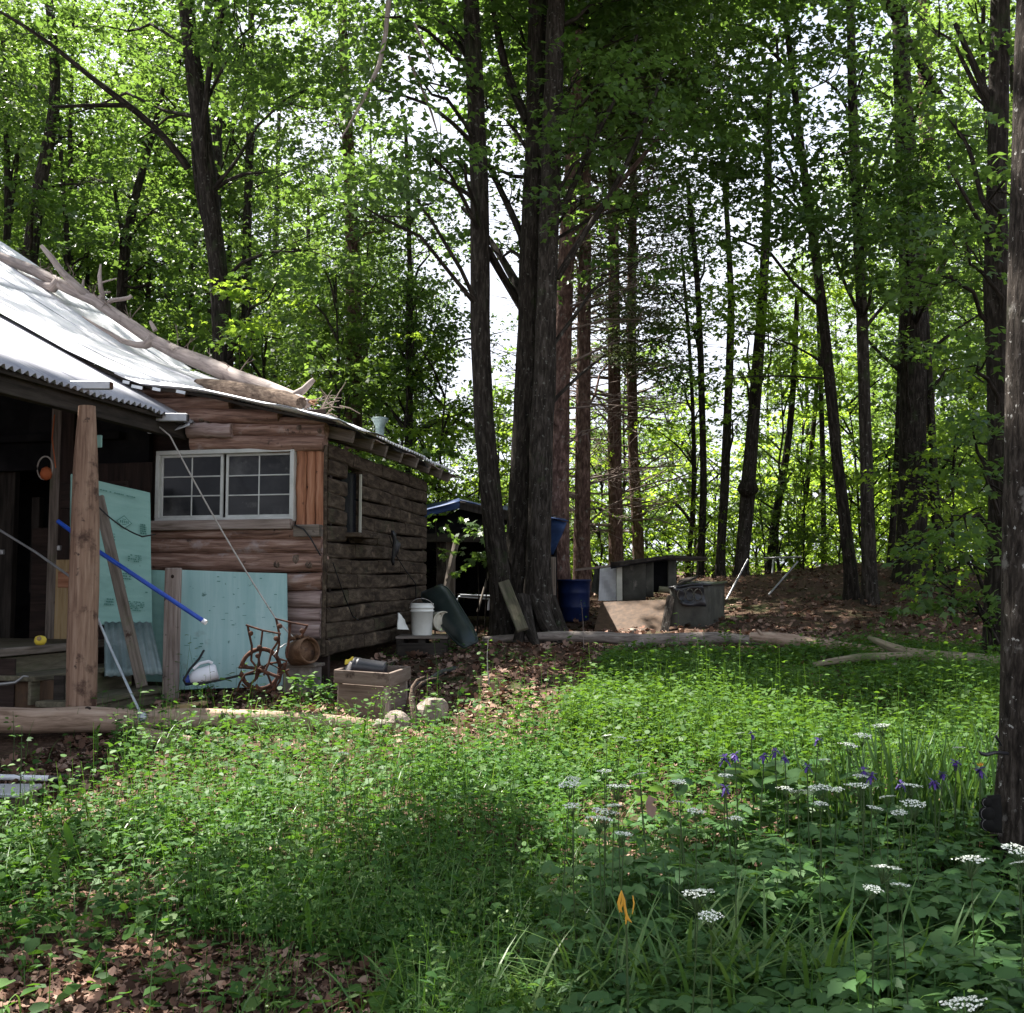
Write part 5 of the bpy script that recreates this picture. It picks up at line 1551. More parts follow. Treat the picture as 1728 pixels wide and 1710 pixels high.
# crown masses added high over the clearing to shade it: centre, radius, half height, leaf masses, where the limb starts
OVERHANG = [(-3.0, 8.4, 11.2, 2.2, 1.0, 14, (-9.8, 6.8, 9.5)), (-4.4, 6.6, 11.6, 2.2, 1.0, 8, (-9.8, 6.8, 10)), (-2.2, 6.6, 11.8, 2.2, 1.0, 13, (-9.8, 6.8, 10.5)), (-6.4, 9.8, 11.6, 1.8, .8, 3, (-9.8, 6.8, 11)),
            (-6.0, 8.6, 12.5, 1.8, .8, 6, (-9.8, 6.8, 11)), (-.9, 9.6, 12.4, 2.0, .9, 10, (.55, 14.9, 10.8)), (-1.4, 13.2, 11.8, 2.0, 1.0, 6, (.55, 14.9, 10.4)),
            (1.6, 13.6, 12.0, 2.4, 1.2, 12, (.55, 14.9, 10.4)), (-.5, 17.5, 13, 2.4, 1.2, 24, (.55, 14.9, 11)), (3.0, 17.5, 13, 2.6, 1.2, 26, (.55, 14.9, 11.2)), (2.5, 21, 14, 2.8, 1.2, 30, (.55, 15.2, 12)), (1, 23, 13.2, 2.6, 1.2, 24, (2.2, 24, 12)), (4.2, 24.5, 13.5, 2.8, 1.2, 24, (2.2, 24, 12)), (0, 20, 12.6, 2.4, 1.1, 18, (.8, 18.2, 11)), (6, 20, 14.5, 2.8, 1.2, 24, (8.3, 20, 11))]
# ================================================================ TREES
LEAVES_TOTAL = [0]


def add_mass(lv, c, rad, n, m, size, shape, L=.55, Wd=.34, droop=.25, flat=.35, trunk_xy=None, tint=None):
    p, d = blob_points(np.asarray(c, float), np.asarray(rad, float), n)
    out = d * [1, 1, .25] + rng.normal(size=(n, 3)) * [.4, .4, .12]
    spray_leaves(lv, shape, p, out, m, L, Wd, size, rng, droop, flat, tint)


def trunk_tube(mb, pts, rad, seg=14, lump=.05, flare=True, step=.45):
    pts = np.asarray(pts, float); rad = np.asarray(rad, float)
    L = np.concatenate([[0], np.cumsum(np.linalg.norm(np.diff(pts, axis=0), axis=1))])
    n = max(4, int(L[-1] / step))
    q = np.linspace(0, 1, n) ** 1.15 * L[-1]
    P2 = np.stack([np.interp(q, L, pts[:, i]) for i in range(3)], 1)
    # soften the corners of the path
    for _ in range(2):
        P2[1:-1] = .25 * P2[:-2] + .5 * P2[1:-1] + .25 * P2[2:]
    r = np.interp(q, L, rad)
    if flare:
        r = r * (1 + .5 * np.exp(-q / .28))
    mb.tube(P2, r, seg, True, lump)


def tree(label, trunk, Y, masses=(), limbs=(), mat='bark', leaf='maple', name='maple_tree', size=.115, shape=LOBE, m=24, group=None,
         extra=(), foot=True, seg=14, lump=.05, mY=None, droop=.25, dead=()):
    """trunk: (u, v, width) down the photograph at depth Y; masses: (u, v, dY, ru, rv, density) leaf masses of its crown."""
    Yl = Y if isinstance(Y, (list, tuple)) else [Y] * len(trunk)
    pts = [at(u, v, y) for (u, v, w), y in zip(trunk, Yl)]
    rad = [w * px(y) / 2 for (u, v, w), y in zip(trunk, Yl)]
    if foot:
        p0 = pts[0].copy(); g = float(ground(p0[0], p0[1])) - .12
        if g < p0[2] - .05:
            p0[2] = g; pts = [p0] + pts; rad = [rad[0] * 1.05] + rad
    o = thing(name, label, 'tree', (pts[0][0], pts[0][1], float(ground(pts[0][0], pts[0][1]))), group)
    mb = MB(); trunk_tube(mb, pts, rad, seg, lump, foot)
    mb.build('trunk', MT[mat], o)
    Y0 = Yl[0]
    for lb in limbs:
        mb = MB()
        ys = [Y0 + (q[3] if len(q) > 3 else 0) for q in lb]
        lp = [at(q[0], q[1], y) for q, y in zip(lb, ys)]
        trunk_tube(mb, lp, [q[2] * px(y) / 2 for q, y in zip(lb, ys)], 9, .06, False, .3)
        mb.build('limb', MT[mat], o)
    tp = np.array(pts)
    if masses:
        lv = Leaves(); tb = MB(); k = 0
        for ms in masses:
            (u, v, dY, ru, rv, od) = ms[:6]
            yy = Y0 + dY; c = at(u, v, yy); rx, rz = ru * px(yy), rv * px(yy)
            sp = (size / px(yy)) ** 2 * .33 * .6
            n = int(max(3, od * math.pi * ru * rv / (m * sp)))
            add_mass(lv, c, (rx, max(.5, min(rx, 1.6)), rz), n, m, size, shape, droop=droop)
            # limb from the trunk into the mass
            below = tp[:, 2] < c[2] - .1
            j = int(np.argmin(np.linalg.norm(tp - (c - [0, 0, .5 + .35 * rx]), axis=1)))
            a = tp[j]; b = c
            mid = (a + b) / 2 + [0, 0, .12 * np.linalg.norm(b - a)]
            tb.tube([a, (a + mid) / 2 + rng.normal(size=3) * .05, mid, (mid + b) / 2 + rng.normal(size=3) * .06, b], [.035, .03, .025, .018, .008], 6, False, .1)
            for _ in range(min(10, max(3, n // 10))):
                e = c + rand_dirs(1)[0] * [rx, min(rx, 1.2), rz] * .9
                tb.tube([mid * .4 + b * .6, (mid + e) / 2 + rng.normal(size=3) * .06, e], [.014, .009, .003], 4, False)
        tb.build('branches', MT[mat], o, kind='stuff')
        lv.build('crown', MT[leaf], o)
        LEAVES_TOTAL[0] += lv.count()
    if dead:
        tb = MB()
        for (u0, v0, u1, v1, w) in dead:
            a = at(u0, v0, Y0); b = at(u1, v1, Y0 + rnd.uniform(-1.2, .6))
            mid = (a + b) / 2 + [0, 0, rnd.uniform(-.1, .2)]
            tb.tube([a, mid, b], [w * px(Y0) / 2, w * px(Y0) * .35, .004], 5, False, .1)
            for _ in range(7):
                q = rnd.uniform(.3, .98); s = a * (1 - q) + b * q + [0, 0, .05]
                e = s + nrm(b - a) * rnd.uniform(.15, .5) + rng.normal(size=3) * .18
                tb.tube([s, e], [.008, .003], 4, False)
        tb.build('dead_branches', MT['twig'], o, kind='stuff')
    return o


reseed(11)
# --- behind the cabin, left
tree('dark forked maple rising behind the cabin roof with a long bare limb to the left', [(378, 620, 34), (372, 480, 32), (352, 330, 32), (338, 200, 32), (322, 80, 28), (305, -60, 24), (300, -260, 16)], 17.5,
     [(190, 60, 1.5, 150, 70, .9), (430, 40, -1, 150, 90, 1.1), (330, 130, .8, 110, 60, .7), (520, 150, -.8, 110, 80, 1.0), (100, 200, 2, 100, 50, .8), (230, 240, 1.2, 90, 50, .7),
      (470, 470, -1.6, 90, 34, 1.0), (450, 560, -1.2, 100, 30, .9), (540, 420, -1, 80, 40, .8), (280, -120, 0, 220, 90, 1.1), (480, -150, -1.5, 200, 90, 1.3), (420, -300, 0, 220, 90, 1.2), (470, 290, -.5, 80, 50, .6)],
     limbs=[[(318, 285, 14), (285, 235, 12, -.3), (215, 175, 11, -.6), (150, 130, 9, -.9), (60, 50, 7, -1.2), (0, 20, 5, -1.4)], [(218, 178, 9, -.6), (150, 176, 7, -.9), (88, 181, 5, -1.2)],
            [(352, 330, 15), (338, 250, 13, -.2), (350, 160, 11, -.3), (352, 100, 10, -.3), (380, 10, 8, -.4)], [(360, 420, 10), (330, 330, 8), (325, 240, 7)]])
tree('leaning grey-barked tree at the far left behind the roof', [(48, 440, 26), (66, 320, 23), (78, 250, 21), (97, 190, 20), (92, 90, 16), (78, -40, 13), (70, -180, 9)], 19.5,
     [(60, 330, -1, 60, 60, .9), (20, 150, 1.5, 90, 50, 1.2), (60, 50, 0, 120, 60, 1.1), (140, 320, .5, 60, 50, .9), (30, 420, 0, 50, 40, .8), (130, 230, .5, 60, 30, .8)], mat='bark_grey')
tree('dark forked tree low behind the middle of the roof', [(206, 480, 18), (208, 420, 18), (226, 340, 15), (238, 290, 13), (256, 240, 11), (275, 150, 8)], 20.5,
     [(200, 380, -.8, 60, 40, .9), (280, 350, -.8, 70, 40, 1.0), (250, 230, 0, 80, 50, .9), (290, 440, -1, 60, 40, 1.0), (150, 300, 0, 60, 50, .9), (300, 520, -1, 50, 40, 1.0)], limbs=[[(210, 405, 9), (196, 350, 7), (190, 300, 5)]])
tree('reddish pine trunk standing behind the roof end', [(597, 705, 30), (598, 560, 27), (595, 420, 25), (588, 250, 20), (578, 60, 16), (572, -150, 10)], 22,
     [(600, 330, -1, 90, 80, .9), (560, 200, -.5, 100, 70, 1.0), (640, 470, -1, 90, 50, .9), (540, 520, -1, 80, 60, 1.1), (590, 60, 0, 110, 80, 1.1), (640, 390, -1, 90, 40, .8), (620, 560, -1, 90, 40, .9), (560, 620, -.6, 90, 50, 1.1), (650, 650, -.4, 80, 50, 1.0)], size=.09, mat='bark_pine', name='pine_tree', leaf='maple_far',
     dead=[(597, 640, 700, 600, 4), (597, 560, 520, 530, 4), (596, 500, 690, 470, 4), (596, 450, 500, 420, 4), (594, 400, 660, 360, 4), (592, 350, 480, 300, 4)])
tree('thin grey trunk between the pine and the big clump', [(690, 745, 13), (692, 640, 11), (693, 520, 10), (690, 380, 8), (684, 200, 6)], 21,
     [(700, 500, -1, 80, 50, .9), (690, 640, -.5, 70, 40, 1.0), (720, 410, 0, 80, 50, .8), (660, 560, 0, 70, 50, .9), (760, 700, .5, 60, 50, 1.3), (760, 560, 0, 60, 50, .6), (740, 330, 0, 80, 40, .7), (690, 580, 0, 80, 40, .8), (850, 560, 1, 40, 60, .35), (850, 700, 1, 40, 50, .7)], mat='bark_grey', size=.085)
tree('pair-forked thin trunk at the far left picture edge', [(12, 400, 12), (14, 330, 11), (10, 200, 9), (5, 60, 7)], 22, [(30, 250, 0, 50, 60, .8), (10, 130, 0, 60, 50, .9)], limbs=[[(14, 380, 7), (28, 290, 6), (36, 200, 4)]])
tree('thin dark trunk left of the dark forked maple', [(118, 470, 10), (112, 380, 9), (104, 300, 8), (100, 200, 6)], 23, [(150, 420, 0, 70, 50, 1.0), (90, 390, .5, 50, 40, .9)])

# --- the big clump at the cabin's right
tree('slim leaning maple trunk at the left of the big clump', [(848, 1000, 38), (834, 900, 37), (817, 720, 35), (808, 520, 34), (812, 400, 33), (806, 250, 32), (801, 120, 30), (794, 0, 28), (788, -160, 22), (780, -350, 14)], 14.8,
     [(700, 235, -1.6, 110, 34, 1.5), (640, 290, -1.8, 100, 30, 1.5), (600, 340, -1.6, 80, 28, 1.1), (760, 250, -1.2, 60, 30, .9), (700, 120, -.8, 110, 60, .9), (640, 30, -1, 110, 60, 1.2), (760, 40, 0, 80, 50, .9), (820, 160, .4, 60, 50, .6), (720, -120, 0, 180, 90, 1.3), (600, -160, -1.2, 150, 80, 1.4), (760, -300, 0, 260, 90, 1.4), (640, 150, -1, 70, 50, .8)],
     limbs=[[(806, 240, 12), (820, 190, 11, .1), (800, 100, 10, .2), (740, 30, 9, .2), (680, -30, 7, .2)], [(812, 345, 9), (770, 310, 7, -.1), (740, 300, 5, -.2)], [(822, 420, 14), (850, 470, 13, .5), (880, 520, 13, .7)]],
     mat='bark')
tree('thick dark trunk in the middle of the big clump', [(874, 1030, 60), (875, 960, 49), (882, 820, 44), (890, 620, 41), (896, 450, 40), (902, 300, 38), (906, 150, 35), (908, 0, 34), (910, -200, 26), (912, -420, 14)], 15.2,
     [(850, 330, .3, 70, 60, .8), (830, 420, .5, 70, 40, .7), (760, 300, .6, 80, 50, .8), (1000, 330, .5, 90, 50, .7), (1060, 230, .4, 100, 50, 1.0), (850, 200, .6, 80, 60, .9), (1100, 350, .8, 90, 40, .7), (880, 470, 1, 50, 40, .4), (960, 250, -.8, 90, 50, .9), (980, 120, -.5, 90, 60, 1.0), (1060, 60, 0, 90, 60, .9), (880, 60, .5, 100, 60, .8), (920, -140, 0, 240, 110, 1.5), (1080, -60, 0, 170, 90, 1.3), (1000, -320, 0, 340, 110, 1.6)],
     limbs=[[(890, 205, 17), (868, 160, 16, .2), (845, 100, 14, .3), (838, 40, 12, .3), (826, -20, 9, .3)], [(890, 420, 14), (850, 330, 11, .3), (820, 270, 9, .4)], [(884, 500, 16), (855, 450, 13, .5), (830, 405, 10, .7), (780, 350, 7, 1)]], seg=18, lump=.08)
clump_tree = tree('tall straight trunk on the right of the big clump', [(907, 1046, 54), (908, 960, 43), (912, 800, 40), (920, 600, 37), (926, 400, 35), (932, 200, 34), (937, 50, 34), (940, -150, 26), (942, -380, 14)], 14.9,
     [(950, 330, -1.2, 70, 40, .5), (1080, 440, .5, 90, 34, .6), (1000, 60, .8, 120, 60, 1.0), (1150, 230, .6, 80, 50, .8), (1010, 200, -1, 90, 50, .7), (1090, 130, -.8, 80, 60, 1.0), (1050, 0, 0, 110, 60, 1.0), (1000, -120, 0, 220, 100, 1.3), (1180, -150, .5, 200, 100, 1.5), (1150, -10, .8, 120, 70, 1.3)],
     limbs=[[(940, 470, 13), (985, 395, 11), (1050, 300, 9), (1095, 190, 7), (1120, 120, 5)], [(945, 360, 13), (975, 300, 11), (1010, 215, 9), (1050, 150, 7), (1075, 60, 6)], [(915, 700, 8), (960, 640, 6, .3), (1020, 600, 4, .5)]], seg=18, lump=.08, mat='bark_grey')
tree('pinkish pine trunk just behind the big clump', [(944, 980, 40), (942, 860, 36), (945, 700, 33), (950, 560, 31), (957, 400, 27), (966, 250, 22), (976, 100, 17), (985, -80, 11)], 18.2,
     [(1010, 480, 0, 70, 40, .35), (1040, 350, 0, 80, 40, .35)], mat='bark_pine', name='pine_tree', leaf='needle', size=.10,
     limbs=[[(955, 420, 14), (1000, 380, 11), (1050, 300, 9), (1100, 250, 7), (1150, 180, 5)], [(960, 370, 12), (1020, 340, 9), (1090, 330, 6), (1140, 310, 4)]],
     dead=[(950, 560, 1100, 540, 5), (952, 520, 1080, 480, 5), (955, 470, 1120, 430, 5), (948, 620, 1060, 570, 6), (945, 690, 1060, 670, 5), (957, 430, 1040, 400, 4), (945, 760, 1020, 720, 4)])
# root flares of the big clump
for (u0, v0, u1, v1, y0, y1, w0) in ((905, 1010, 945, 1066, 14.8, 14.2, 34), (890, 1015, 872, 1066, 14.8, 14.1, 30), (925, 1010, 962, 1050, 14.9, 14.7, 26), (860, 1000, 838, 1046, 15.0, 14.8, 28), (880, 1010, 905, 1070, 14.7, 14.0, 26)):
    a, b = at(u0, v0, y0), G(at(u1, v1, y1), .02); mid = (a + b) / 2 - UP * .08
    mb = MB(); mb.tube([a, mid, b, b + (b - mid) * .5 - UP * .1], [w0 * px(15) / 2, w0 * px(15) * .42, w0 * px(15) * .28, .02], 10, True, .12)
    mb.build('root', MT['bark_grey'], clump_tree)

# dead-branched conifers in the bright gap
for (tr, lab, Yc_) in (([(982, 960, 30), (984, 700, 26), (986, 520, 24), (988, 360, 20), (990, 180, 15), (992, 0, 10)], 'tall conifer with many dead branches, nearest to the pink pine', 23),
                       ([(1040, 960, 26), (1037, 760, 24), (1036, 560, 21), (1036, 400, 18), (1032, 250, 15), (1028, 60, 11)], 'straight dead-branched conifer in the middle of the bright gap', 25),
                       ([(1078, 930, 20), (1068, 760, 18), (1065, 560, 17), (1067, 400, 15), (1070, 200, 11), (1072, 40, 8)], 'slim dead-branched conifer right of the bright gap', 26)):
    dd = []
    for i in range(95):
        v = rnd.uniform(120, 900); u = np.interp(v, [t[1] for t in tr[::-1]], [t[0] for t in tr[::-1]])
        l = rnd.choice((-1, 1)) * rnd.uniform(30, 190); dd.append((u, v, u + l, v + rnd.uniform(-70, 25), rnd.uniform(1.6, 4.2)))
    tree(lab, tr, Yc_, [(tr[3][0] + rnd.uniform(-60, 60), v, rnd.uniform(-1, 1), 120, 36, .6) for v in (100, 150, 200, 250, 300, 350, 400, 450, 520, 600)] + [(tr[3][0] + q_, v_, rnd.uniform(-1, 1), 110, 50, .75) for q_ in (-70, 40, 110) for v_ in (-40, 60, 150)], mat='bark_pine', name='conifer_tree', leaf='needle', size=.085, dead=dd, seg=10)

# --- right woods: slender trunks
for (tr, Yc_, lab, mat, ms) in (
    ([(1181, 975, 12), (1188, 830, 12), (1184, 655, 11), (1178, 480, 10), (1160, 300, 8)], 24, 'slender dark trunk behind the grey cabinet', 'bark', [(1180, 640, 0, 80, 40, .7), (1200, 420, 0, 90, 50, .8), (1150, 330, 0, 90, 50, .8), (1170, 540, 0, 80, 40, .7)]),
    ([(1160, 970, 8), (1172, 830, 8), (1170, 700, 7), (1162, 560, 6), (1150, 420, 5)], 25, 'very thin trunk left of the slender dark trunk behind the cabinet', 'bark', [(1140, 620, 0, 70, 30, .9), (1130, 480, 0, 80, 40, .7), (1110, 560, 0, 70, 30, .7)]),
    ([(1214, 975, 16), (1224, 800, 15), (1230, 640, 14), (1235, 520, 12), (1228, 380, 9), (1215, 200, 7)], 24, 'sunlit-spotted trunk right of the grey cabinet', 'bark_grey', [(1240, 500, -.5, 70, 40, .8), (1250, 700, -.5, 60, 40, .7)]),
    ([(1250, 975, 22), (1262, 830, 25), (1272, 700, 21), (1284, 550, 18), (1294, 380, 15), (1296, 300, 13), (1300, 100, 9)], 23, 'trunk with a dark burl halfway up', 'bark_grey', [(1300, 480, -1, 100, 36, 1.3), (1250, 540, -1.2, 80, 30, 1.2), (1330, 560, -1, 70, 36, 1.1), (1250, 620, -1, 90, 26, 1.0)]),
    ([(1298, 950, 14), (1312, 850, 13), (1330, 760, 12), (1340, 640, 10), (1345, 500, 8)], 25, 'leaning slim trunk right of the burl tree', 'bark', [(1350, 640, 0, 70, 50, 1.0)]),
    ([(1345, 955, 9), (1358, 850, 9), (1372, 740, 8), (1380, 620, 7)], 26, 'thin leaning trunk above the pale pipes', 'bark', [(1390, 600, 0, 60, 50, 1.0)]),
    ([(1390, 950, 9), (1389, 800, 9), (1385, 640, 8), (1380, 500, 7)], 25, 'thin upright trunk with pale patches left of the dark leaning trunk', 'bark_grey', [(1400, 480, 0, 80, 50, 1.0)]),
    ([(1502, 955, 11), (1510, 840, 11), (1517, 700, 10), (1520, 560, 8)], 22, 'thin trunk close to the left of the very thick dark trunk', 'bark', [(1490, 760, 0, 60, 50, .8)]),
    ([(1583, 940, 15), (1576, 800, 14), (1570, 680, 13), (1562, 540, 12), (1550, 380, 9)], 20, 'slim trunk just right of the very thick dark trunk', 'bark_grey', [(1600, 620, 0, 70, 60, 1.0), (1620, 780, -.5, 60, 60, 1.0)])):
    tree(lab, tr, Yc_, ms, mat=mat, name='slender_tree', leaf='sapling' if tr[0][0] > 1200 and tr[0][0] < 1420 else 'maple_far', seg=10)
mb = MB(); bp = at(1262, 828, 22.9)
mb.lathe([(.02, -.16), (.16, -.10), (.24, .0), (.2, .12), (.12, .25), (.02, .28)], bp + np.array([-.02, -.1, 0]), UP, 12); mb.build('burl', MT['bark'], None, label='dark knobby burl bulging from a trunk in the right woods', cat='burl')
tree('dark trunk leaning left, right of the pale pipes', [(1436, 958, 21), (1424, 870, 20), (1410, 750, 19), (1398, 620, 18), (1388, 520, 17), (1370, 380, 15), (1352, 260, 13), (1338, 120, 11), (1318, -20, 9)], 18.5,
     [(1250, 170, -2.5, 120, 60, 1.9), (1190, 270, -2.5, 90, 50, 1.7), (1290, 290, -2, 90, 60, 1.9), (1330, 60, -1, 120, 60, 1.4), (1230, 40, -1, 110, 60, 1.1), (1210, 390, -1, 70, 40, 1.1), (1340, -140, 0, 220, 100, 1.6)],
     limbs=[[(1352, 260, 7), (1320, 200, 6), (1310, 60, 5)], [(1398, 620, 5), (1330, 570, 3), (1260, 560, 2)], [(1400, 640, 4), (1300, 632, 3), (1220, 640, 2)]])
tree('grey straight trunk right of the dark leaning trunk', [(1467, 968, 24), (1463, 820, 22), (1459, 680, 20), (1455, 540, 19), (1448, 380, 18), (1440, 220, 17), (1436, 60, 15), (1432, -120, 11)], 18,
     [(1420, 240, -2, 110, 60, 1.4), (1380, 130, -2, 100, 50, .9), (1440, 380, -2.4, 120, 70, 1.8), (1350, 370, -2, 90, 50, 1.6), (1490, 470, -2, 80, 50, 1.3), (1470, 60, -1, 110, 60, .8), (1480, -150, 0, 220, 90, 1.4)],
     mat='bark_grey', limbs=[[(1448, 340, 8), (1490, 250, 6), (1530, 170, 4)], [(1455, 560, 7), (1500, 500, 5), (1540, 470, 4)]])
tree('very thick dark trunk at the top of the mound', [(1537, 965, 50), (1540, 860, 46), (1541, 720, 45), (1540, 560, 44), (1536, 400, 40), (1528, 240, 34), (1520, 80, 28), (1515, -100, 20)], 20,
     [(1560, 250, -3, 110, 60, 1.5), (1600, 340, -3, 120, 70, 1.9), (1520, 330, -2.5, 100, 70, 1.6), (1620, 460, -2.5, 100, 60, 1.4), (1580, 120, -2, 120, 60, .6), (1520, 560, -1.5, 80, 50, .6), (1480, 150, -2, 80, 50, .5)],
     limbs=[[(1545, 520, 14), (1575, 480, 12), (1600, 430, 10), (1630, 350, 6)], [(1535, 640, 9), (1495, 610, 6), (1450, 560, 4)], [(1560, 600, 7, -.2), (1600, 560, 5, -.4), (1670, 520, 3, -.6)]], seg=16)
tree('reddish pine high at the upper right behind the leaves', [(1568, 900, 16), (1566, 600, 22), (1564, 200, 26), (1560, 100, 25), (1556, -60, 20)], 27, [(1590, 40, 0, 80, 60, .5)], mat='bark_pine', name='pine_tree', leaf='maple_far')
tree('dark crooked trunk close behind the nearest trunk', [(1684, 1075, 46), (1688, 900, 38), (1684, 700, 36), (1686, 560, 40), (1680, 460, 46), (1682, 380, 34), (1684, 200, 34), (1688, 40, 32), (1690, -140, 26), (1690, -350, 16)], 12.5,
     [(1620, 930, -1, 70, 50, 1.2), (1590, 1000, -.8, 70, 46, 1.1), (1650, 1020, -1, 50, 40, 1.2), (1610, 870, -.6, 60, 40, .9), (1630, 400, -.6, 90, 40, 1.0), (1600, 460, -.4, 80, 40, .9), (1650, 610, -.6, 60, 50, .9), (1640, 720, -.5, 60, 60, 1.0), (1700, 300, -1, 60, 60, .7), (1660, 800, -.6, 50, 50, 1.1), (1600, 200, 0, 90, 60, .5), (1560, 40, 0, 130, 60, .5), (1680, -120, 0, 200, 100, .9)],
     limbs=[[(1684, 200, 16), (1655, 150, 13), (1640, 90, 11), (1612, 40, 8)], [(1682, 430, 9), (1640, 350, 7, -.2), (1600, 280, 5, -.4)]], seg=16, lump=.08)
# nearest trunk at the right picture edge
nt = tree('nearest dark mottled trunk cut by the right picture edge', [(1742, 1490, 116), (1739, 1380, 104), (1737, 1200, 94), (1740, 900, 88), (1742, 600, 84), (1747, 300, 78), (1752, 0, 72), (1756, -250, 58)], 5.3,
          [(1690, -300, 1.5, 260, 90, .4)], mat='bark_near', seg=36, lump=.035, name='maple_tree')
mb = MB(); c = at(1669, 1372, 5.15); k = px(5.15)
mb.sheet(c + [-.01, -.02, -.085], c + [.05, -.02, -.09], c + [.06, -.0, .085], c + [-.0, 0, .08], .02, 6, 8, .003, smooth=True)
for dz, r in ((.052, .026), (.0, .038), (-.05, .034)):
    mb.lathe([(.0, -.006), (r * .9, -.006), (r * .95, 0), (r * .9, .006), (0, .007)], c + [-.02, -.02, dz], (-.2, -1, 0), 14)
br_ = mb.build('scalloped_plate', MT['black_matte'], None, label='dark scalloped plate fixed low on the nearest trunk', cat='plate')
mb = MB()
for dz, r in ((.052, .026), (.0, .038), (-.05, .034)):
    mb.tube([c + np.array([-.02 + r * .78 * math.cos(x), -.029, dz + r * .78 * math.sin(x)]) for x in np.linspace(1.9, 4.4, 9)], .0013, 5, False)
mb.build('rim_line', MT['grey_plastic'], br_)
mb = MB(); mb.tube([at(1700, 1272, 5.2), at(1680, 1270, 5.1), at(1664, 1274, 5.05), at(1656, 1272, 5.05), at(1652, 1268, 5.05)], [.008, .009, .01, .008, .004], 8, True)
mb.tube([at(1690, 1258, 5.1), at(1684, 1248, 5.05), at(1680, 1242, 5.05)], [.005, .006, .009], 6, True)
mb.build('iron_hook', MT['black_plastic'], None, label='black iron hook bracket on the side of the nearest trunk', cat='hook')

# pale broken limb hanging in the leaves above the clump
hb = thing('hanging_branch', 'pale barkless branch hanging down through the leaves at the top', 'branch', at(640, 110, 13.5))
limb(hb, [(657, -60, 9), (656, 0, 9), (650, 60, 8), (640, 110, 8), (615, 165, 6), (590, 210, 4), (575, 235, 2)], 13.5, 'bare_wood', 'branch')
limb(hb, [(700, 40, 5), (712, 70, 4), (730, 110, 2), (738, 130, 1.5)], 13.6, 'bare_wood', 'branch')
limb(hb, [(690, 95, 6), (700, 125, 5), (710, 145, 4), (728, 190, 4), (740, 230, 2)], 13.8, 'twig', 'branch')

# --- forest beyond: copies of a few built trees
def proto_tree(name, label, h, r, trunk_r, leaf, mat, n_mass, z0, od_n, size, group, mass_r=(1.3, .55), shape=LOBE, m=22):
    o = thing(name, label, 'tree', (0, 0, 0), group)
    mb = MB(); zz = np.linspace(-.3, h, 9)
    bend = rng.normal(size=(9, 2)) * .12; bend = np.cumsum(bend, 0) * .6
    pts = np.stack([bend[:, 0], bend[:, 1], zz], 1)
    mb.tube(pts, np.interp(zz, [-.3, 0, h], [trunk_r * 1.3, trunk_r, trunk_r * .25]), 9, False, .06)
    mb.build('trunk', MT[mat], o)
    lv = Leaves(); tb = MB()
    for i in range(n_mass):
        z = z0 + (h - z0) * (i + rnd.random()) / n_mass
        a = rnd.uniform(0, 2 * math.pi); q = rnd.uniform(.35, 1) * r * (1 - .45 * max(0, (z - z0) / (h - z0) - .5))
        c = np.array([q * math.cos(a), q * math.sin(a), z])
        add_mass(lv, c, (mass_r[0], mass_r[0], mass_r[1]), od_n, m, size, shape)
        s = np.array([np.interp(z - .5 - q * .3, zz, pts[:, 0]), np.interp(z - .5 - q * .3, zz, pts[:, 1]), z - .5 - q * .3])
        tb.tube([s, (s + c) / 2 + [0, 0, .1], c], [.03, .02, .008], 5, False)
    tb.build('branches', MT[mat], o, kind='stuff')
    lv.build('crown', MT[leaf], o)
    LEAVES_TOTAL[0] += lv.count()
    return o


reseed(12)
g_far = 'tall trees of the forest behind the cabin'
far = [proto_tree('forest_tree', 'tall leafy tree in the forest behind the cabin', 17, 2.6, .16, 'maple_far', 'bark', 26, 3.0, 22, .115, g_far),
       proto_tree('forest_tree', 'tall leafy tree in the forest behind the cabin', 19, 2.9, .2, 'maple_far', 'bark_grey', 26, 4.5, 22, .12, g_far),
       proto_tree('forest_tree', 'tall leafy tree in the forest behind the cabin', 15, 2.2, .12, 'maple_far', 'bark', 22, 2.0, 22, .115, g_far)]
g_sap = 'leafy saplings under the forest trees'
sap = [proto_tree('sapling', 'leafy green sapling in the undergrowth at the forest edge', 5.0, 1.3, .035, 'sapling', 'bark', 12, .5, 6, .115, g_sap, (.75, .22)),
       proto_tree('sapling', 'leafy green sapling in the undergrowth at the forest edge', 3.6, 1.2, .03, 'sapling', 'bark', 10, .4, 6, .11, g_sap, (.75, .2)),
       proto_tree('sapling', 'leafy green sapling in the undergrowth at the forest edge', 6.5, 1.4, .045, 'maple_far', 'bark_grey', 15, .6, 10, .12, g_sap, (.8, .25))]
used = set()


def place(protos, u, Y, sc, key, lab=None):
    p = at(u, 960, Y); loc = (p[0], Y, float(ground(p[0], Y)))
    src = rnd.choice(protos)
    rz = rnd.uniform(0, 6.28)
    if src.name not in used:
        used.add(src.name); src['label'] = lab or src['label']; src.location = loc; src.rotation_euler = (0, 0, rz); src.scale = (sc, sc, sc * rnd.uniform(.9, 1.15))
    else:
        copy_thing(src, loc, rz, (sc, sc, sc * rnd.uniform(.9, 1.15)), lab)


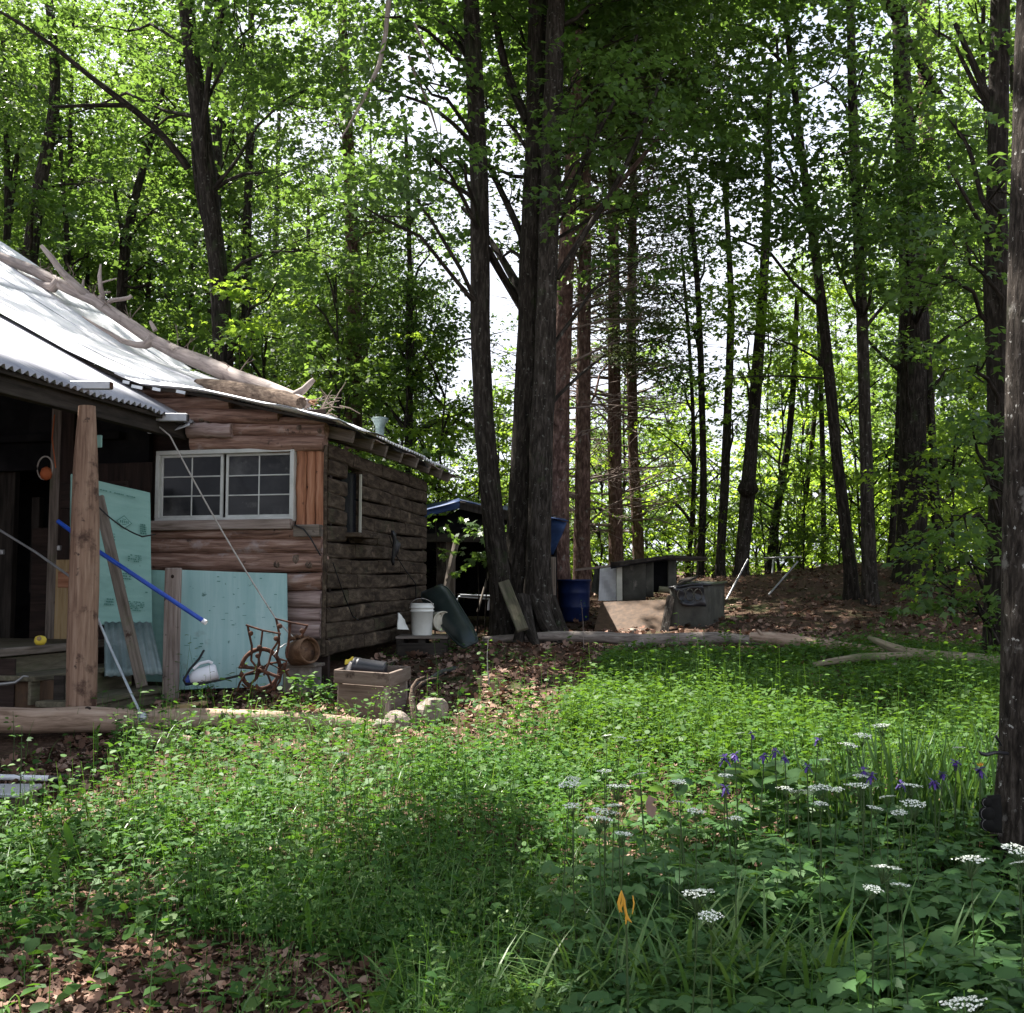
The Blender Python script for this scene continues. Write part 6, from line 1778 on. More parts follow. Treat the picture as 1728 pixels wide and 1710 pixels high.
for (ua, ub, ya, yb, n, lab) in ((-120, 700, 46, 72, 16, 'tall tree in the depth of the wood beyond the cabin'), (-160, 430, 24, 34, 18, 'tall leafy tree of the wood behind the cabin roof'), (-260, 520, 34, 60, 22, 'tall tree far back in the wood beyond the cabin roof'),
                                (470, 700, 44, 60, 9, 'tall far tree seen past the roof end'), (1480, 1900, 30, 40, 7, 'tall leafy tree beyond the mound'), (1280, 2000, 40, 62, 12, 'tall tree far back in the wood beyond the mound'),
                                (1650, 2000, 18, 27, 5, 'tall leafy tree behind the nearest trunk'), (-560, -200, 19, 26, 7, 'tall tree added out of view left of the cabin for its shade')):  # last group is out of view, added to shade the left woods
    for i in range(n):
        u = ua + (ub - ua) * (i + rnd.random()) / n; place(far, u, rnd.uniform(ya, yb), rnd.uniform(.85, 1.15), 'far', lab)
for (ua, ub, ya, yb, n, s, lab) in ((930, 1720, 24, 34, 34, 1.05, 'bright green sapling in the undergrowth beyond the hutch and mound'), (560, 980, 25, 34, 14, 1.0, 'green sapling seen between the cabin end and the hutch'),
                                    (-100, 640, 19.5, 25, 22, 1.0, 'dense green sapling just behind the cabin roof'), (640, 860, 20, 24, 6, .9, 'green sapling behind the blue tarp shed'),
                                    (1600, 1900, 15.5, 20, 5, 1.0, 'dark sapling behind the nearest trunk'), (1130, 1720, 23, 26.5, 11, .5, 'low bright sapling on the crest of the mound'), (700, 1700, 36, 50, 24, 1.25, 'bright green sapling far back in the sunny wood')):
    for i in range(n):
        u = ua + (ub - ua) * (i + rnd.random()) / n; place(sap, u, rnd.uniform(ya, yb), s * rnd.uniform(.75, 1.1), 'sap', lab)

# --- trees and overhanging crowns, mostly out of view, added to shade the clearing
reseed(14)
lv = Leaves(); tb = MB()
for (x, y, z, rx, rz, n) in SHADE:
    for _ in range(n):
        c, d = blob_points(np.array([x, y, z]), np.array([rx, rx, rz]), 1)
        add_mass(lv, c[0], (1.1, 1.1, .4), 7, 20, .2, LOBE)
    tb.tube([(x - .4, y - .3, float(ground(x, y)) - .2), (x - .1, y, z * .5), (x, y, z + rz * .6)], [.22, .17, .06], 10, False, .06)
for (x, y, z, rx, rz, n, org) in OVERHANG:
    for _ in range(n):
        c, d = blob_points(np.array([x, y, z]), np.array([rx, rx, rz]), 1)
        add_mass(lv, c[0], (1.1, 1.1, .4), 7, 20, .2, LOBE)
    tb.tube([org, (.5 * (org[0] + x), .5 * (org[1] + y), .5 * (org[2] + z) + .5), (x, y, z)], [.10, .07, .03], 8, False, .06)
wd = tb.build('shade_trees', [MT['bark']], None, kind='stuff', label='trunks and limbs, mostly out of view, added to shade the clearing')
lv.build('shade_tree_leaves', MT['maple'], None, kind='stuff', label='leaf canopy, mostly out of view, added to shade the clearing')
LEAVES_TOTAL[0] += lv.count()
# ================================================================ GROUND COVER
def poly_world(pix):
    return np.array([ray_height(u, v)[:2] for u, v in pix])


def inside(poly, x, y):
    r = np.zeros(len(x), bool); n = len(poly)
    for i in range(n):
        x1, y1 = poly[i]; x2, y2 = poly[(i + 1) % n]
        c = ((y1 > y) != (y2 > y)) & (x < (x2 - x1) * (y - y1) / (y2 - y1 + 1e-9) + x1)
        r ^= c
    return r


bare = [poly_world(p) for p in ([(540, 1120), (660, 1085), (830, 1070), (1050, 1085), (1010, 1140), (960, 1200), (915, 1262), (780, 1292), (690, 1262), (560, 1240)],
                                [(-80, 1236), (160, 1236), (205, 1270), (200, 1350), (130, 1395), (-80, 1420)],
                                [(290, 1150), (500, 1150), (520, 1200), (330, 1215)],
                                [(-200, 1625), (250, 1600), (500, 1620), (650, 1650), (760, 2380), (-500, 2380)])]
beyond = lambda x, y: (y > 13.6) | ((x < -.9) & (y > 10.1))


def veg_density(x, y):
    """1 in the thick growth, near 0 on the bare leaf litter."""
    d = np.ones(len(x))
    nz = np.sin(x * 2.3 + 1.1 * y) * np.sin(y * 1.9 - x) + .5 * np.sin(4.7 * x + 2) * np.sin(4.1 * y)
    for i, b in enumerate(bare):
        d = np.where(inside(b, x, y), .05 if i < 3 else .09, d)
    d = np.where((y > 13.4), .10, d)
    d = np.where((y > 12.6) & (y <= 13.4) & (x > -.5) & (x < 3.5), d * .45, d)
    d = np.where((x < -1.2) & (y > 9.0), .12, d)
    patch = np.sin(x * 1.1 + .7 * y + 1) * np.sin(.9 * y - .6 * x) + .6 * np.sin(2.9 * x - y) * np.sin(2.3 * y + .5 * x)
    return np.clip(d * (1 + .25 * nz) * np.clip(.95 + .45 * patch, .55, 1.4), 0, 1.3)


def sample(n, y0, y1, pad=1.0, power=1.6):
    """Random ground points inside the view's wedge, thicker near the camera."""
    q = rng.random(n)
    y = (y0 ** (1 - power) + q * (y1 ** (1 - power) - y0 ** (1 - power))) ** (1 / (1 - power))
    w = y * .52 + pad
    x = rng.uniform(-1, 1, n) * w
    return x, y


def uvof(x, y):
    return project(np.stack([x, y, ground(x, y)], 1))


# houses, logs and trunks keep their feet free
def clear_of(x, y):
    p = np.stack([x, y], 1) - C0[:2]
    t = -(p @ B2[:2]); s = p @ A2[:2]
    ok = ~((t > -.05) & (s > -.12))
    ok &= ~((t > 1.15) & (s > -3.5) & (s <= 0))
    return ok


# -- dead leaves
reseed(21)
lv = Leaves()
n = 60000
x, y = sample(n, 2.6, 24, 1.0, 1.35)
u, v = uvof(x, y)
dn = veg_density(x, y)
keep = (rng.random(n) < np.where(dn < .3, 1.0, .28)) & clear_of(x, y)
x, y = x[keep], y[keep]; n = len(x)
pos = np.stack([x, y, ground(x, y) + rng.uniform(.004, .028, n)], 1)
hd = rng.normal(size=(n, 3)) * [1, 1, .28]
nm = np.array([0, 0, 1.0]) + rng.normal(size=(n, 3)) * .45
sz = rng.uniform(.035, .085, n) * np.clip(y / 8, .75, 1.3)
lv.add(DEAD, pos, hd, nm, sz, rng.random(n))
lv.build('leaf_litter', MT['deadleaf'], None, kind='stuff', label='brown dead leaves scattered over the forest floor')

reseed(22)
# -- herbs: upright stems with leaves in whorls
lv = Leaves(); lvs = Leaves(); stems = []
n = 24000
x, y = sample(n, 2.3, 14.5, 1.0, 1.75)
n2 = 12000
x = np.concatenate([x, rng.uniform(-.8, 7.5, n2)]); y = np.concatenate([y, rng.uniform(7.0, 13.2, n2)]); n = len(x)
u, v = uvof(x, y)
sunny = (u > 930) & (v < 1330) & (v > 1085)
gz_ = (u > 900 + (1710 - v) * .25) & (v > 1360)
dn = veg_density(x, y) * np.where(gz_, .25, 1.0)
keep = (rng.random(n) < dn) & clear_of(x, y)
x, y, sunny = x[keep], y[keep], sunny[keep]; n = len(x)
z = ground(x, y)
hgt = rng.uniform(.12, .36, n) * np.clip(.55 + .07 * y, .7, 1.15)
hgt *= np.where(rng.random(n) < .06, 1.7, 1.0)
hgt *= np.where(y > 10.5, .45, 1.0) * np.clip(1 + .4 * np.sin(x * 1.7 + y) * np.sin(1.3 * y - x + 2), .55, 1.5)
narrow = rng.random(n)
hgt *= np.where(inside(bare[3], x, y) | (uvof(x, y)[1] > 1640) & (uvof(x, y)[0] < 620), .6, 1.0)
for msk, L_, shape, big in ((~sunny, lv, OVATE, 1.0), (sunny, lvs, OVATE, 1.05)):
    idx = np.where(msk)[0]; k = len(idx)
    for lev in range(6):
        q = .25 + .75 * lev / 5
        for side in range(3):
            a = rng.uniform(0, 2 * math.pi, k)
            dr = np.stack([np.cos(a), np.sin(a), rng.uniform(-.25, .45, k)], 1)
            base = np.stack([x[idx], y[idx], z[idx] + hgt[idx] * q], 1) + dr * rng.uniform(.0, .05, k)[:, None]
            nm = np.array([0, 0, 1.0]) + rng.normal(size=(k, 3)) * .35
            sz_ = big * rng.uniform(.025, .07, k) * (1.15 - .45 * q) * np.clip(.8 + y[idx] / 25, .8, 1.25); tn_ = np.clip(rng.random(k) * .7 + .3 * q, 0, 1)
        for lo, hi, shp, f_ in ((0, .34, OVATE, 1.0), (.34, .68, LANCE, 1.35), (.68, .86, SERR, 1.1), (.86, 1.01, LOBE, 1.25)):
            w_ = (narrow[idx] >= lo) & (narrow[idx] < hi)
            L_.add(shp, base[w_], dr[w_], nm[w_], sz_[w_] * f_, tn_[w_])
    # stems as thin blades
    lean = rng.normal(size=(k, 2)) * .05
    b = np.stack([x[idx], y[idx], z[idx] - .02], 1); t_ = np.stack([x[idx] + lean[:, 0], y[idx] + lean[:, 1], z[idx] + hgt[idx]], 1)
    w = np.array([.0022, 0, 0])
    L_.raw(np.stack([b - w, b + w, t_ + w * .5, t_ - w * .5], 1), rng.random(k))
# low filler leaves close to the soil (violets, plantain)
n = 17000
x, y = sample(n, 2.5, 13.5, 1.0, 1.7)
u, v = uvof(x, y)
dn = veg_density(x, y); near = v > 1590
keep = (rng.random(n) < np.maximum(dn, np.where(near & (dn < .3), .10, 0))) & clear_of(x, y)
x, y = x[keep], y[keep]; n = len(x)
a = rng.uniform(0, 2 * math.pi, n)
dr = np.stack([np.cos(a), np.sin(a), rng.uniform(-.2, .3, n)], 1)
pos = np.stack([x, y, ground(x, y) + rng.uniform(.02, .12, n)], 1)
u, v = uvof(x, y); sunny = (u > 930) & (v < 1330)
sz = rng.uniform(.03, .085, n)
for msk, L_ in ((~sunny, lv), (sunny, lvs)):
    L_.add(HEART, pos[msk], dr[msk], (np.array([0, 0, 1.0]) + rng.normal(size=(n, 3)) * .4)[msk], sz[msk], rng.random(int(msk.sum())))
lv.build('herb_cover', MT['herb'], None, kind='stuff', label='mixed green weeds and herbs covering the shaded clearing')
lvs.build('sun_tinted_herb_cover', MT['herb_sun_tint'], None, kind='stuff', label='weeds tinted yellow-green for sunlight in the brighter part of the clearing')
LEAVES_TOTAL[0] += lv.count() + lvs.count()

reseed(23)
# -- goutweed: broad serrated leaves in threes, right foreground
lv = Leaves()
n = 6200
x, y = sample(n, 2.0, 6.6, .9, 1.3)
u, v = uvof(x, y)
edge = 905 + (1710 - v) * .3 + 50 * np.sin(v * .03)
tuft = (u > 720) & (u < 1480) & (y < 4.35)
keep = (u > edge) & (~tuft | (rng.random(n) < .75)) & (rng.random(n) < np.clip((u - edge) / 250, .25, 1)) & (y < 6.0)
x, y = x[keep], y[keep]; n = len(x)
h = rng.uniform(.18, .42, n) * np.where(y > 4.7, .65, 1.0)
h *= np.where((uvof(x, y)[0] > 720) & (uvof(x, y)[0] < 1480) & (y < 4.35), .7, 1.0)
a = rng.uniform(0, 2 * math.pi, n); base = np.stack([x, y, ground(x, y)], 1)
top = base + np.stack([np.cos(a) * .08, np.sin(a) * .08, h], 1)
tn = rng.random(n)
w = np.array([.002, 0, 0]); lv.raw(np.stack([base - w, base + w, top + w, top - w], 1), tn)
for k in range(3):
    ang = a + (k - 1) * 1.25
    for j in range(3 if True else 1):
        an = ang + (j - 1) * .95
        dr = np.stack([np.cos(an), np.sin(an), rng.uniform(-.30, .05, n)], 1)
        c = top + np.stack([np.cos(ang) * .055, np.sin(ang) * .055, np.zeros(n)], 1) + dr * .012
        nm = np.array([0, 0, 1.0]) + rng.normal(size=(n, 3)) * .28
        lv.add(SERR, c, dr, nm, rng.uniform(.05, .105, n) * (1.0 if j == 1 else .8), np.clip(tn * .6 + rng.random(n) * .4, 0, 1))
lv.build('goutweed', MT['gout'], None, kind='stuff', label='broad leaved goutweed filling the right foreground')
LEAVES_TOTAL[0] += lv.count()


# -- grass: arching blades
def blades(lv, x, y, length, width, arch, tint, segs=5, a=None, z=None):
    n = len(x)
    a = rng.uniform(0, 2 * math.pi, n) if a is None else a
    dirv = np.stack([np.cos(a), np.sin(a), np.zeros(n)], 1)
    side = np.stack([-np.sin(a), np.cos(a), np.zeros(n)], 1)
    base = np.stack([x, y, ground(x, y) - .01], 1)
    rows = []
    for i in range(segs + 1):
        q = i / segs
        up = length * (q - arch * .5 * q * q * 1.3)
        outv = length * arch * .75 * q * q + length * .10 * q
        c = base + dirv * outv[:, None] + UP * up[:, None]
        ww = width * (1 - q ** 2.2) * .5 + .0004
        rows.append((c - side * ww[:, None], c + side * ww[:, None]))
    for i in range(segs):
        lv.raw(np.stack([rows[i][0], rows[i][1], rows[i + 1][1], rows[i + 1][0]], 1), tint)


reseed(24)
lv = Leaves()
n = 26000
x, y = sample(n, 2.2, 11, .8, 1.8)
u, v = uvof(x, y)
g = np.exp(-((u - 1080) / 330) ** 2 - ((v - 1690) / 150) ** 2) + .34 + .25 * np.exp(-((u - 620) / 300) ** 2)
keep = (rng.random(n) < g * np.clip(veg_density(x, y), .0, 1)) & clear_of(x, y)
x, y = x[keep], y[keep]; n = len(x)
blades(lv, x, y, rng.uniform(.16, .48, n), rng.uniform(.003, .008, n), rng.uniform(.3, 1.0, n), rng.random(n))
# tufts of broad arching blades at the bottom
for (uu, vv, cnt, ln, wd_) in ((860, 1690, 40, .34, .006), (1010, 1670, 55, .42, .010), (1120, 1690, 70, .46, .011), (1250, 1680, 80, .50, .012), (1380, 1700, 60, .5, .012), (940, 1720, 40, .4, .009), (740, 1690, 30, .3, .006), (1500, 1690, 30, .5, .013), (1180, 1640, 40, .45, .012)):
    p = ray_height(uu, vv, .16, 1.5)
    cnt = int(cnt * 1.1)
    x = p[0] + rng.normal(size=cnt) * .12; y = p[1] + rng.normal(size=cnt) * .09
    blades(lv, x, y, rng.uniform(.65, 1.3, cnt) * ln * 1.3, rng.uniform(.7, 1.25, cnt) * wd_ * 1.5, rng.uniform(.35, 1.05, cnt), .25 + .75 * rng.random(cnt), 7)
lv.build('grass', MT['grass'], None, kind='stuff', label='arching grass blades at the bottom of the clearing')

# -- fine seed-head grasses left of centre
lv = Leaves()
n = 1500
x, y = sample(n, 3.0, 8.5, .6, 1.6); u, v = uvof(x, y)
keep = (u > 380) & (u < 1050) & (v > 1250) & (rng.random(n) < .8)
x, y = x[keep], y[keep]; n = len(x)
hgt = rng.uniform(.25, .5, n)
blades(lv, x, y, hgt, np.full(n, .0022), rng.uniform(.05, .35, n), rng.random(n), 3)
top = np.stack([x, y, ground(x, y) + hgt * .9], 1)
for k in range(9):
    c = top + rng.normal(size=(n, 3)) * [.025, .025, .05]
    lv.add(OVATE, c, rng.normal(size=(n, 3)) + UP, rand_dirs(n), rng.uniform(.008, .016, n), np.full(n, 1.0))
lv.build('seed_grass', MT['grass'], None, kind='stuff', label='fine grasses with loose pale seed heads in the weeds')

# ================================================================ FLOWERS AND SINGLE PLANTS
reseed(25)
heads = []
for i in range(3):
    lv = MB(); cnt = 19
    for j in range(cnt):
        r = .046 * math.sqrt((j + .5) / cnt); a = j * 2.4
        c = np.array([r * math.cos(a), r * math.sin(a), .012 - 2.2 * r * r + rnd.uniform(-.002, .002)])
        for q in range(9):
            d = np.array([rnd.gauss(0, .0046), rnd.gauss(0, .0046), rnd.uniform(-.001, .002)])
            e = c + d; s = rnd.uniform(.0026, .0042); nn = nrm(np.array([rnd.gauss(0, .4), rnd.gauss(0, .4), 1])); xx = nrm(np.cross(nn, [0.3, 1, 0])); yy = np.cross(nn, xx)
            lv.add([e + xx * s, e + yy * s, e - xx * s, e - yy * s], [(0, 1, 2, 3)])
    v = np.concatenate(lv.v); me = bpy.data.meshes.new('flower_head'); me.from_pydata(v.tolist(), [], lv.f); me.materials.append(MT['umbel']); heads.append(me)
rays_ = MB()
for j in range(19):
    r = .046 * math.sqrt((j + .5) / 19); a = j * 2.4
    rays_.tube([(0, 0, -.05), (r * .6 * math.cos(a), r * .6 * math.sin(a), -.012), (r * math.cos(a), r * math.sin(a), .008 - 2.2 * r * r)], .0009, 3, False)
rme = bpy.data.meshes.new('flower_rays'); rme.from_pydata(np.concatenate(rays_.v).tolist(), [], rays_.f); rme.materials.append(MT['stem'])
UMB = [(1249, 1239), (1488, 1227), (1455, 1244), (1433, 1260), (1391, 1284), (1618, 1264), (1225, 1311), (1452, 1312), (1147, 1322), (1325, 1333), (1384, 1333), (1412, 1335), (1447, 1329), (1537, 1329), (1346, 1338), (1497, 1347),
       (1543, 1360), (1384, 1359), (1477, 1366), (1149, 1357), (1241, 1384), (1175, 1372), (1517, 1374), (1497, 1469), (1639, 1455), (1716, 1438), (1520, 1497), (1178, 1512), (1199, 1549), (1472, 1503), (1628, 1700), (1723, 1459),
       (1024, 1243), (1047, 1247), (1077, 1252), (1020, 1304), (1081, 1308), (961, 1327), (1043, 1331), (965, 1362), (1036, 1362), (1020, 1374), (1011, 1385), (1052, 1410), (580, 1273), (1141, 1321), (968, 1316)]
BIG = {(1447, 1329), (1384, 1333), (1011, 1385), (1043, 1331), (1628, 1700), (961, 1327), (1543, 1360), (1537, 1329), (1488, 1227), (1433, 1260), (1497, 1469), (1639, 1455), (1716, 1438), (1455, 1244), (1020, 1374), (1178, 1512)}
for i, (u, v) in enumerate(UMB):
    far_ = v < 1300 and u > 1100 or v < 1260
    h = .72 if v > 1300 else .66
    p = ray_height(u, v, h + rnd.uniform(-.04, .04), 1.6)
    reg = ('right foreground' if u > 1100 else 'middle of the clearing')
    if (u, v) == (580, 1273): lab = 'lone white lacy flower in the weeds below the crate'
    elif (u, v) == (1628, 1700): lab = 'big white lacy flower at the very bottom right, nearest of all'
    elif (u, v) == (1716, 1438): lab = 'white lacy flower in front of the foot of the nearest trunk'
    elif (u, v) == (1447, 1329): lab = 'brightest broad white lacy flower, in front of the iris clump'
    else: lab = 'white lacy flower on a thin stem %s' % ('in the right foreground weeds' if u > 1100 else 'beyond the wilted orange lily')
    g_ = float(ground(p[0], p[1]))
    o = thing('umbel_flower', lab, 'flower', (p[0], p[1], g_), 'white lacy flowers')
    mb = MB(); ln = np.array([rnd.gauss(0, .05), rnd.gauss(0, .05), 0])
    mb.tube([np.array([p[0], p[1], g_ - .02]) + ln, np.array([p[0], p[1], (g_ + p[2]) / 2]) + ln * .35, np.array([p[0], p[1], p[2] - .045])], [.003, .0025, .0018], 5, False)
    mb.build('stem', MT['stem'], o)
    s = (1.08 if (u, v) in BIG else .68) * rnd.uniform(.92, 1.05)
    for nm_, me in (('flower_head', heads[i % 3]), ('flower_rays', rme)):
        d = link(nm_, me, o); d.location = (0, 0, p[2] - g_); d.scale = (s, s, s); d.rotation_euler = (rnd.gauss(0, .12), rnd.gauss(0, .12), rnd.uniform(0, 6))

# iris / bellflower blooms
for i, (u, v) in enumerate([(1268, 1239), (1381, 1248), (1324, 1277), (1289, 1275), (1362, 1293), (1457, 1300), (1223, 1329), (1223, 1279), (1576, 1319), (1590, 1305), (1654, 1298), (1613, 1287), (1240, 1272), (1308, 1268), (1520, 1322), (1470, 1308)]):
    p = ray_height(u, v, .62 if u < 1560 else .55, 3.5)
    g_ = float(ground(p[0], p[1]))
    lab = {(1324, 1277): 'purple flower with a pink top, left of the iris clump', (1457, 1300): 'bright violet flower just above the brightest white one', (1654, 1298): 'purple flower with orange tips beside the nearest trunk'}.get((u, v), 'dark purple drooping flower among the leaves at the iris clump')
    o = thing('purple_flower', lab, 'flower', (p[0], p[1], g_), 'purple flowers')
    mb = MB(); mb.tube([(p[0] + rnd.gauss(0, .03), p[1], g_), (p[0], p[1], p[2] - .02)], [.004, .003], 5, False); mb.build('stem', MT['stem'], o)
    mb = MB()
    s = rnd.uniform(.019, .027)
    for k in range(16):
        a = k * 2 * math.pi / 8 + rnd.uniform(-.4, .4); d = np.array([math.cos(a), math.sin(a), rnd.uniform(-1.3, .8)]); sd = nrm(np.cross(d, UP))
        mb.add([p, p + d * s * .6 + sd * s * .3, p + d * s * 1.25 + sd * s * .12 - UP * s * .35, p + d * s * 1.2 - sd * s * .16 - UP * s * .3, p + d * s * .55 - sd * s * .3], [(0, 1, 2, 3, 4)])
    mb.build('petals', MT['purple'], o)
    if (u, v) in ((1324, 1277), (1654, 1298)):
        mb = MB()
        for k in range(5):
            d = nrm(np.array([rnd.gauss(0, .5), rnd.gauss(0, .5), 1])); sd = nrm(np.cross(d, (1, .2, 0)))
            q = p + UP * .012; mb.add([q, q + d * .012 + sd * .006, q + d * .024, q + d * .012 - sd * .006], [(0, 1, 2, 3)])
        mb.build('top_petals', MT['pinkpetal' if u < 1400 else 'lily'], o)


def clump(name, label, cat, u, v, cnt, ln, wd_, arch, spread, mat='grass', y0=3.0, tone=.4):
    p = ray_height(u, v, 0, y0)
    o = thing(name, label, cat, (p[0], p[1], float(ground(p[0], p[1]))))
    lv = Leaves()
    x = p[0] + rng.normal(size=cnt) * spread; y = p[1] + rng.normal(size=cnt) * spread * .6
    blades(lv, x, y, rng.uniform(.6, 1.05, cnt) * ln, rng.uniform(.7, 1.15, cnt) * wd_, rng.uniform(arch * .3, arch, cnt), rng.random(cnt) * tone, 6)
    lv.build('leaves', MT[mat], o)
    return o


clump('iris_clump', 'clump of upright sword-shaped iris leaves behind the white flowers', 'iris', 1570, 1412, 240, .74, .022, .35, .30, 'grass')
clump('iris_clump', 'smaller tuft of iris leaves leaning left, above the brightest white flower', 'iris', 1450, 1416, 90, .70, .020, .4, .18, 'grass')
clump('lily_clump', 'long arching lily leaves in front of the foot of the nearest trunk', 'lily leaves', 1560, 1800, 14, .85, .028, .7, .12, 'herb_sun_tint', 1.6, .9)
clump('lily_clump', 'arching lily leaves at the wilted orange flower', 'lily leaves', 1090, 1740, 30, .45, .014, .8, .10, 'gout', 1.8)
# broad leaved weeds left of the iris
lv = Leaves(); p = ray_height(1300, 1430, 0); o = thing('leafy_clump', 'clump of broad pointed leaves left of the irises', 'plant', (p[0], p[1], float(ground(p[0], p[1]))))
k = 150; a = rng.uniform(0, 6.28, k); c = np.array([p[0], p[1], ground(p[0], p[1])]) + rng.normal(size=(k, 3)) * [.28, .15, 0] + np.stack([np.zeros(k), np.zeros(k), rng.uniform(.1, .42, k)], 1)
lv.add(OVATE, c, np.stack([np.cos(a), np.sin(a), rng.uniform(-.3, .6, k)], 1), np.array([0, 0, 1.0]) + rng.normal(size=(k, 3)) * .4, rng.uniform(.10, .18, k), rng.random(k)); lv.build('leaves', MT['gout'], o)
# wilted lily flower
p = at(1050, 1530, 3.05); g_ = float(ground(p[0], p[1]))
o = thing('wilted_lily', 'wilted orange lily flower drooping in the grass', 'flower', (p[0], p[1], g_))
mb = MB(); mb.tube([(p[0] + .02, p[1] + .02, g_), (p[0] + .01, p[1], p[2] + .02), at(1049, 1505, 3.05)], [.004, .003, .003], 5, False); mb.build('stem', MT['stem'], o)
for pix, w in (([(1049, 1503), (1047, 1512), (1044, 1524), (1046, 1534), (1050, 1540)], 6), ([(1049, 1503), (1051, 1515), (1050, 1528), (1045, 1540)], 4), ([(1049, 1505), (1053, 1520), (1055, 1536), (1059, 1550), (1066, 1557)], 5), ([(1055, 1528), (1057, 1545), (1056, 1560)], 4), ([(1068, 1512), (1070, 1525), (1067, 1543)], 3.5)):
    mb = MB(); mb.tube([at(a, b, 3.04) for a, b in pix], [.0015] + [w * px(3) / 2 * rnd.uniform(.7, 1.1) for _ in range(len(pix) - 2)] + [.001], 6, True, .5); mb.build('petal', MT['lily'], o)


def big_leaf(label, pix, Y, w, mat='herb_sun_tint', tint=.8, name='dandelion_leaf', lobes=True):
    """One long toothed leaf standing up along the pixel path."""
    q = np.array([at(u, v, Y) for u, v in pix]); n = 15
    L = np.linspace(0, 1, len(q)); s = np.linspace(0, 1, n)
    c = np.stack([np.interp(s, L, q[:, i]) for i in range(3)], 1)
    W_ = w * px(Y) / 2 * np.sin(np.clip(s * .93 + .07, 0, 1) * math.pi) ** .6
    if lobes: W_ = W_ * np.where(np.arange(n) % 2 == 0, 1.0, .5)
    sd = np.array([.93, -.3, 0])
    lv = Leaves()
    a, b = c - sd * W_[:, None], c + sd * W_[:, None]
    m_ = c + np.array([0, .012, 0])
    lv.raw(np.stack([a[:-1], m_[:-1], m_[1:], a[1:]], 1), np.full(n - 1, tint)); lv.raw(np.stack([m_[:-1], b[:-1], b[1:], m_[1:]], 1), np.full(n - 1, tint))
    o = thing(name, label, 'leaf', G(c[0])); lv.build('blade', MT[mat], o)


big_leaf('bright yellow-green toothed leaf standing upright at the front log', [(165, 1268), (162, 1250), (163, 1235), (169, 1221)], 8.2, 13)
big_leaf('yellow-green toothed leaf curling in the sun patch', [(186, 1300), (184, 1285), (188, 1270), (184, 1262)], 8.0, 16)
big_leaf('tall dark toothed leaf right of the shovel grip', [(108, 1380), (105, 1350), (104, 1325), (101, 1305)], 6.6, 14, 'herb', .6)
big_leaf('pale toothed dandelion leaf upright in the left weeds', [(95, 1490), (93, 1465), (92, 1445), (96, 1430)], 5.0, 24, 'herb', .9)
big_leaf('broad dark leaf standing in the left weeds', [(120, 1430), (115, 1408), (110, 1388)], 5.4, 18, 'herb', .2, lobes=False)
big_leaf('long toothed leaf in front of the pale mossy rock', [(610, 1270), (612, 1245), (616, 1215)], 8.2, 12, 'herb', .3)
big_leaf('narrow pale leaf standing in the middle of the weeds', [(738, 1400), (740, 1370), (741, 1345)], 5.6, 8, 'herb', 1.0)
big_leaf('broad toothed leaf in the bottom right corner of the bare path', [(523, 1585), (520, 1550), (518, 1520)], 3.8, 16, 'herb', .8)
# dead maple leaf caught on a stem
lv = Leaves(); p = at(1092, 1362, 4.4); o = thing('dry_leaf', 'tan dry leaf caught on a stem among the white flowers', 'leaf', p)
lv.add(DEAD, p[None] + [0, 0, .045], np.array([[.12, -.1, -1.0]]), np.array([[.7, -.8, .1]]), np.array([.09]), np.array([.72])); lv.build('blade', MT['deadleaf'], o)


# tall weeds and saplings by the porch
def weed(label, pix, Y, n, size, mat='herb', tint=(0, 1), name='tall_weed', cat='weed', stemmat='stem', shape=OVATE, r=.004):
    q = [at(u, v, Y) for u, v in pix]
    o = thing(name, label, cat, G(q[0])); q[0] = G(q[0], -.02)
    mb = MB(); mb.tube(q, np.linspace(r, r * .4, len(q)), 5, False); mb.build('stem', MT[stemmat], o)
    lv = Leaves(); Lq = np.linspace(0, 1, len(q)); s = rng.uniform(.25, 1, n)
    c = np.stack([np.interp(s, Lq, np.array(q)[:, i]) for i in range(3)], 1)
    a = rng.uniform(0, 6.28, n); d = np.stack([np.cos(a), np.sin(a), rng.uniform(-.3, .4, n)], 1)
    lv.add(shape, c + d * .03, d, np.array([0, 0, 1.0]) + rng.normal(size=(n, 3)) * .35, rng.uniform(.6, 1.2, n) * size, rng.uniform(*tint, n)); lv.build('leaves', MT[mat], o)


weed('tall dark weed stalk at the far left below the log', [(38, 1430), (34, 1340), (36, 1280), (37, 1225)], 6.4, 14, .04)
weed('second dark weed stalk left of the shovel grip', [(22, 1300), (24, 1250), (22, 1200)], 8.1, 10, .05, 'herb_sun_tint')
weed('branched dark weed leaning in front of the front log', [(240, 1340), (222, 1275), (205, 1230), (190, 1205)], 7.4, 22, .035)
weed('leafy weed before the left part of the front log', [(315, 1290), (316, 1240), (322, 1200)], 7.9, 18, .05)
weed('bushy weed at the foot of the cabin corner', [(500, 1215), (505, 1185), (510, 1160), (512, 1140)], 9.2, 60, .08, 'herb')
weed('bushy weed between the rusty drum and the crate', [(545, 1210), (548, 1180), (552, 1155)], 9.4, 60, .08, 'herb')
weed('bright weed at the foot of the rusty cultivator', [(470, 1225), (475, 1200), (490, 1180)], 9.2, 34, .07, 'herb_sun_tint')
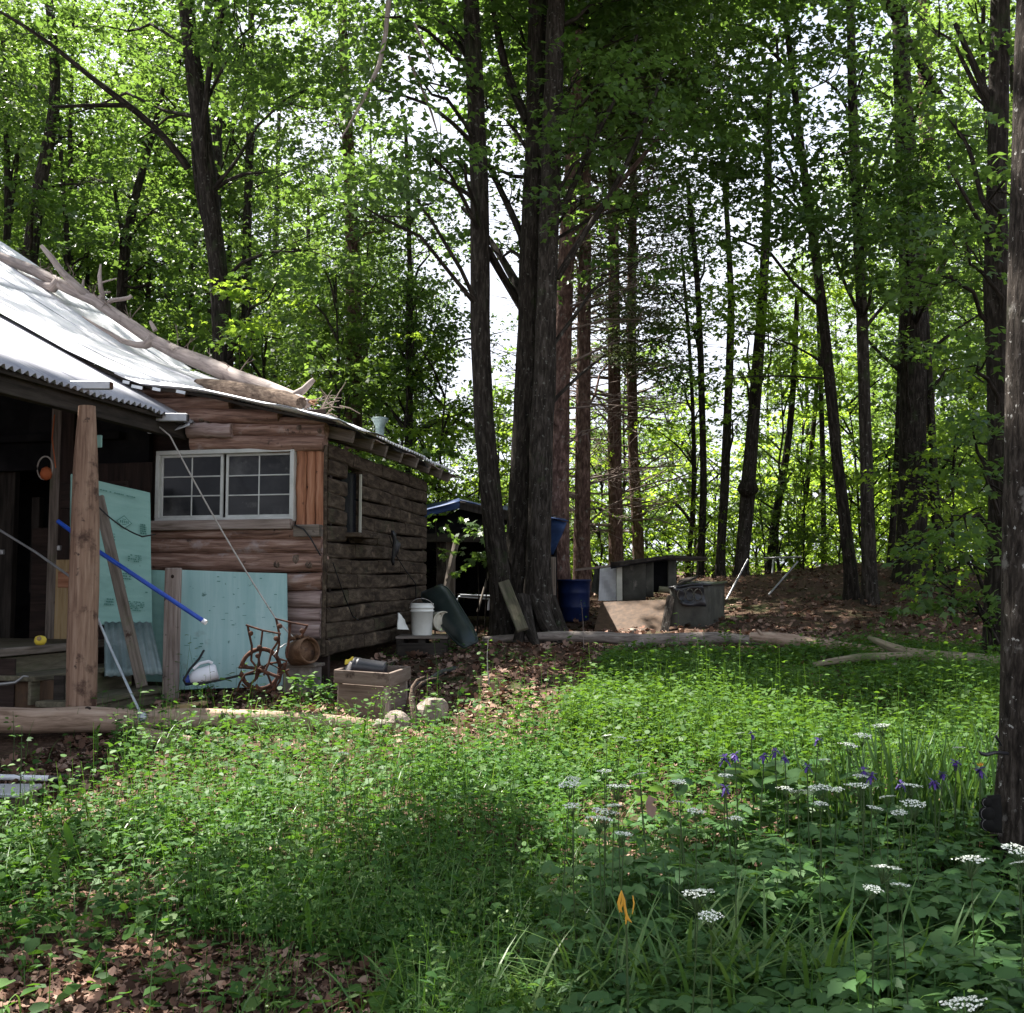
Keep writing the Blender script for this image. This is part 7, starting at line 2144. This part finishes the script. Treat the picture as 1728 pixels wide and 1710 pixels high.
weed('pale thin weed stems leaning over the front of the crate', [(640, 1215), (650, 1185), (665, 1170), (682, 1165)], 9.0, 22, .035, 'herb_sun_tint', (.6, 1))
weed('second pale weed stem before the crate front', [(625, 1215), (632, 1190), (640, 1170), (664, 1158)], 9.05, 18, .035, 'herb_sun_tint', (.6, 1))
weed('thin pale sapling stick on the bare path', [(826, 1165), (823, 1130), (822, 1105), (824, 1078)], 10.8, 9, .05, 'herb_sun_tint', (.7, 1), 'sapling_stick', 'sapling', 'cable', OVATE, .006)
weed('dry flower stalk in front of the blue barrel', [(985, 1085), (984, 1050), (982, 1028), (980, 1015)], 13.2, 8, .04, 'herb', (.4, .8), 'dry_stalk', 'stalk', 'twig')
weed('bright weed at the end of the long dark log', [(1225, 1078), (1222, 1062), (1228, 1048)], 13.4, 40, .07, 'herb_sun_tint', (.6, 1))
# bright maple seedling sprays low between cabin and clump
def spray_bush(label, u, v, Y, ru, rv, n, leaf, size=.11, name='maple_seedling'):
    p = at(u, v, Y); b = G(p)
    o = thing(name, label, 'seedling', b); mb = MB(); mb.tube([b - [0, 0, .05], (b + p) / 2 + [.03, 0, 0], p], [.014, .01, .004], 6, False); mb.build('stem', MT['bark'], o)
    lv = Leaves(); add_mass(lv, p, (ru * px(Y), ru * px(Y) * .8, rv * px(Y)), n, 12, size, MAPLE, .4, .25); lv.build('leaves', MT[leaf], o)


spray_bush('dark maple seedling in front of the dark shed opening', 805, 930, 15.3, 40, 26, 9, 'maple')
spray_bush('second dark maple seedling at the foot of the leaning maple trunk', 818, 895, 15.4, 30, 16, 5, 'maple')
spray_bush('dark maple branchlet under the blue tarp edge', 735, 872, 16.0, 34, 14, 5, 'maple')
spray_bush('pale sunlit maple spray in front of the dark forked maple', 405, 490, 15.5, 44, 16, 10, 'sapling')
spray_bush('pale sunlit maple spray low before the dark forked maple', 425, 555, 15.2, 40, 14, 9, 'sapling')
spray_bush('bright maple spray beside the butt of the fallen tree', 300, 635, 15.2, 34, 12, 8, 'sapling')
print('LEAVES', LEAVES_TOTAL[0])
